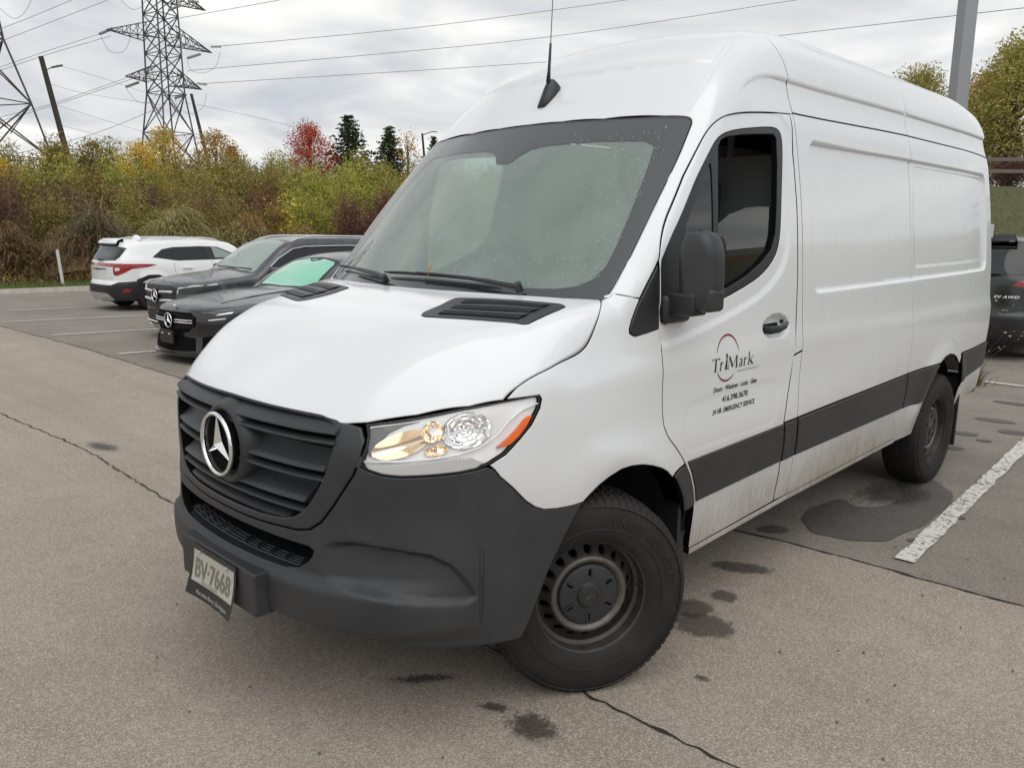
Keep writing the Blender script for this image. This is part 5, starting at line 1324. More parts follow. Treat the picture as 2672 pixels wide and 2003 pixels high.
def leafmat(name, cols, rough=.6, sc_=1.2, tr=.25):
    m = NT(name); oi = m.n('ShaderNodeObjectInfo'); nz1 = m.noise(m.coord('World'), sc_, 3, .6); nz2 = m.noise(m.coord('World'), 9, 2, .6)
    f = m.math('ADD', m.math('MULTIPLY', nz1, .55), m.math('MULTIPLY', nz2, .45)); n = len(cols)
    c = m.ramp(f, [(.32+.36*k/(n-1), cols[k]) for k in range(n)])
    hs = m.n('ShaderNodeHueSaturation'); m.l(c, hs.inputs['Color']); m.l(m.math('MULTIPLY_ADD', oi.outputs['Random'], .045, .478), hs.inputs['Hue']); m.l(m.math('MULTIPLY_ADD', oi.outputs['Random'], .5, .8), hs.inputs['Value'])
    m.l(hs.outputs[0], m.b.inputs['Base Color']); m.set(Roughness=rough); m.b.inputs['Specular IOR Level'].default_value = .25
    if tr:
        t = m.n('ShaderNodeBsdfTranslucent'); m.l(hs.outputs[0], t.inputs[0]); x = m.n('ShaderNodeMixShader'); x.inputs[0].default_value = tr; m.l(m.b.outputs[0], x.inputs[1]); m.l(t.outputs[0], x.inputs[2]); m.l(x.outputs[0], m.o.inputs[0])
    return m.m
leafmat('grass_blade', [(.09, .13, .035), (.14, .17, .05), (.20, .19, .08)])
leafmat('leaf_green', [(.155, .165, .035), (.27, .26, .055), (.40, .35, .075), (.50, .38, .08)])
leafmat('leaf_olive', [(.14, .13, .045), (.25, .22, .065), (.35, .27, .08), (.33, .19, .07)])
leafmat('leaf_brown', [(0.111, 0.078, 0.058), (0.195, 0.124, 0.078), (0.234, 0.156, 0.078), (0.130, 0.111, 0.052)])
leafmat('leaf_maroon', [(0.084, 0.042, 0.042), (0.168, 0.072, 0.060), (0.204, 0.108, 0.060), (0.120, 0.060, 0.054)])
leafmat('leaf_yellow', [(0.330, 0.264, 0.044), (0.550, 0.396, 0.055), (0.638, 0.418, 0.055), (0.462, 0.220, 0.039)])
leafmat('leaf_orange_tree', [(0.299, 0.172, 0.046), (0.483, 0.253, 0.057), (0.414, 0.287, 0.069), (0.253, 0.218, 0.069)])
leafmat('leaf_red', [(.26, .022, .014), (.40, .032, .02), (.42, .06, .022)], tr=.12)
leafmat('needle_dark', [(.045, .065, .035), (.065, .09, .045), (.085, .105, .055)], tr=.05)
leafmat('dry_reed', [(0.213, 0.194, 0.094), (0.350, 0.312, 0.163), (0.450, 0.400, 0.225), (0.275, 0.213, 0.112)])
leafmat('reed_green', [(0.130, 0.169, 0.091), (0.221, 0.273, 0.156), (0.312, 0.351, 0.208)])
m = NT('bark'); m.l(m.ramp(m.noise(m.coord('Object', (1, 1, .2)), 18, 4, .6), [(.3, (.05, .04, .032)), (.7, (.14, .115, .09))]), m.b.inputs['Base Color']); m.set(Roughness=.9)
m = NT('pole_wood'); m.l(m.ramp(m.noise(m.coord('Object', (6, 6, .3)), 6, 5, .65), [(.3, (.028, .024, .021)), (.7, (.075, .064, .054))]), m.b.inputs['Base Color']); m.set(Roughness=.9)
m = NT('twig'); m.set(Base_Color=(.085, .065, .055), Roughness=.9)
blades('grass', lambda r: (-22.85-abs(r.gauss(0, 3.2)), r.uniform(-2, 14)), 16000, .05, .17, 'grass_blade', seed=2)
blades('grass', lambda r: (r.uniform(-14, 6), 14.0+abs(r.gauss(0, 9))), 22000, .06, .16, 'grass_blade', seed=3, w=.014)
blades('tall_grass', lambda r: (-25.5-abs(r.gauss(0, 1.6)), r.uniform(0, 16)), 5000, .15, .45, 'grass_blade', seed=4, lean=.6)
blades('weeds', lambda r: (-22.78+r.gauss(0, .03), r.choice([r.gauss(3.4, .3), r.gauss(4.9, .4), r.gauss(2.4, .3), r.uniform(0, 6)])), 700, .04, .14, 'grass_blade', seed=5)

# ================================================================== PLANTS
def leafquad(V, F_, p, s, r, up=.0):
    a = Vector((r.gauss(0, 1), r.gauss(0, 1), r.gauss(0, 1)+up)).normalized(); b = a.orthogonal().normalized(); q = r.uniform(0, 6.28); c = a.cross(b); u = (b*math.cos(q)+c*math.sin(q))*s; w = (c*math.cos(q)-b*math.sin(q))*s*.42
    k = len(V); p = Vector(p); V += [p-u, p-w, p+u, p+w]; F_.append((k, k+1, k+2, k+3))
def shrub_mesh(seed, H=3.6, Rr=1.5, stems=70, leaves=46, ls=.055, dens_low=.35, spread=1.0):
    r = random.Random(seed); V = []; F_ = []; T = MB()
    for s in range(stems):
        a = r.uniform(0, 6.28); l = r.random()**.7; h = H*r.uniform(.62, 1.04)*(1-.32*l*l); R1 = Rr*l*spread
        b0 = Vector((math.cos(a)*R1*.25, math.sin(a)*R1*.25, 0)); tip = Vector((math.cos(a)*R1+r.gauss(0, .12), math.sin(a)*R1+r.gauss(0, .12), h)); mid = b0.lerp(tip, .5)+Vector((math.cos(a), math.sin(a), 0))*(-.12*R1)
        pt = lambda t: b0*(1-t)**2+mid*2*t*(1-t)+tip*t*t
        if s % 2 == 0: T.tube([pt(0), pt(.35), pt(.7), pt(1)], [.018, .012, .008, .004], 3, False)
        for k in range(leaves):
            t = dens_low+(1-dens_low)*r.random()**.72; p = pt(min(t, 1.02)); w = .22*(1.12-t)+.06
            p = p+Vector((r.gauss(0, w), r.gauss(0, w), r.gauss(0, w*.8))); leafquad(V, F_, p, ls*r.uniform(.6, 1.3), r, .2)
    return V, F_, T
def tree_mesh(seed, H=8, Rr=2.4, blobs=26, leaves=170, ls=.10, base=.3, shape=1.0):
    r = random.Random(seed); V = []; F_ = []; T = MB()
    T.tube([(0, 0, 0), (.05, .03, H*.3), (0, .06, H*.6), (.03, 0, H*.88)], [.16, .12, .08, .02], 7, False)
    for k in range(blobs):
        t = base+(1-base)*(k+.5)/blobs; rad = Rr*math.sin(math.pi*min(1, (t-base)/(1-base)*.86+.14))**.7*r.uniform(.45, 1.0); a = k*2.4+r.uniform(-.4, .4); c = Vector((math.cos(a)*rad*.8, math.sin(a)*rad*.8, H*t*.96)); br = Rr*.36*r.uniform(.6, 1.2)
        T.tube([(0, 0, H*t*.75), c*.6+Vector((0, 0, H*t*.3)), c], [.04, .022, .006], 4, False)
        for q in range(leaves):
            d = Vector((r.gauss(0, 1), r.gauss(0, 1), r.gauss(0, .75))); d = d.normalized()*br*r.random()**.45; leafquad(V, F_, c+d, ls*r.uniform(.6, 1.25), r, .3)
    return V, F_, T
def conifer_mesh(seed, H=8, Rr=2.0, whorls=26, ls=.16):
    r = random.Random(seed); V = []; F_ = []; T = MB(); T.tube([(0, 0, 0), (0, 0, H)], [.14, .01], 6, False)
    for k in range(whorls):
        t = (k+.5)/whorls; z = H*(.08+.92*t); R1 = Rr*(1-t)**.85*r.uniform(.85, 1.12)+.06
        for b in range(7):
            a = b*.9+k*1.3+r.uniform(-.3, .3); L = R1*r.uniform(.65, 1.1)
            for q in range(int(10+L*14)):
                u = r.random()**.7; p = Vector((math.cos(a)*L*u, math.sin(a)*L*u, z-.28*L*u+.18*L*u*u)); p += Vector((r.gauss(0, .09), r.gauss(0, .09), r.gauss(0, .06))); leafquad(V, F_, p, ls*r.uniform(.6, 1.1), r)
    return V, F_, T
MESHC = {}
def plant(kind, key, build, leafm, x, y, label, cat, group=None, s=1.0, rz=0, z=None, sz=None, name=None):
    kk = (key, leafm)
    if key not in MESHC: MESHC[key] = build()
    if kk not in MESHC:
        V, F_, T = MESHC[key]
        t = thing(name or kind, label, cat, group=group); cr = raw('crown' if 'tree' in (name or kind) or 'conifer' in (name or kind) else 'foliage', V, F_, leafm, t, smooth=False); st = T.build('trunk' if 'tree' in (name or kind) or 'conifer' in (name or kind) else 'stem', 'bark' if 'tree' in (name or kind) else 'twig', t); cr['kind'] = 'stuff'; st['kind'] = 'stuff'
        MESHC[kk] = t
    else:
        t = copy_tree(MESHC[kk]); tag(t, label, cat, group)
        if not group and 'group' in t: del t['group']
    t.location = (x, y, float(terr(x, y))-.05 if z is None else z); t.rotation_euler = (0, 0, rz); t.scale = (s, s, s if sz is None else sz); return t
rp_ = random.Random(11)
def dirp(u, dist):
    """plain polar placement about the lot's corner: bearing u in degrees, distance in metres"""
    a = R_(u); return 2.6+math.cos(a)*dist, -2.2+math.sin(a)*dist
# rows of shrubs on the bank: bearing from 124 (behind the van's nose) to 174 degrees
BANDS = [(31.5, 'low', 1.05), (34.0, 'low', 1.3), (36.5, 'mid', 3.0), (39.5, 'mid', 3.5), (43, 'tall', 3.9), (47, 'tall', 4.2), (52, 'tall', 4.6)]
GL = {'leaf_green': ('yellow-green willow shrub in the thicket on the bank', 'yellow-green shrubs in the thicket'), 'leaf_olive': ('dull olive shrub in the thicket on the bank', 'olive shrubs in the thicket'), 'leaf_brown': ('brown half-bare shrub low in the thicket', 'brown shrubs in the thicket'), 'leaf_maroon': ('dark red dogwood shrub low in the thicket', 'dark red shrubs in the thicket')}
for d, kd, H in BANDS:
    u = 121.0
    while u < 177:
        x, y = dirp(u+rp_.uniform(-.5, .5), d+rp_.uniform(-1.2, 1.2))
        if kd == 'low': lm = rp_.choice(['leaf_maroon', 'leaf_brown', 'leaf_maroon', 'leaf_olive'] if u < 154 else ['leaf_brown', 'leaf_brown', 'leaf_olive', 'leaf_brown'])
        elif kd == 'mid': lm = rp_.choice(['leaf_olive', 'leaf_olive', 'leaf_green', 'leaf_brown', 'leaf_maroon' if u < 152 else 'leaf_brown'])
        else: lm = rp_.choice(['leaf_green', 'leaf_green', 'leaf_olive', 'leaf_green'])
        v = rp_.randrange(4); lb, gr = GL[lm]
        key = ('low' if kd == 'low' else 'tall')+str(v)
        b = (lambda v=v: shrub_mesh(20+v, 1.6, .95, 60, 34, .05, .15)) if kd == 'low' else (lambda v=v: shrub_mesh(40+v, 3.7, 1.5, 92, 74, .060, .26))
        s = (H/1.6 if kd == 'low' else H/3.7)*rp_.uniform(.88, 1.10)
        if x < -24.5 or y > 17: plant('shrub', key, b, lm, x, y, lb, 'shrub', gr, s, rp_.uniform(0, 6.28))
        u += {'low': 3.0, 'mid': 2.5, 'tall': 2.5}[kd]*rp_.uniform(.85, 1.15)
# single trees that stand out
def B(u, d): return dirp(u, d)
def T_(v, **k): return lambda: tree_mesh(v, **k)
plant('tree', 'tA', T_(1, H=7.2, Rr=2.4, blobs=34, leaves=260, ls=.085), 'leaf_red', *B(149.0-.9, 56), 'bright red maple tree above the thicket left of the dark conifers', 'tree', name='maple_tree', s=.86)
plant('conifer', 'cA', lambda: conifer_mesh(3, 7.4, 2.8), 'needle_dark', *B(146.2-.7, 58), 'tall dark green conifer right beside the red maple', 'tree', name='conifer_tree', s=1.28, sz=.92)
plant('conifer', 'cB', lambda: conifer_mesh(4, 7.0, 2.3), 'needle_dark', *B(143.7-.9, 58), 'narrow dark conifer second to the right of the red maple', 'tree', name='conifer_tree', s=1.22, sz=.88)
plant('conifer', 'cA', None, 'needle_dark', *B(153.0, 62), 'small dark conifer peeping over the thicket left of the red maple', 'tree', name='conifer_tree', s=.80, sz=.64)
plant('tree', 'tB', T_(2, H=7, Rr=2.0, blobs=18, leaves=70), 'leaf_orange_tree', *B(141.6, 57), 'thin half-bare tree between the narrow conifer and the van roof', 'tree', name='bare_tree', s=.86)
plant('conifer', 'cC', lambda: conifer_mesh(8, 6.2, 2.0, 20), 'needle_dark', *B(139.8, 66), 'dark conifer just left of the van windscreen pillar', 'tree', name='conifer_tree', s=.95)
plant('tree', 'tC', T_(3, H=6.8, Rr=2.7, blobs=30), 'leaf_orange_tree', *B(157.2, 53), 'orange-leaved tree around the feet of the tall lattice tower', 'tree', name='autumn_tree', s=.83)
plant('tree', 'tD', T_(4, H=6.6, Rr=2.6, blobs=30), 'leaf_yellow', *B(158.6, 49), 'yellow-leaved tree just left of the tall lattice tower', 'tree', name='autumn_tree', s=.74)
plant('tree', 'tC', None, 'leaf_orange_tree', *B(154.0, 54), 'rusty orange tree right of the far wooden pole', 'tree', name='autumn_tree', s=.82, rz=2)
plant('tree', 'tE', T_(5, H=6.0, Rr=1.9, blobs=22), 'leaf_green', *B(161.2, 47), 'green tree with a feathery top left of the yellow tree', 'tree', name='leafy_tree', s=.80)
plant('tree', 'tE', None, 'leaf_green', *B(163.2, 45), 'green tree beside the foot of the near wooden pole', 'tree', name='leafy_tree', s=.76, rz=1)
plant('tree', 'tD', None, 'leaf_yellow', *B(166.2, 44), 'yellow-orange tree at the left edge below the partly seen tower', 'tree', name='autumn_tree', s=.54, rz=3)
sy = lambda v: (lambda: shrub_mesh(70+v, 1.7, .6, 14, 26, .075, .35))
for i, (u, d, s, lb) in enumerate([(162.0, 42, 1.6, 'small golden sapling right of the near wooden pole'), (155.6, 44, 1.9, 'small golden sapling below the far wooden pole'), (150.4, 36.5, 1.7, 'golden sapling above the dark red brush'), (161.6, 38, 1.2, 'pale yellow sapling low in the middle of the left thicket'), (157, 33, .8, 'yellow sprig above the cut reeds')]):
    plant('sapling', 'sy'+str(i % 3), sy(i % 3), 'leaf_yellow', *B(u, d), lb, 'sapling', s=s, rz=i)
# right-hand slope behind the fence
for i, (x, y, s, lm, lb) in enumerate([(-11.2, 38.5, 1.25, 'leaf_olive', 'dense olive tree on the rise just right of the lamp post'), (-7.6, 40.0, 1.5, 'leaf_olive', 'tall tree at the right edge on the rise'), (-13.5, 39.5, 1.2, 'leaf_green', 'green tree on the rise behind the lamp post'), (-4.8, 41, 1.35, 'leaf_green', 'leafy tree on the rise beyond the right edge'), (-17, 40, 1.2, 'leaf_olive', 'tree on the rise behind the van roof'), (-9.4, 43, 1.35, 'leaf_orange_tree', 'browning tree standing behind the two on the rise')]):
    plant('tree', 'tF'+str(i % 3), T_(30+i % 3, H=4.4, Rr=1.9, blobs=36, leaves=520, ls=.055, base=.1), lm, x, y, lb, 'tree', name='leafy_tree', s=s, rz=i)
for i in range(16):
    x = -19+i*1.25+rp_.uniform(-.3, .3); lm = rp_.choice(['leaf_maroon', 'leaf_brown', 'leaf_brown'])
    plant('shrub', 'low'+str(i % 4), lambda: shrub_mesh(20, 1.6, .95, 60, 34, .05, .15), lm, x, 36.5+rp_.uniform(-.7, .7), 'brown brush shrub behind the rail fence on the rise', 'shrub', 'brown brush behind the rail fence', 1.0*rp_.uniform(.85, 1.2), i)
# ---- heaps of cut brush and reeds at the foot of the bank
def heap(x, y, L, Wd, H, mats, label, seed, n=5200, blade=(.5, 1.3), rz=0.0):
    r = random.Random(seed); t = thing('brush_heap', label, 'brush heap', (x, y, float(terr(x, y))), rz)
    V = []; F_ = []; mi = []
    def hz(a, b): q = (a/L)**2+(b/Wd)**2; return H*max(0, 1-q)**.6*(.86+.30*math.sin(a*2.6+seed*1.3)+.12*math.sin(a*6.1+seed)*math.cos(b*4))
    clumps = [(r.uniform(-L, L)*.85, r.uniform(-Wd, Wd)*.8, r.uniform(0, 6.28), r.randrange(len(mats))) for _ in range(34)]
    for _ in range(n):
        c = r.choice(clumps); a = c[0]+r.gauss(0, .45); b = c[1]+r.gauss(0, .4)
        if (a/L)**2+(b/Wd)**2 > 1: continue
        z = hz(a, b)*r.uniform(.6, 1.0); l = r.uniform(*blade); an = c[2]+r.gauss(0, .35); el = r.gauss(.22, .28); w = r.uniform(.005, .012)
        d = Vector((math.cos(an)*math.cos(el), math.sin(an)*math.cos(el), math.sin(el))); p = Vector((a, b, z)); nn = Vector((-d.y, d.x, 0)).normalized()*w; k = len(V)
        m1_ = p+d*l*.55+Vector((0, 0, .05)); e = p+d*l+Vector((0, 0, -.28*l)); V += [p-nn, p+nn, m1_+nn, m1_-nn, e]; F_ += [(k, k+1, k+2, k+3), (k+3, k+2, k+4)]; q = c[3] if r.random() < .8 else r.randrange(len(mats)); mi += [q, q]
    for _ in range(int(n*.5)):
        a = r.uniform(-L, L); b = r.uniform(-Wd, Wd)
        if (a/L)**2+(b/Wd)**2 > 1: continue
        k = len(F_); leafquad(V, F_, (a, b, hz(a, b)*r.uniform(.7, 1.05)), r.uniform(.03, .07), r); mi.append(r.randrange(len(mats)))
    o = raw('brush', V, F_, None, t, smooth=False, mats=mats, midx=mi); o['kind'] = 'stuff'
    # dark core
    V = [];  na = 20
    for j in range(7):
        q = j/6
        for k in range(na): aa = 2*math.pi*k/na; V.append((math.cos(aa)*L*.9*(1-q), math.sin(aa)*Wd*.9*(1-q), hz(L*.9*(1-q)*math.cos(aa), Wd*.9*(1-q)*math.sin(aa))*.72-.1))
    o = raw('heap_core', V, [(j*na+k, j*na+(k+1) % na, (j+1)*na+(k+1) % na, (j+1)*na+k) for j in range(6) for k in range(na)], 'leaf_brown', t); o['kind'] = 'stuff'
x, y = B(161.3, 30.5); heap(x, y, 2.0, 1.3, 1.75, ['reed_green', 'dry_reed', 'reed_green', 'leaf_brown'], 'heap of cut grey-green reeds left of the white suv', 1, rz=1.2)
x, y = B(155.9, 31.5); heap(x, y, 3.0, 1.4, 2.05, ['dry_reed', 'dry_reed', 'leaf_olive'], 'long tan heap of cut reeds behind the white suv', 2, 7500, rz=1.0)
x, y = B(150.9, 31.5); heap(x, y, 2.4, 1.4, 2.1, ['leaf_maroon', 'leaf_brown', 'leaf_orange_tree', 'leaf_maroon'], 'reddish brown heap of brush behind the dark suv', 3, 5200, (.25, .8), rz=.8)
x, y = B(164.4, 29.8); heap(x, y, 2.6, 1.2, 1.45, ['leaf_brown', 'leaf_brown', 'leaf_olive', 'dry_reed'], 'brown heap of brush behind the white marker post', 4, 6500, (.3, 1.0), rz=1.4)
x, y = B(167.0, 29.8); heap(x, y, 2.4, 1.2, 1.5, ['leaf_brown', 'leaf_maroon', 'leaf_olive'], 'brown tangle of brush at the left edge above the kerb', 5, 6000, (.3, .9), rz=1.5)
x, y = B(163.0, 30.6); heap(x, y, 1.0, .8, .95, ['leaf_olive', 'grass_blade', 'leaf_green'], 'low green bramble clump right of the white marker post', 6, 2600, (.2, .6))
x, y = B(166.2, 29.0); heap(x, y, 1.6, .6, .42, ['leaf_orange_tree', 'leaf_brown', 'dry_reed'], 'low rusty pile of leaves at the left edge of the grass', 7, 2400, (.2, .5), rz=1.4)
x, y = B(162.3, 29.3); heap(x, y, 1.7, .6, .40, ['dry_reed', 'leaf_brown', 'leaf_orange_tree'], 'low straw-coloured litter just left of the white suv', 8, 2600, (.2, .5), rz=1.2)

# ================================================================== PYLONS, POLES, WIRES
plain('galv_dark', (.085, .088, .095), .55, .3); plain('rust_steel', (.085, .070, .066), .7); plain('galv_light', (.30, .31, .32), .45, .4); plain('wire', (.16, .17, .19), .6); plain('insulator', (.28, .33, .33), .25); plain('post_white', (.62, .62, .60), .6)
def lattice(o, levels, size, w, mat, nm='leg_panel'):
    """levels: [(z, half width)]"""
    legs = MB(); br = MB()
    for (z0, a), (z1, b) in zip(levels[:-1], levels[1:]):
        for sx_, sy_ in ((-1, -1), (1, -1), (1, 1), (-1, 1)): legs.bar((sx_*a, sy_*a, z0), (sx_*b, sy_*b, z1), w*1.35)
        for (p, q) in (((-1, -1), (1, -1)), ((1, -1), (1, 1)), ((1, 1), (-1, 1)), ((-1, 1), (-1, -1))):
            br.bar((p[0]*a, p[1]*a, z0), (q[0]*b, q[1]*b, z1), w*.8); br.bar((q[0]*a, q[1]*a, z0), (p[0]*b, p[1]*b, z1), w*.8)
            br.bar((p[0]*b, p[1]*b, z1), (q[0]*b, q[1]*b, z1), w*.7)
            c = ((p[0]+q[0])*(a+b)/4, (p[1]+q[1])*(a+b)/4, (z0+z1)/2)
            br.bar(c, (p[0]*b, p[1]*b, z1-(z1-z0)*.0), w*.5)
    legs.build('tower_leg', mat, o)['kind'] = 'stuff'; br.build('tower_bracing', mat, o)['kind'] = 'stuff'
tw = thing('transmission_tower', 'tall grey lattice power tower rising whole from the thicket left of the van', 'power tower', (-107.6, 45.1, 1.4), R_(12))
lattice(tw, [(0, 3.6), (4, 3.15), (8.2, 2.68), (12.6, 2.2), (17.6, 1.65), (20.0, 1.62), (22.4, 1.58), (24.8, 1.55), (27.2, 1.5), (29.6, 1.46), (32, 1.42), (34.5, 1.38), (37, 1.34), (40, 1.2), (43, .6)], 1, .13, 'galv_dark')
def arm(o, z, L, dz, hw, w, mat, sgn):
    mb = MB(); n = 5; tip = Vector((0, sgn*L, z+.25))
    pts = []
    for k in range(n+1):
        t = k/n; y = sgn*(hw+(L-hw)*t); h = dz*(1-t); x = hw*(1-t)
        pts.append([Vector((-x, y, z)), Vector((x, y, z)), Vector((x*.5, y, z+h)), Vector((-x*.5, y, z+h))])
    for a, b in zip(pts[:-1], pts[1:]):
        for i in range(4): mb.bar(a[i], b[i], w); mb.bar(a[i], b[(i+1) % 4], w*.6); mb.bar(b[i], b[(i+1) % 4], w*.55)
    mb.build('cross_arm', mat, o)['kind'] = 'stuff'
for z, L, dz in ((18.9, 5.6, 1.9), (24.0, 7.6, 2.2), (29.3, 7.0, 2.0)):
    for s in (1, -1): arm(tw, z, L, dz, 1.55, .10, 'galv_dark', s)
# nearer tower, partly out of frame
t2 = thing('transmission_tower', 'nearer rusty lattice tower cut off by the left edge', 'power tower', (-66.6, 13.6, 1.6), R_(28))
lattice(t2, [(0, 3.9), (5.0, 3.35), (8.9, 2.6), (13.2, 1.65), (18.5, 1.2), (24, .8)], 1, .10, 'rust_steel')
def pole(a, b, r0, r1, label, extra=None):
    o = thing('utility_pole', label, 'utility pole', b); a = Vector(a); b = Vector(b); d = a-b; b2 = -d.normalized()*5
    MB().tube([b2, Vector((0, 0, 0)), d], [r0*1.1, r0, r1], 10).build('pole_shaft', 'pole_wood', o)
    if extra: extra(o, d)
def ex1(o, d):
    MB().bar(d-Vector((0, 0, .9)), d+Vector((.2, .5, -.6)), .05).bar(d+Vector((.2, .5, -.6)), d+Vector((.3, 1.1, -.4)), .11).build('insulator_arm', 'galv_dark', o)
pole((-54.86, 14.87, 11.99), (-54.49, 16.07, 4.33), .19, .15, 'leaning dark wooden pole, the nearer of two, left of the tall tower', ex1)
pole((-88.19, 39.59, 16.27), (-87.58, 40.88, 8.53), .20, .16, 'leaning wooden pole right of the tall tower')
def ex3(o, d): MB().tube([d-Vector((0, 0, .3)), d+Vector((1.2, 1.2, .3)), d+Vector((1.9, 1.9, .3))], .08, 6).build('lamp_arm', 'galv_dark', o)
pole((-113.26, 92.98, 18.6), (-112.97, 93.33, 13.0), .22, .18, 'far small pole with a lamp arm beside the van windscreen pillar', ex3)
WIRES = {
'a1': [(-105.52, 52.0, 25.67), (-71.06, 57.71, 23.58), (-38.09, 54.7, 20.19)],
'a2': [(-110.11, 49.36, 22.75), (-60.67, 61.73, 21.27), (-24.02, 53.75, 17.41)],
'a3': [(-106.61, 49.76, 20.73), (-53.43, 61.65, 18.37), (-24.9, 53.32, 15.16), (-7.91, 44.6, 12.4)],
'a4': [(-107.68, 47.45, 28.69), (-86.95, 52.51, 28.56)],
'l1': [(-106.52, 36.99, 24.83), (-83.37, 24.25, 17.81), (-67.22, 15.16, 12.75)],
'l2': [(-111.71, 40.27, 25.94), (-88.15, 25.69, 18.36), (-70.13, 15.86, 12.95)],
'l3': [(-105.57, 39.54, 20.01), (-81.46, 23.64, 12.88), (-67.3, 14.85, 9.33)],
'l4': [(-110.66, 43.0, 21.19), (-87.91, 26.48, 13.92), (-70.22, 15.53, 9.31)],
'l5': [(-100.18, 36.84, 27.87), (-78.42, 23.32, 19.41), (-61.36, 13.86, 13.41)],
'l6': [(-108.96, 36.07, 29.4), (-83.83, 22.7, 20.34), (-67.16, 15.4, 15.36)],
'l7': [(-103.13, 42.89, 16.84), (-84.37, 27.62, 10.66), (-70.28, 15.28, 6.69)],
'p1': [(-54.63, 15.64, 11.59), (-67.85, 23.35, 13.27), (-80.51, 32.18, 14.48), (-88.21, 39.53, 15.19)],
'p2': [(-54.74, 15.26, 10.4), (-71.05, 23.31, 12.44), (-98.53, 40.93, 16.19)],
'p3': [(-54.71, 15.35, 9.2), (-76.96, 27.55, 10.93), (-105.84, 44.17, 13.1)],
'p4': [(-87.97, 40.05, 15.17), (-98.14, 53.14, 15.93), (-110.73, 71.05, 16.37)],
'p5': [(-54.62, 15.67, 7.95), (-81.11, 30.71, 9.6)],
'loop1': [(-107.41, 37.45, 24.72), (-107.62, 38.34, 23.38), (-107.74, 39.47, 23.18), (-107.87, 40.52, 23.86), (-108.1, 41.3, 25.46)],
'loop2': [(-106.59, 39.67, 18.93), (-106.75, 40.65, 17.73), (-106.79, 41.91, 17.37), (-106.82, 43.14, 18.03), (-107.03, 43.93, 19.51)],
'loop3': [(-105.54, 51.96, 24.96), (-105.42, 51.07, 22.88), (-105.7, 49.35, 21.91), (-105.85, 47.86, 22.19), (-105.55, 47.31, 23.34)],
'loop4': [(-106.44, 50.11, 19.51), (-106.24, 49.38, 17.62), (-106.44, 47.76, 16.64), (-106.6, 46.19, 17.31), (-106.27, 45.7, 18.38)],
'loop0': [(-102.87, 28.86, 26.79), (-103.09, 28.08, 25.19), (-103.36, 27.12, 24.33), (-103.57, 26.34, 24.61), (-103.77, 25.58, 25.46)],
'loop00': [(-101.96, 37.79, 28.37), (-101.62, 38.65, 27.46), (-101.36, 39.32, 27.18), (-101.06, 40.05, 27.57), (-100.78, 40.73, 28.74)],
'ins1': [(-106.52, 36.99, 24.83), (-107.41, 38.91, 25.93)],
'ins2': [(-106.59, 39.67, 19.05), (-106.96, 41.47, 19.87)],
'ins3': [(-106.06, 50.89, 25.51), (-105.47, 52.1, 25.62)],
'ins4': [(-105.52, 47.37, 23.46), (-105.74, 49.27, 24.29)],
'ins5': [(-106.94, 49.07, 20.73), (-106.39, 50.22, 20.64)],
'ins6': [(-106.27, 45.7, 18.38), (-106.62, 47.37, 19.02)],
'ins0': [(-106.28, 45.68, 29.15), (-106.61, 47.39, 30.08)],
'ins00': [(-107.16, 48.6, 30.92), (-106.55, 49.89, 31.0)],
}
WL = {'a': ('long thin power conductor running from the tall tower to the upper right', 'power conductors right of the tower'), 'l': ('thin power conductor sagging from the tall tower to the left edge', 'power conductors left of the tower'), 'p': ('fine line strung between the wooden poles', 'lines between the wooden poles'), 'o': ('drooping jumper loop hanging from the tower arm', 'jumper loops on the tower'), 'i': ('grey-green insulator string at the end of a tower arm', 'insulator strings on the tower')}
for k, pts in WIRES.items():
    key = 'o' if k.startswith('loop') else ('i' if k.startswith('ins') else k[0]); lb, gr = WL[key]
    if key == 'i':
        a, b = map(Vector, pts); d = b-a; mb = MB(); n = 14
        for i in range(n): mb.cyl(a+d*(i+.5)/n, d, .17, d.length/n*.62, 7)
        mb.tube([a, b], .05, 4); o = mb.build('insulator_string', 'insulator')
    else:
        P_ = [Vector(p) for p in pts]
        if len(P_) > 2:      # smooth curve through the points
            Q = []
            for i in range(len(P_)-1):
                p0 = P_[max(i-1, 0)]; p1 = P_[i]; p2 = P_[i+1]; p3 = P_[min(i+2, len(P_)-1)]
                for j in range(8): t = j/8; Q.append(.5*((2*p1)+(p2-p0)*t+(2*p0-5*p1+4*p2-p3)*t*t+(3*p1-3*p2+p3-p0)*t**3))
            P_ = Q+[P_[-1]]
        r = .030 if key in 'al' else (.022 if key == 'o' else .018)
        rr = [r*max(.6, (p-Vector((2.6, -2.2, 1.7))).length/110) for p in P_]
        o = MB().tube(P_, rr, 5, False).build('power_line' if key != 'o' else 'jumper_loop', 'wire', smooth=True)
    tag(o, lb, 'power line' if key in 'alp' else ('jumper loop' if key == 'o' else 'insulator'), gr)
# ---- galvanised lamp post behind the van
lp = thing('lamp_post', 'square grey galvanised lamp post rising behind the van', 'lamp post', (-1.36, 11.2, 0), R_(52))
MB().box((0, 0, 3.6), (.10, .10, 3.6), None, (.92, .92)).build('post_shaft', 'galv_light', lp)
MB().box((0, 0, .25), (.28, .28, .25)).build('post_base', 'kerb_concrete', lp)
MB().box((0, 0, 7.25), (.5, .12, .06)).build('lamp_head', 'galv_light', lp)
# ---- white marker post at the kerb
mp_ = MB().tube([(-24.18, 5.78, -.25), (-24.2, 5.70, 1.02)], .045, 10).build('marker_post', 'post_white', auto=40); tag(mp_, 'thin white leaning marker post on the grass behind the kerb', 'post')
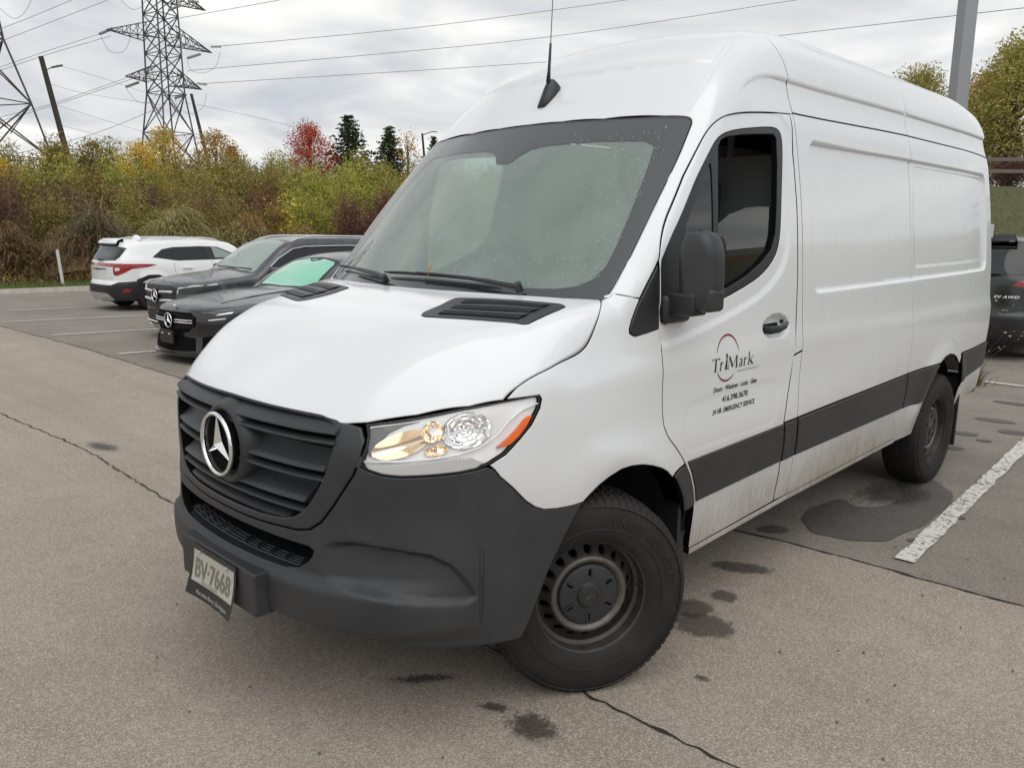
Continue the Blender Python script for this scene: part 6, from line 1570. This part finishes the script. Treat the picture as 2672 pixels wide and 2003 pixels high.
# ---- rail fence on the rise
fe = thing('rail_fence', 'weathered grey two-rail fence crossing the rise at the right edge', 'fence', (-10, 34.6, float(terr(-10, 34.6))))
plain('fence_wood', (.20, .175, .155), .9)
for i in range(-6, 8):
    x = i*2.4; z = float(terr(-10+x, 34.6))-fe.location.z; MB().box((x, 0, z+.5), (.07, .07, .62)).build('fence_post', 'fence_wood', fe)
    if i < 7:
        z2 = float(terr(-10+x+2.4, 34.6))-fe.location.z
        for h in (.55, 1.0): MB().bar((x, -.08, z+h), (x+2.4, -.08, z2+h), .05, .14).build('fence_rail', 'fence_wood', fe)
# ---- dry flower stalks by the van's rear corner, tuft at the line
def stalks(x, y, n, seed, label):
    r = random.Random(seed); t = thing('wildflower', label, 'wildflower', (x, y, 0)); mb = MB(); hd = MB(); yl = MB()
    for k in range(n):
        a = r.uniform(0, 6.28); h = r.uniform(.45, 1.0); l = r.uniform(.15, .5); pts = [(0, 0, 0), (math.cos(a)*l*.35, math.sin(a)*l*.35, h*.55), (math.cos(a)*l, math.sin(a)*l, h)]; mb.tube(pts, [.0035, .0025, .0015], 4, False)
        for j in range(3): p = Vector(pts[1]).lerp(Vector(pts[2]), r.random()); e = p+Vector((r.gauss(0, .06), r.gauss(0, .06), r.uniform(.02, .09))); mb.tube([p, e], .0015, 4, False); (hd if r.random() < .85 else yl).box(e, (.006, .006, .004))
        (yl if k % 4 == 0 else hd).cyl(pts[2], (0, 0, 1), .014, .008, 8)
    mb.build('flower_stalk', 'twig', t)['kind'] = 'stuff'; hd.build('seed_head', 'dry_reed', t)['kind'] = 'stuff'; plain('petal_pale', (.62, .58, .36), .7); yl.build('flower_head', 'petal_pale', t)['kind'] = 'stuff'
stalks(.05, 8.05, 16, 2, 'dry flower stalks with pale heads beside the rear corner of the van')
blades('grass_tuft', lambda r: (.02+r.gauss(0, .07), 7.95+r.gauss(0, .07)), 420, .08, .24, 'grass_blade', seed=9, lean=.9, w=.006, base=lambda x, y: 0.0)

# ---- long low warehouse on the far side of the lot, mirrored in the van's flank and door glass
plain('warehouse_wall', (.50, .50, .48), .8); plain('warehouse_band', (.42, .24, .10), .7); plain('warehouse_door', (.25, .27, .28), .6)
wh = thing('warehouse', 'long low pale warehouse with a tan band, mirrored in the door glass', 'warehouse', (48, 52, 0), R_(-52))
MB().box((0, 0, 3.2), (38, 8, 3.2)).build('wall', 'warehouse_wall', wh); MB().box((0, -8.03, 5.2), (38, .05, .5)).build('wall_band', 'warehouse_band', wh)
for i in range(7): MB().box((-30+i*10, -8.04, 1.8), (1.8, .05, 1.8)).build('dock_door', 'warehouse_door', wh)
# ================================================================== THE OTHER CARS
plain('car_white', (.80, .81, .81), .25, 0, .9); plain('car_graphite', (.040, .043, .048), .35, .35, .8); plain('car_black', (.008, .009, .010), .25, 0, .5)
m = NT('car_graphite_dusty'); c = m.mix(m.ramp(m.noise(m.coord('Object'), 5, 5, .6), [(.35, 0.0), (.7, 1.0)]), (.045, .048, .054), (.085, .088, .094)); m.l(c, m.b.inputs['Base Color']); m.set(Roughness=.34, Metallic=.25); m.b.inputs['Coat Weight'].default_value = .6
plain('car_trim_black', (.014, .014, .015), .5); plain('tinted_dark', (.012, .014, .015), .08, 0, .3, spec=.5); plain('lamp_dark', (.03, .031, .033), .25, .1, .3); plain('print_white', (.75, .75, .74), .5)
AX[0] = .8
def carfield(top, wid, sec, yf, kx, yb, crown=.06, r=.07, rf=.05, fl=(0, 2.7), fr_=.43):
    def Fc(x, y, z):
        x = np.abs(x); s = wid(y)*sec(z)
        for yc in fl:
            rr = np.hypot(y-yc, z-.36); s = s+.018*np.exp(-((rr-fr_)/.07)**2)*sst(.3, .5, z)*sst(1.0, .8, z)
        f = smax(x-s, (z-top(y)+crown*(x/.7)**2)*.9, r)
        f = smax(f, (yf(z)+kx(x)-y)*.85, rf)
        return smax(f, y-yb(z), .12)
    return Fc
def starring(parent, c, R, ax='Y', ring='chrome', back='gap_black'):
    V, F_ = lathe([(.012, .001), (.012, R*1.0)], 32, 'Y'); raw('emblem_disc', V, F_, back, parent, smooth=False).location = c
    V, F_ = lathe([(-.5*R*.14*math.sin(t)-.004, R*(.93-.07*math.cos(t))) for t in np.linspace(0, 2*math.pi, 9)], 40, 'Y'); raw('emblem_ring', V, F_, ring, parent).location = c
    mb = MB()
    for k in range(3):
        a = math.pi/2+k*2*math.pi/3; tip = (math.cos(a)*R*.88, -.004, math.sin(a)*R*.88); l = (math.cos(a+math.pi/3)*R*.17, 0, math.sin(a+math.pi/3)*R*.17); q = (math.cos(a-math.pi/3)*R*.17, 0, math.sin(a-math.pi/3)*R*.17)
        mb.add([tip, l, (0, -.02, 0), q], [(0, 1, 2), (0, 2, 3)])
    mb.build('emblem_star', ring, parent).location = c
def carwheel(parent, x, y, R=.345, alloy='satin_silver', steer=0):
    sg = 1 if x > 0 else -1; w = thing('wheel', None, None); w.parent = parent; w.location = (x, y, R-.006); w.rotation_euler = (0, 0, steer if sg > 0 else math.pi+steer)
    V, F_ = lathe([(-.10, .22), (-.115, .26), (-.11, R-.03), (-.09, R-.008), (0, R), (.09, R-.008), (.11, R-.03), (.115, .26), (.10, .23)], 48); raw('tyre', V, F_, 'tyre_rubber', w)
    V, F_ = lathe([(.098, .232), (.104, .235), (.10, .225), (.04, .215), (.035, .0005)], 40); raw('rim', V, F_, 'car_trim_black', w)
    mb = MB()
    for k in range(5):
        a = 2*math.pi*k/5; mb.bar((.075, .03*math.cos(a), .03*math.sin(a)), (.088, .222*math.cos(a), .222*math.sin(a)), .05, .022)
    mb.cyl((.08, 0, 0), (1, 0, 0), .05, .03, 16); mb.build('spokes', alloy, w)
def shell(car, Fc, paint, y0, y1, wheels, zlo=.24, step=.045, ra=.40):
    TT_ = 2*AX[0]+math.pi; half = [(y0, zlo)]
    for yc in wheels:
        for a in np.linspace(math.pi, 0, 15): half.append((yc-(-1)*ra*math.cos(a) if False else yc+ra*math.cos(a), max(zlo, .33+ra*math.sin(a)*1.0)))
    half += [(y1, zlo)]
    # lower edge on the near side, then the mirrored one on the far side
    far = [(u, TT_-v) for u, v in reversed(half)]
    o = panel('body', half+far, 'S', Fc, paint, car, step=step, gap=0, bev=.002, thick=.02, ostep=.05)
    for sg in (1, -1):
        for yc in wheels:
            V, F_ = lathe([(0, ra+.0), (-.30, ra), (-.30, .05)], 20, 'X', 0, math.pi); q = raw('wheel_housing', V, F_, 'liner_black', car); q.location = (sg*float(abs(.86)) if sg > 0 else -.56, yc, .33)
    MB().box((0, (y0+y1)/2, .32), (.70, (y1-y0)/2-.12, .10)).build('underbody', 'liner_black', car)
    return o
def both(name, poly, mode, Fc, mat, car, **k):
    return panel(name, poly, mode, Fc, mat, car, mirror=True, **k)
K = dict(step=.05, gap=0, bev=.002, thick=.01, ostep=.03)
MAIN = True
# ---------------------------------------------------------------- white SUV, seen from behind (its tail is at local -y)
def white_suv():
    car = thing('parked_car', 'white suv with red tail lamps parked tail out in front of the reed heaps', 'car', (-16.05, 4.85, -.09), R_(1.5))
    top = tab((-.9, 1.50), (-.5, 1.505), (-.2, 1.55), (.5, 1.575), (1.2, 1.575), (1.9, 1.52), (2.4, 1.22), (2.72, 1.05), (3.1, .98), (3.4, .86), (3.6, .70))
    wid = tab((-.9, .86), (-.5, .89), (0, .90), (2.7, .90), (3.2, .87), (3.5, .78))
    sec = tab((.2, .93), (.45, .985), (.70, 1.0), (.92, .985), (1.02, .965), (1.25, .86), (1.5, .74), (1.7, .66))
    yf = tab((.2, -.74), (.32, -.82), (.55, -.845), (.62, -.83), (.66, -.80), (.95, -.80), (1.02, -.785), (1.08, -.76), (1.40, -.56), (1.47, -.54), (1.50, -.62), (1.6, -.58))
    kx = tab((0, 0), (.4, .02), (.62, .07), (.76, .17), (.84, .32), (.9, .52))
    Fc = carfield(top, wid, sec, yf, kx, lambda z: 3.52, fl=(0, 2.63))
    shell(car, Fc, 'car_white', -.55, 3.40, (0, 2.63))
    P = 'P'
    tail = [(-.72, .30), (-.72, 1.06), (.72, 1.06), (.72, .30)]
    panel('tailgate', [(-1.08, .30), (-1.08, 1.08), (-.8, 1.10), (-.55, 1.46), (0, 1.49), (.55, 1.46), (.8, 1.10), (1.08, 1.08), (1.08, .30)], P, Fc, 'car_white', car, off=.003, **{**K, 'step': .04})
    panel('rear_window', [(-.54, 1.10), (-.50, 1.20), (-.37, 1.40), (0, 1.425), (.37, 1.40), (.60, 1.36), (.52, 1.16), (.46, 1.10), (0, 1.085)], P, Fc, 'tinted_dark', car, off=.007, **K)
    panel('spoiler', [(-.42, 1.43), (-.40, 1.50), (.40, 1.50), (.42, 1.43)], P, Fc, 'car_white', car, off=.07, **{**K, 'thick': .09})
    panel('spoiler_shade', [(-.40, 1.40), (-.40, 1.435), (.40, 1.435), (.40, 1.40)], P, Fc, 'car_trim_black', car, off=.04, **{**K, 'thick': .05})
    panel('tail_light', [(-.95, .985), (-.50, .985), (0, .972), (.44, .965), (.44, .80), (.50, .78), (.60, .84), (.70, .93), (.90, .955), (1.06, 1.005), (.95, 1.02), (.5, 1.035), (0, 1.045), (-.5, 1.035), (-.95, 1.02)], P, Fc, 'red_lens', car, off=.010, **K)
    panel('reverse_lamp', [(.475, .875), (.475, .945), (.545, .945), (.545, .895)], P, Fc, 'print_white', car, off=.014, **K)
    panel('lower_bumper', [(-1.08, .30), (-1.08, .60), (-.5, .575), (.40, .575), (.52, .64), (.72, .66), (.86, .62), (1.08, .60), (1.08, .30), (.3, .22), (-.3, .22)], P, Fc, 'car_trim_black', car, off=.012, **K)
    panel('skid_plate', [(-.50, .27), (-.42, .40), (.30, .40), (.44, .27), (.2, .225), (-.3, .225)], P, Fc, 'satin_silver', car, off=.022, **K)
    panel('reflector', [(.56, .42), (.60, .50), (.68, .48), (.64, .42)], P, Fc, 'red_lens', car, off=.024, **K)
    panel('plate_recess', [(-.30, .93), (.28, .93), (.24, .90), (-.26, .90)], P, Fc, 'interior_grey', car, off=.009, **K)
    for u in (-.06, .06): MB().box((u*1.4, -.815, .90), (.012, .01, .012)).build('plate_screw', 'gap_black', car)
    V2, F2 = text_polys('KIA', .075, 0, .85, .004); X, Nn = onskin(V2*[.95/1.4, .75]+[-.11, .985], P, Fc); raw('maker_letters', X+Nn*.013, F2, 'print_white', car, smooth=False)
    V2, F2 = text_polys('AWD', .035); X, Nn = onskin(V2*[.7, 1]+[.36, .72], P, Fc); raw('badge_letters', X+Nn*.006, F2, 'interior_grey', car, smooth=False)
    MB().tube([(-.1, -.74, 1.12), (.05, -.79, 1.10), (.26, -.775, 1.115)], [.018, .02, .008], 6).build('rear_wiper', 'car_trim_black', car)
    # side glass, cladding, door joints
    A = AX[0]
    wp = [(.05, 1.13), (.30, 1.33), (.55, 1.39), (1.2, 1.415), (1.62, 1.39), (1.98, 1.20), (2.12, 1.075), (1.5, 1.055), (.6, 1.045)]
    q = [(y, A+math.atan2(z-A, .74)) for y, z in wp]; both('side_window', q, 'S', Fc, 'tinted_dark', car, off=.006, **K)
    q = [(y, A+math.atan2(z-A, .74)) for y, z in [(1.52, 1.38), (1.60, 1.08), (1.78, 1.30)]]; 
    both('front_side_window', [(y, A+math.atan2(z-A, .74)) for y, z in [(1.50, 1.09), (1.47, 1.375), (1.60, 1.36), (1.92, 1.19), (2.02, 1.095)]], 'S', Fc, 'parked_windscreen', car, off=.012, **K)
    both('window_pillar', [(y, A+math.atan2(z-A, .74)) for y, z in [(1.36, 1.06), (1.30, 1.40), (1.38, 1.40), (1.45, 1.06)]], 'S', Fc, 'car_trim_black', car, off=.012, **K)
    for pl in ([(.52, 1.04), (.50, .9), (.62, .62), (.72, .5)], [(1.40, 1.05), (1.42, .8), (1.40, .5)]):
        for sg in (1, -1):
            X, Nn = onskin([(y, z if z < A else A+math.atan2(z-A, .86)) for y, z in pl], 'S', Fc); X = X+Nn*.002; X[:, 0] *= sg; MB().tube(X, .004, 4).build('door_joint', 'gap_black', car)
    for sg in (1, -1):
        for y in (.80, 1.72): MB().box((sg*.905, y, .92), (.015, .11, .016)).build('door_handle', 'car_white', car)
        pts = []
        for y in np.linspace(-.15, 1.75, 14): pts.append((sg*(.60-.01*(y-.8)**2), y, float(top(y))-.045+.055*(1-((y-.8)/.98)**6)))
        MB().tube(pts, .016, 6).build('roof_rail', 'satin_silver', car)
    both('arch_cladding', [(-.48, .24), (-.47, .44), (-.34, .70), (-.10, .79), (.12, .79), (.34, .70), (.46, .50), (.49, .24), (.40, .24), (.385, .48), (.28, .62), (.10, .71), (-.08, .71), (-.28, .62), (-.385, .48), (-.40, .24)], 'S', Fc, 'car_trim_black', car, off=.012, **{**K, 'thick': .02})
    both('sill', [(.49, .24), (.49, .40), (2.15, .40), (2.15, .24)], 'S', Fc, 'car_trim_black', car, off=.010, **K)
    MB().box((.06, .05, 1.60), (.03, .09, .035), None, (.4, .4)).build('roof_antenna', 'car_white', car)
    for x in (.78, -.78):
        for y in (0, 2.63): carwheel(car, x, y, .335)
    car.scale = (.99, .98, .99); return car
def mirror_pair(car, x, y, z, mat, s=1.0):
    for sg in (1, -1):
        o = MB().box((sg*x, y, z), (.10*s, .055*s, .07*s), None, (.85, .8)).build('door_mirror', mat, car); bevel(o, .03, 3); shade_auto(o)
        MB().bar((sg*(x-.16), y+.02, z-.05), (sg*(x-.05), y, z-.04), .04).build('mirror_foot', 'car_trim_black', car)
def compact_suv():
    AX[0] = .7
    car = thing('parked_car', 'dark grey suv with silver roof rails between the white suv and the saloon', 'car', (-10.25, 3.85, -.09), R_(.6))
    top = tab((-.95, .86), (-.86, .93), (-.7, .99), (-.4, 1.04), (0, 1.085), (.33, 1.12), (.6, 1.30), (1.0, 1.56), (1.2, 1.625), (1.7, 1.66), (2.6, 1.655), (3.2, 1.60), (3.7, 1.4))
    wid = tab((-.9, .80), (-.6, .87), (-.2, .91), (2.8, .915), (3.5, .86)); sec = tab((.2, .92), (.45, .985), (.72, 1.0), (.98, .98), (1.08, .965), (1.35, .84), (1.62, .70), (1.8, .64))
    yf = tab((.2, -.84), (.35, -.89), (.6, -.90), (.85, -.885), (.95, -.85), (1.1, -.70)); kx = tab((0, 0), (.4, .03), (.6, .09), (.74, .20), (.83, .36), (.9, .6))
    Fc = carfield(top, wid, sec, yf, kx, lambda z: 3.70-.3*np.clip(z-1.0, 0, 1), fl=(0, 2.83), crown=.05)
    shell(car, Fc, 'car_graphite_dusty', -.80, 3.62, (0, 2.83)); P = 'P'
    panel('front_fascia', [(-1.0, .28), (-1.0, .90), (-.5, .955), (0, .965), (.5, .955), (1.0, .90), (1.0, .28), (.3, .20), (-.3, .20)], P, Fc, 'car_graphite_dusty', car, off=.003, **{**K, 'step': .04})
    panel('grille', [(-.34, .60), (-.36, .86), (-.30, .90), (.30, .90), (.36, .86), (.34, .60), (.26, .54), (-.26, .54)], P, Fc, 'car_trim_black', car, off=.008, **K)
    for z in (.795, .665):
        for sg in (1, -1):
            X, Nn = onskin([(sg*u, z+(u-.08)*.05) for u in np.linspace(.085, .33, 8)], P, Fc); X = X+Nn*.022; MB().tube(X, .021, 6).build('grille_bar', 'chrome', car); 
            X2 = X+[0, -.012, 0]; MB().tube(X2, [.007]*8, 5).build('bar_inlay', 'gap_black', car)
    starring(car, (0, -.935, .735), .105)
    both('headlight', [(.365, .80), (.40, .875), (.55, .915), (.74, .93), (.80, .91), (.76, .85), (.60, .80), (.42, .775)], P, Fc, 'lamp_dark', car, off=.008, **K)
    for sg in (1, -1):
        X, Nn = onskin([(sg*.385, .79), (sg*.40, .865), (sg*.55, .900), (sg*.76, .922)], P, Fc); MB().tube(X+Nn*.014, .010, 6).build('lamp_strip', 'lamp_silver', car)
    panel('lower_intake', [(-.50, .30), (-.52, .46), (-.2, .50), (.2, .50), (.52, .46), (.50, .30), (.3, .27), (-.3, .27)], P, Fc, 'car_trim_black', car, off=.010, **K)
    for z in (.255, .315):
        X, Nn = onskin([(u, z+abs(u)*.04) for u in np.linspace(-.46, .46, 14)], P, Fc); MB().tube(X+Nn*.022, .015, 6).build('bumper_trim', 'chrome', car)
    MB().box((0, -.945, .44), (.165, .01, .09)).build('plate_blank', 'car_trim_black', car)
    V, F_ = lathe([(-.004, .001), (0, .028), (.004, .028)], 20, 'Z'); o = raw('bonnet_badge', V, F_, 'satin_silver', car); o.location = (0, -.80, 1.0); o.rotation_euler = (R_(25), 0, 0)
    H = 'H'
    panel('windscreen', [(-.70, .36), (-.72, .42), (-.60, 1.02), (-.54, 1.06), (0, 1.10), (.54, 1.06), (.60, 1.02), (.72, .42), (.70, .36), (0, .30)], H, Fc, 'parked_windscreen', car, off=.006, **K)
    panel('windscreen_back', [(-.70, .36), (-.72, .42), (-.60, 1.02), (-.54, 1.06), (0, 1.10), (.54, 1.06), (.60, 1.02), (.72, .42), (.70, .36), (0, .30)], H, Fc, 'interior_dark', car, off=.0025, **K)
    A = AX[0]; f = lambda y, z: (y, A+math.atan2(z-A, .76))
    sw = [(.62, 1.12), (.78, 1.24), (1.10, 1.46), (1.35, 1.52), (2.2, 1.54), (2.9, 1.50), (3.2, 1.36), (3.3, 1.16), (2.0, 1.10)]
    both('side_window', [f(*p) for p in sw], 'S', Fc, 'tinted_dark', car, off=.006, **K)
    for sg in (1, -1):
        X, Nn = onskin([f(y, z+.012) for y, z in [(.60, 1.10), (.78, 1.25), (1.10, 1.475), (1.35, 1.535), (2.2, 1.555), (2.9, 1.515)]], 'S', Fc); X = X+Nn*.012; X[:, 0] *= sg; MB().tube(X, .013, 6).build('window_trim', 'satin_silver', car)
        MB().tube([(sg*(.585-.0*y), y, float(top(y))-.02+.05*(1-abs((y-2.15)/1.05)**5)-.03) for y in np.linspace(1.12, 3.2, 14)], .018, 6).build('roof_rail', 'satin_silver', car)
        for y in (1.35, 2.15): MB().bar((sg*.70, y, 1.5), (sg*.86, y+.05, 1.1), .05, .012).build('door_pillar', 'car_trim_black', car)
    both('arch_cladding', [(-.48, .24), (-.46, .46), (-.34, .70), (-.10, .79), (.12, .79), (.34, .70), (.46, .50), (.49, .24), (.42, .24), (.40, .48), (.30, .64), (.10, .73), (-.08, .73), (-.30, .64), (-.40, .48), (-.42, .24)], 'S', Fc, 'car_trim_black', car, off=.010, **{**K, 'thick': .02})
    mirror_pair(car, 1.0, .62, 1.10, 'car_graphite_dusty')
    MB().tube([(-.55, .40, 1.15), (-.2, .36, 1.15), (.1, .36, 1.145)], .010, 5).tube([(.02, .34, 1.14), (.35, .35, 1.145), (.62, .40, 1.14)], .010, 5).build('screen_wiper', 'car_trim_black', car)
    for x in (.79, -.79):
        for y in (0, 2.83): carwheel(car, x, y, .345)
    return car
def saloon():
    AX[0] = .45
    car = thing('parked_car', 'low dark saloon with a mint green windscreen shade behind the van bonnet', 'car', (-7.83, 2.984, -.085), R_(3.9))
    top = tab((-.95, .66), (-.88, .73), (-.75, .79), (-.4, .86), (.2, .925), (.78, .965), (1.1, 1.16), (1.55, 1.37), (1.9, 1.43), (2.3, 1.445), (2.9, 1.40), (3.5, 1.14), (3.7, 1.06), (4.1, 1.02), (4.2, .95))
    wid = tab((-.9, .76), (-.6, .87), (-.2, .91), (2.9, .92), (3.9, .86)); sec = tab((.15, .93), (.4, .985), (.66, 1.0), (.88, .975), (.98, .95), (1.2, .82), (1.43, .66), (1.6, .6))
    yf = tab((.12, -.86), (.2, -.90), (.35, -.87), (.45, -.86), (.60, -.87), (.72, -.84), (.8, -.76), (1.0, -.4)); kx = tab((0, 0), (.3, .02), (.5, .07), (.66, .16), (.78, .30), (.86, .48), (.92, .75))
    Fc = carfield(top, wid, sec, yf, kx, lambda z: 4.0, fl=(0, 2.94), crown=.05)
    shell(car, Fc, 'car_graphite_dusty', -.80, 3.95, (0, 2.94), zlo=.18); P = 'P'
    panel('front_fascia', [(-1.05, .22), (-1.05, .70), (-.5, .755), (0, .765), (.5, .755), (1.05, .70), (1.05, .22), (.3, .16), (-.3, .16)], P, Fc, 'car_black', car, off=.003, **{**K, 'step': .035})
    panel('grille', [(-.34, .56), (-.35, .66), (-.28, .715), (.28, .715), (.35, .66), (.34, .56), (.24, .47), (-.24, .47)], P, Fc, 'gap_black', car, off=.007, **K)
    mb = MB()
    for u in np.linspace(-.31, .31, 24):
        X, Nn = onskin([(u, .49+abs(u)*.12), (u, .70-abs(u)*.06)], P, Fc); mb.bar(X[0]+Nn[0]*.012, X[1]+Nn[1]*.012, .006)
    mb.build('grille_mesh', 'lamp_dark', car)['kind'] = 'stuff'
    for sg in (1, -1):
        for dz in (.012, -.016):
            X, Nn = onskin([(sg*u, .605+dz+(u-.08)*.02) for u in np.linspace(.075, .32, 8)], P, Fc); MB().tube(X+Nn*.020, .009, 6).build('grille_bar', 'chrome', car)
    starring(car, (0, -.905, .605), .098)
    hl = [(.375, .60), (.39, .66), (.50, .725), (.66, .765), (.84, .785), (.88, .77), (.84, .72), (.74, .64), (.60, .585), (.42, .575)]
    both('headlight', hl, P, Fc, 'lamp_dark', car, off=.008, **K)
    both('lamp_core', [(.46, .625), (.47, .645), (.60, .66), (.60, .645)], P, Fc, 'satin_silver', car, off=.011, **K)
    both('lamp_core', [(.52, .69), (.54, .712), (.66, .735), (.65, .715)], P, Fc, 'satin_silver', car, off=.011, **K)
    both('lamp_amber', [(.70, .655), (.76, .72), (.84, .765), (.85, .745), (.78, .68), (.72, .645)], P, Fc, 'amber_lens', car, off=.012, **K)
    both('side_intake', [(.40, .26), (.40, .42), (.60, .46), (.80, .44), (.72, .30), (.5, .24)], P, Fc, 'gap_black', car, off=.008, **K)
    panel('lower_intake', [(-.34, .24), (-.33, .40), (0, .42), (.33, .40), (.34, .24), (0, .21)], P, Fc, 'gap_black', car, off=.008, **K)
    mb = MB(); U = np.linspace(-1.0, 1.0, 30); X, Nn = onskin([(u, .19) for u in U], P, Fc); Z = X+Nn*.05
    mb.add(np.concatenate([Z+[0, 0, .012], Z-[0, 0, .012], X+[0, 0, .012]]), [(i, i+1, 31+i-0, 30+i) for i in range(29)]+[(60+i, 61+i, i+1, i) for i in range(29)]); mb.build('splitter', 'car_black', car)
    MB().box((0, -.935, .40), (.16, .012, .085)).build('plate_blank', 'car_trim_black', car)
    for x in (-.09, .09): MB().box((x, -.95, .44), (.02, .004, .006)).build('plate_slot', 'lamp_silver', car)
    V, F_ = lathe([(-.004, .001), (0, .028), (.004, .028)], 20, 'Z'); o = raw('bonnet_badge', V, F_, 'satin_silver', car); o.location = (0, -.80, .79); o.rotation_euler = (R_(30), 0, 0)
    H = 'H'; wsp = [(-.68, .84), (-.69, .90), (-.55, 1.42), (-.50, 1.47), (0, 1.52), (.50, 1.47), (.55, 1.42), (.69, .90), (.68, .84), (0, .76)]
    panel('windscreen', wsp, H, Fc, 'car_trim_black', car, off=.004, **K)
    sh = [(-.62, .88), (-.63, .94), (-.52, 1.36), (-.46, 1.41), (-.16, 1.45), (-.12, 1.40), (0, 1.36), (.12, 1.40), (.16, 1.45), (.46, 1.41), (.52, 1.36), (.63, .94), (.62, .88), (0, .80)]
    plain('mint_shade', (.20, .56, .38), .25, 0, 1.0); panel('windscreen_shade', sh, H, Fc, 'mint_shade', car, off=.007, **K)
    for x in (-.035, .035): MB().cyl((x, 1.405, 1.325), (0, -.5, .85), .022, .012, 14).build('sensor_ring', 'satin_silver', car)
    A = AX[0]; f = lambda y, z: (y, A+math.atan2(z-A, .76))
    both('side_window', [f(*p) for p in [(1.0, .985), (1.25, 1.12), (1.6, 1.29), (2.2, 1.355), (2.8, 1.33), (3.3, 1.15), (3.4, 1.03), (2.0, .99)]], 'S', Fc, 'tinted_dark', car, off=.006, **K)
    for sg in (1, -1):
        X, Nn = onskin([(u, v) for u, v in [(-.52*1, -.45), (-.50, 0), (-.46, .45), (-.44, .72)]], H, Fc); X = X+Nn*.004; X[:, 0] *= -sg; MB().tube(X, [.004, .010, .012, .006], 6).build('bonnet_crease', 'car_graphite_dusty', car, smooth=True)
    mirror_pair(car, .98, 1.02, .98, 'car_graphite_dusty', .9)
    for x in (.80, -.80):
        for y in (0, 2.94): carwheel(car, x, y, .34)
    return car
def black_suv():
    AX[0] = .8
    car = thing('parked_car', 'black suv seen from behind, half hidden by the rear corner of the van', 'car', (-.72, 11.0, 0), R_(0))
    top = tab((-.9, 1.62), (-.5, 1.64), (.3, 1.70), (1.2, 1.70), (2.0, 1.60), (2.6, 1.25), (2.9, 1.10), (3.3, 1.02), (3.7, .85)); wid = tab((-.9, .88), (-.5, .91), (0, .92), (2.7, .92), (3.6, .8))
    sec = tab((.2, .93), (.45, .985), (.75, 1.0), (1.0, .985), (1.1, .965), (1.35, .86), (1.62, .74), (1.8, .66)); yf = tab((.2, -.76), (.35, -.86), (.60, -.88), (.68, -.84), (1.05, -.80), (1.15, -.76), (1.5, -.56), (1.58, -.52), (1.62, -.62), (1.7, -.6)); kx = tab((0, 0), (.4, .015), (.65, .06), (.78, .15), (.86, .30), (.92, .52))
    Fc = carfield(top, wid, sec, yf, kx, lambda z: 3.6, fl=(0, 2.7)); shell(car, Fc, 'car_black', -.55, 3.5, (0, 2.7)); P = 'P'
    panel('tailgate', [(-1.08, .30), (-1.08, 1.10), (-.8, 1.15), (-.55, 1.55), (0, 1.58), (.55, 1.55), (.8, 1.15), (1.08, 1.10), (1.08, .30)], P, Fc, 'car_black', car, off=.003, **K)
    panel('rear_window', [(-.52, 1.17), (-.46, 1.30), (-.36, 1.50), (0, 1.53), (.36, 1.50), (.46, 1.30), (.52, 1.17), (0, 1.13)], P, Fc, 'tinted_dark', car, off=.007, **K)
    panel('spoiler', [(-.44, 1.57), (-.42, 1.625), (.42, 1.625), (.44, 1.57)], P, Fc, 'car_trim_black', car, off=.08, **{**K, 'thick': .1})
    panel('tail_light', [(.40, 1.02), (.44, 1.08), (.70, 1.12), (1.0, 1.10), (1.0, 1.0), (.8, .93), (.62, .92), (.55, .98)], P, Fc, 'red_lens', car, off=.010, **K)
    panel('tail_light', [(-.40, 1.02), (-.44, 1.08), (-.70, 1.12), (-1.0, 1.10), (-1.0, 1.0), (-.8, .93), (-.62, .92), (-.55, .98)], P, Fc, 'red_lens', car, off=.010, **K)
    panel('brake_lamp', [(-.08, 1.545), (-.08, 1.565), (.08, 1.565), (.08, 1.545)], P, Fc, 'red_lens', car, off=.055, **K)
    V2, F2 = text_polys('SV AWD', .06, .3, 1.1, .002); X, Nn = onskin(V2*[.8, .8]+[.26, .855], P, Fc); raw('badge_letters', X+Nn*.008, F2, 'print_white', car, smooth=False)
    panel('chrome_strip', [(-.6, .72), (-.6, .735), (.6, .735), (.6, .72)], P, Fc, 'lamp_dark', car, off=.010, **K)
    panel('lower_bumper', [(-1.08, .30), (-1.08, .62), (1.08, .62), (1.08, .30), (.3, .24), (-.3, .24)], P, Fc, 'car_trim_black', car, off=.012, **K)
    MB().tube([(-.02, -.76, 1.20), (.15, -.80, 1.175), (.42, -.77, 1.18)], [.02, .022, .008], 6).build('rear_wiper', 'car_trim_black', car)
    MB().box((-.05, -.80, 1.035), (.03, .006, .015)).build('tail_badge', 'print_white', car)
    A = AX[0]; both('side_window', [(y, A+math.atan2(z-A, .76)) for y, z in [(.0, 1.2), (.3, 1.45), (1.6, 1.50), (2.1, 1.25), (2.3, 1.12), (.6, 1.10)]], 'S', Fc, 'tinted_dark', car, off=.006, **K)
    for sg in (1, -1): MB().tube([(sg*.64, y, float(top(y))+.035) for y in np.linspace(-.3, 1.9, 10)], .02, 6).build('roof_rail', 'satin_silver', car)
    for x in (.80, -.80):
        for y in (0, 2.7): carwheel(car, x, y, .35)
    return car
white_suv(); compact_suv(); saloon(); black_suv()
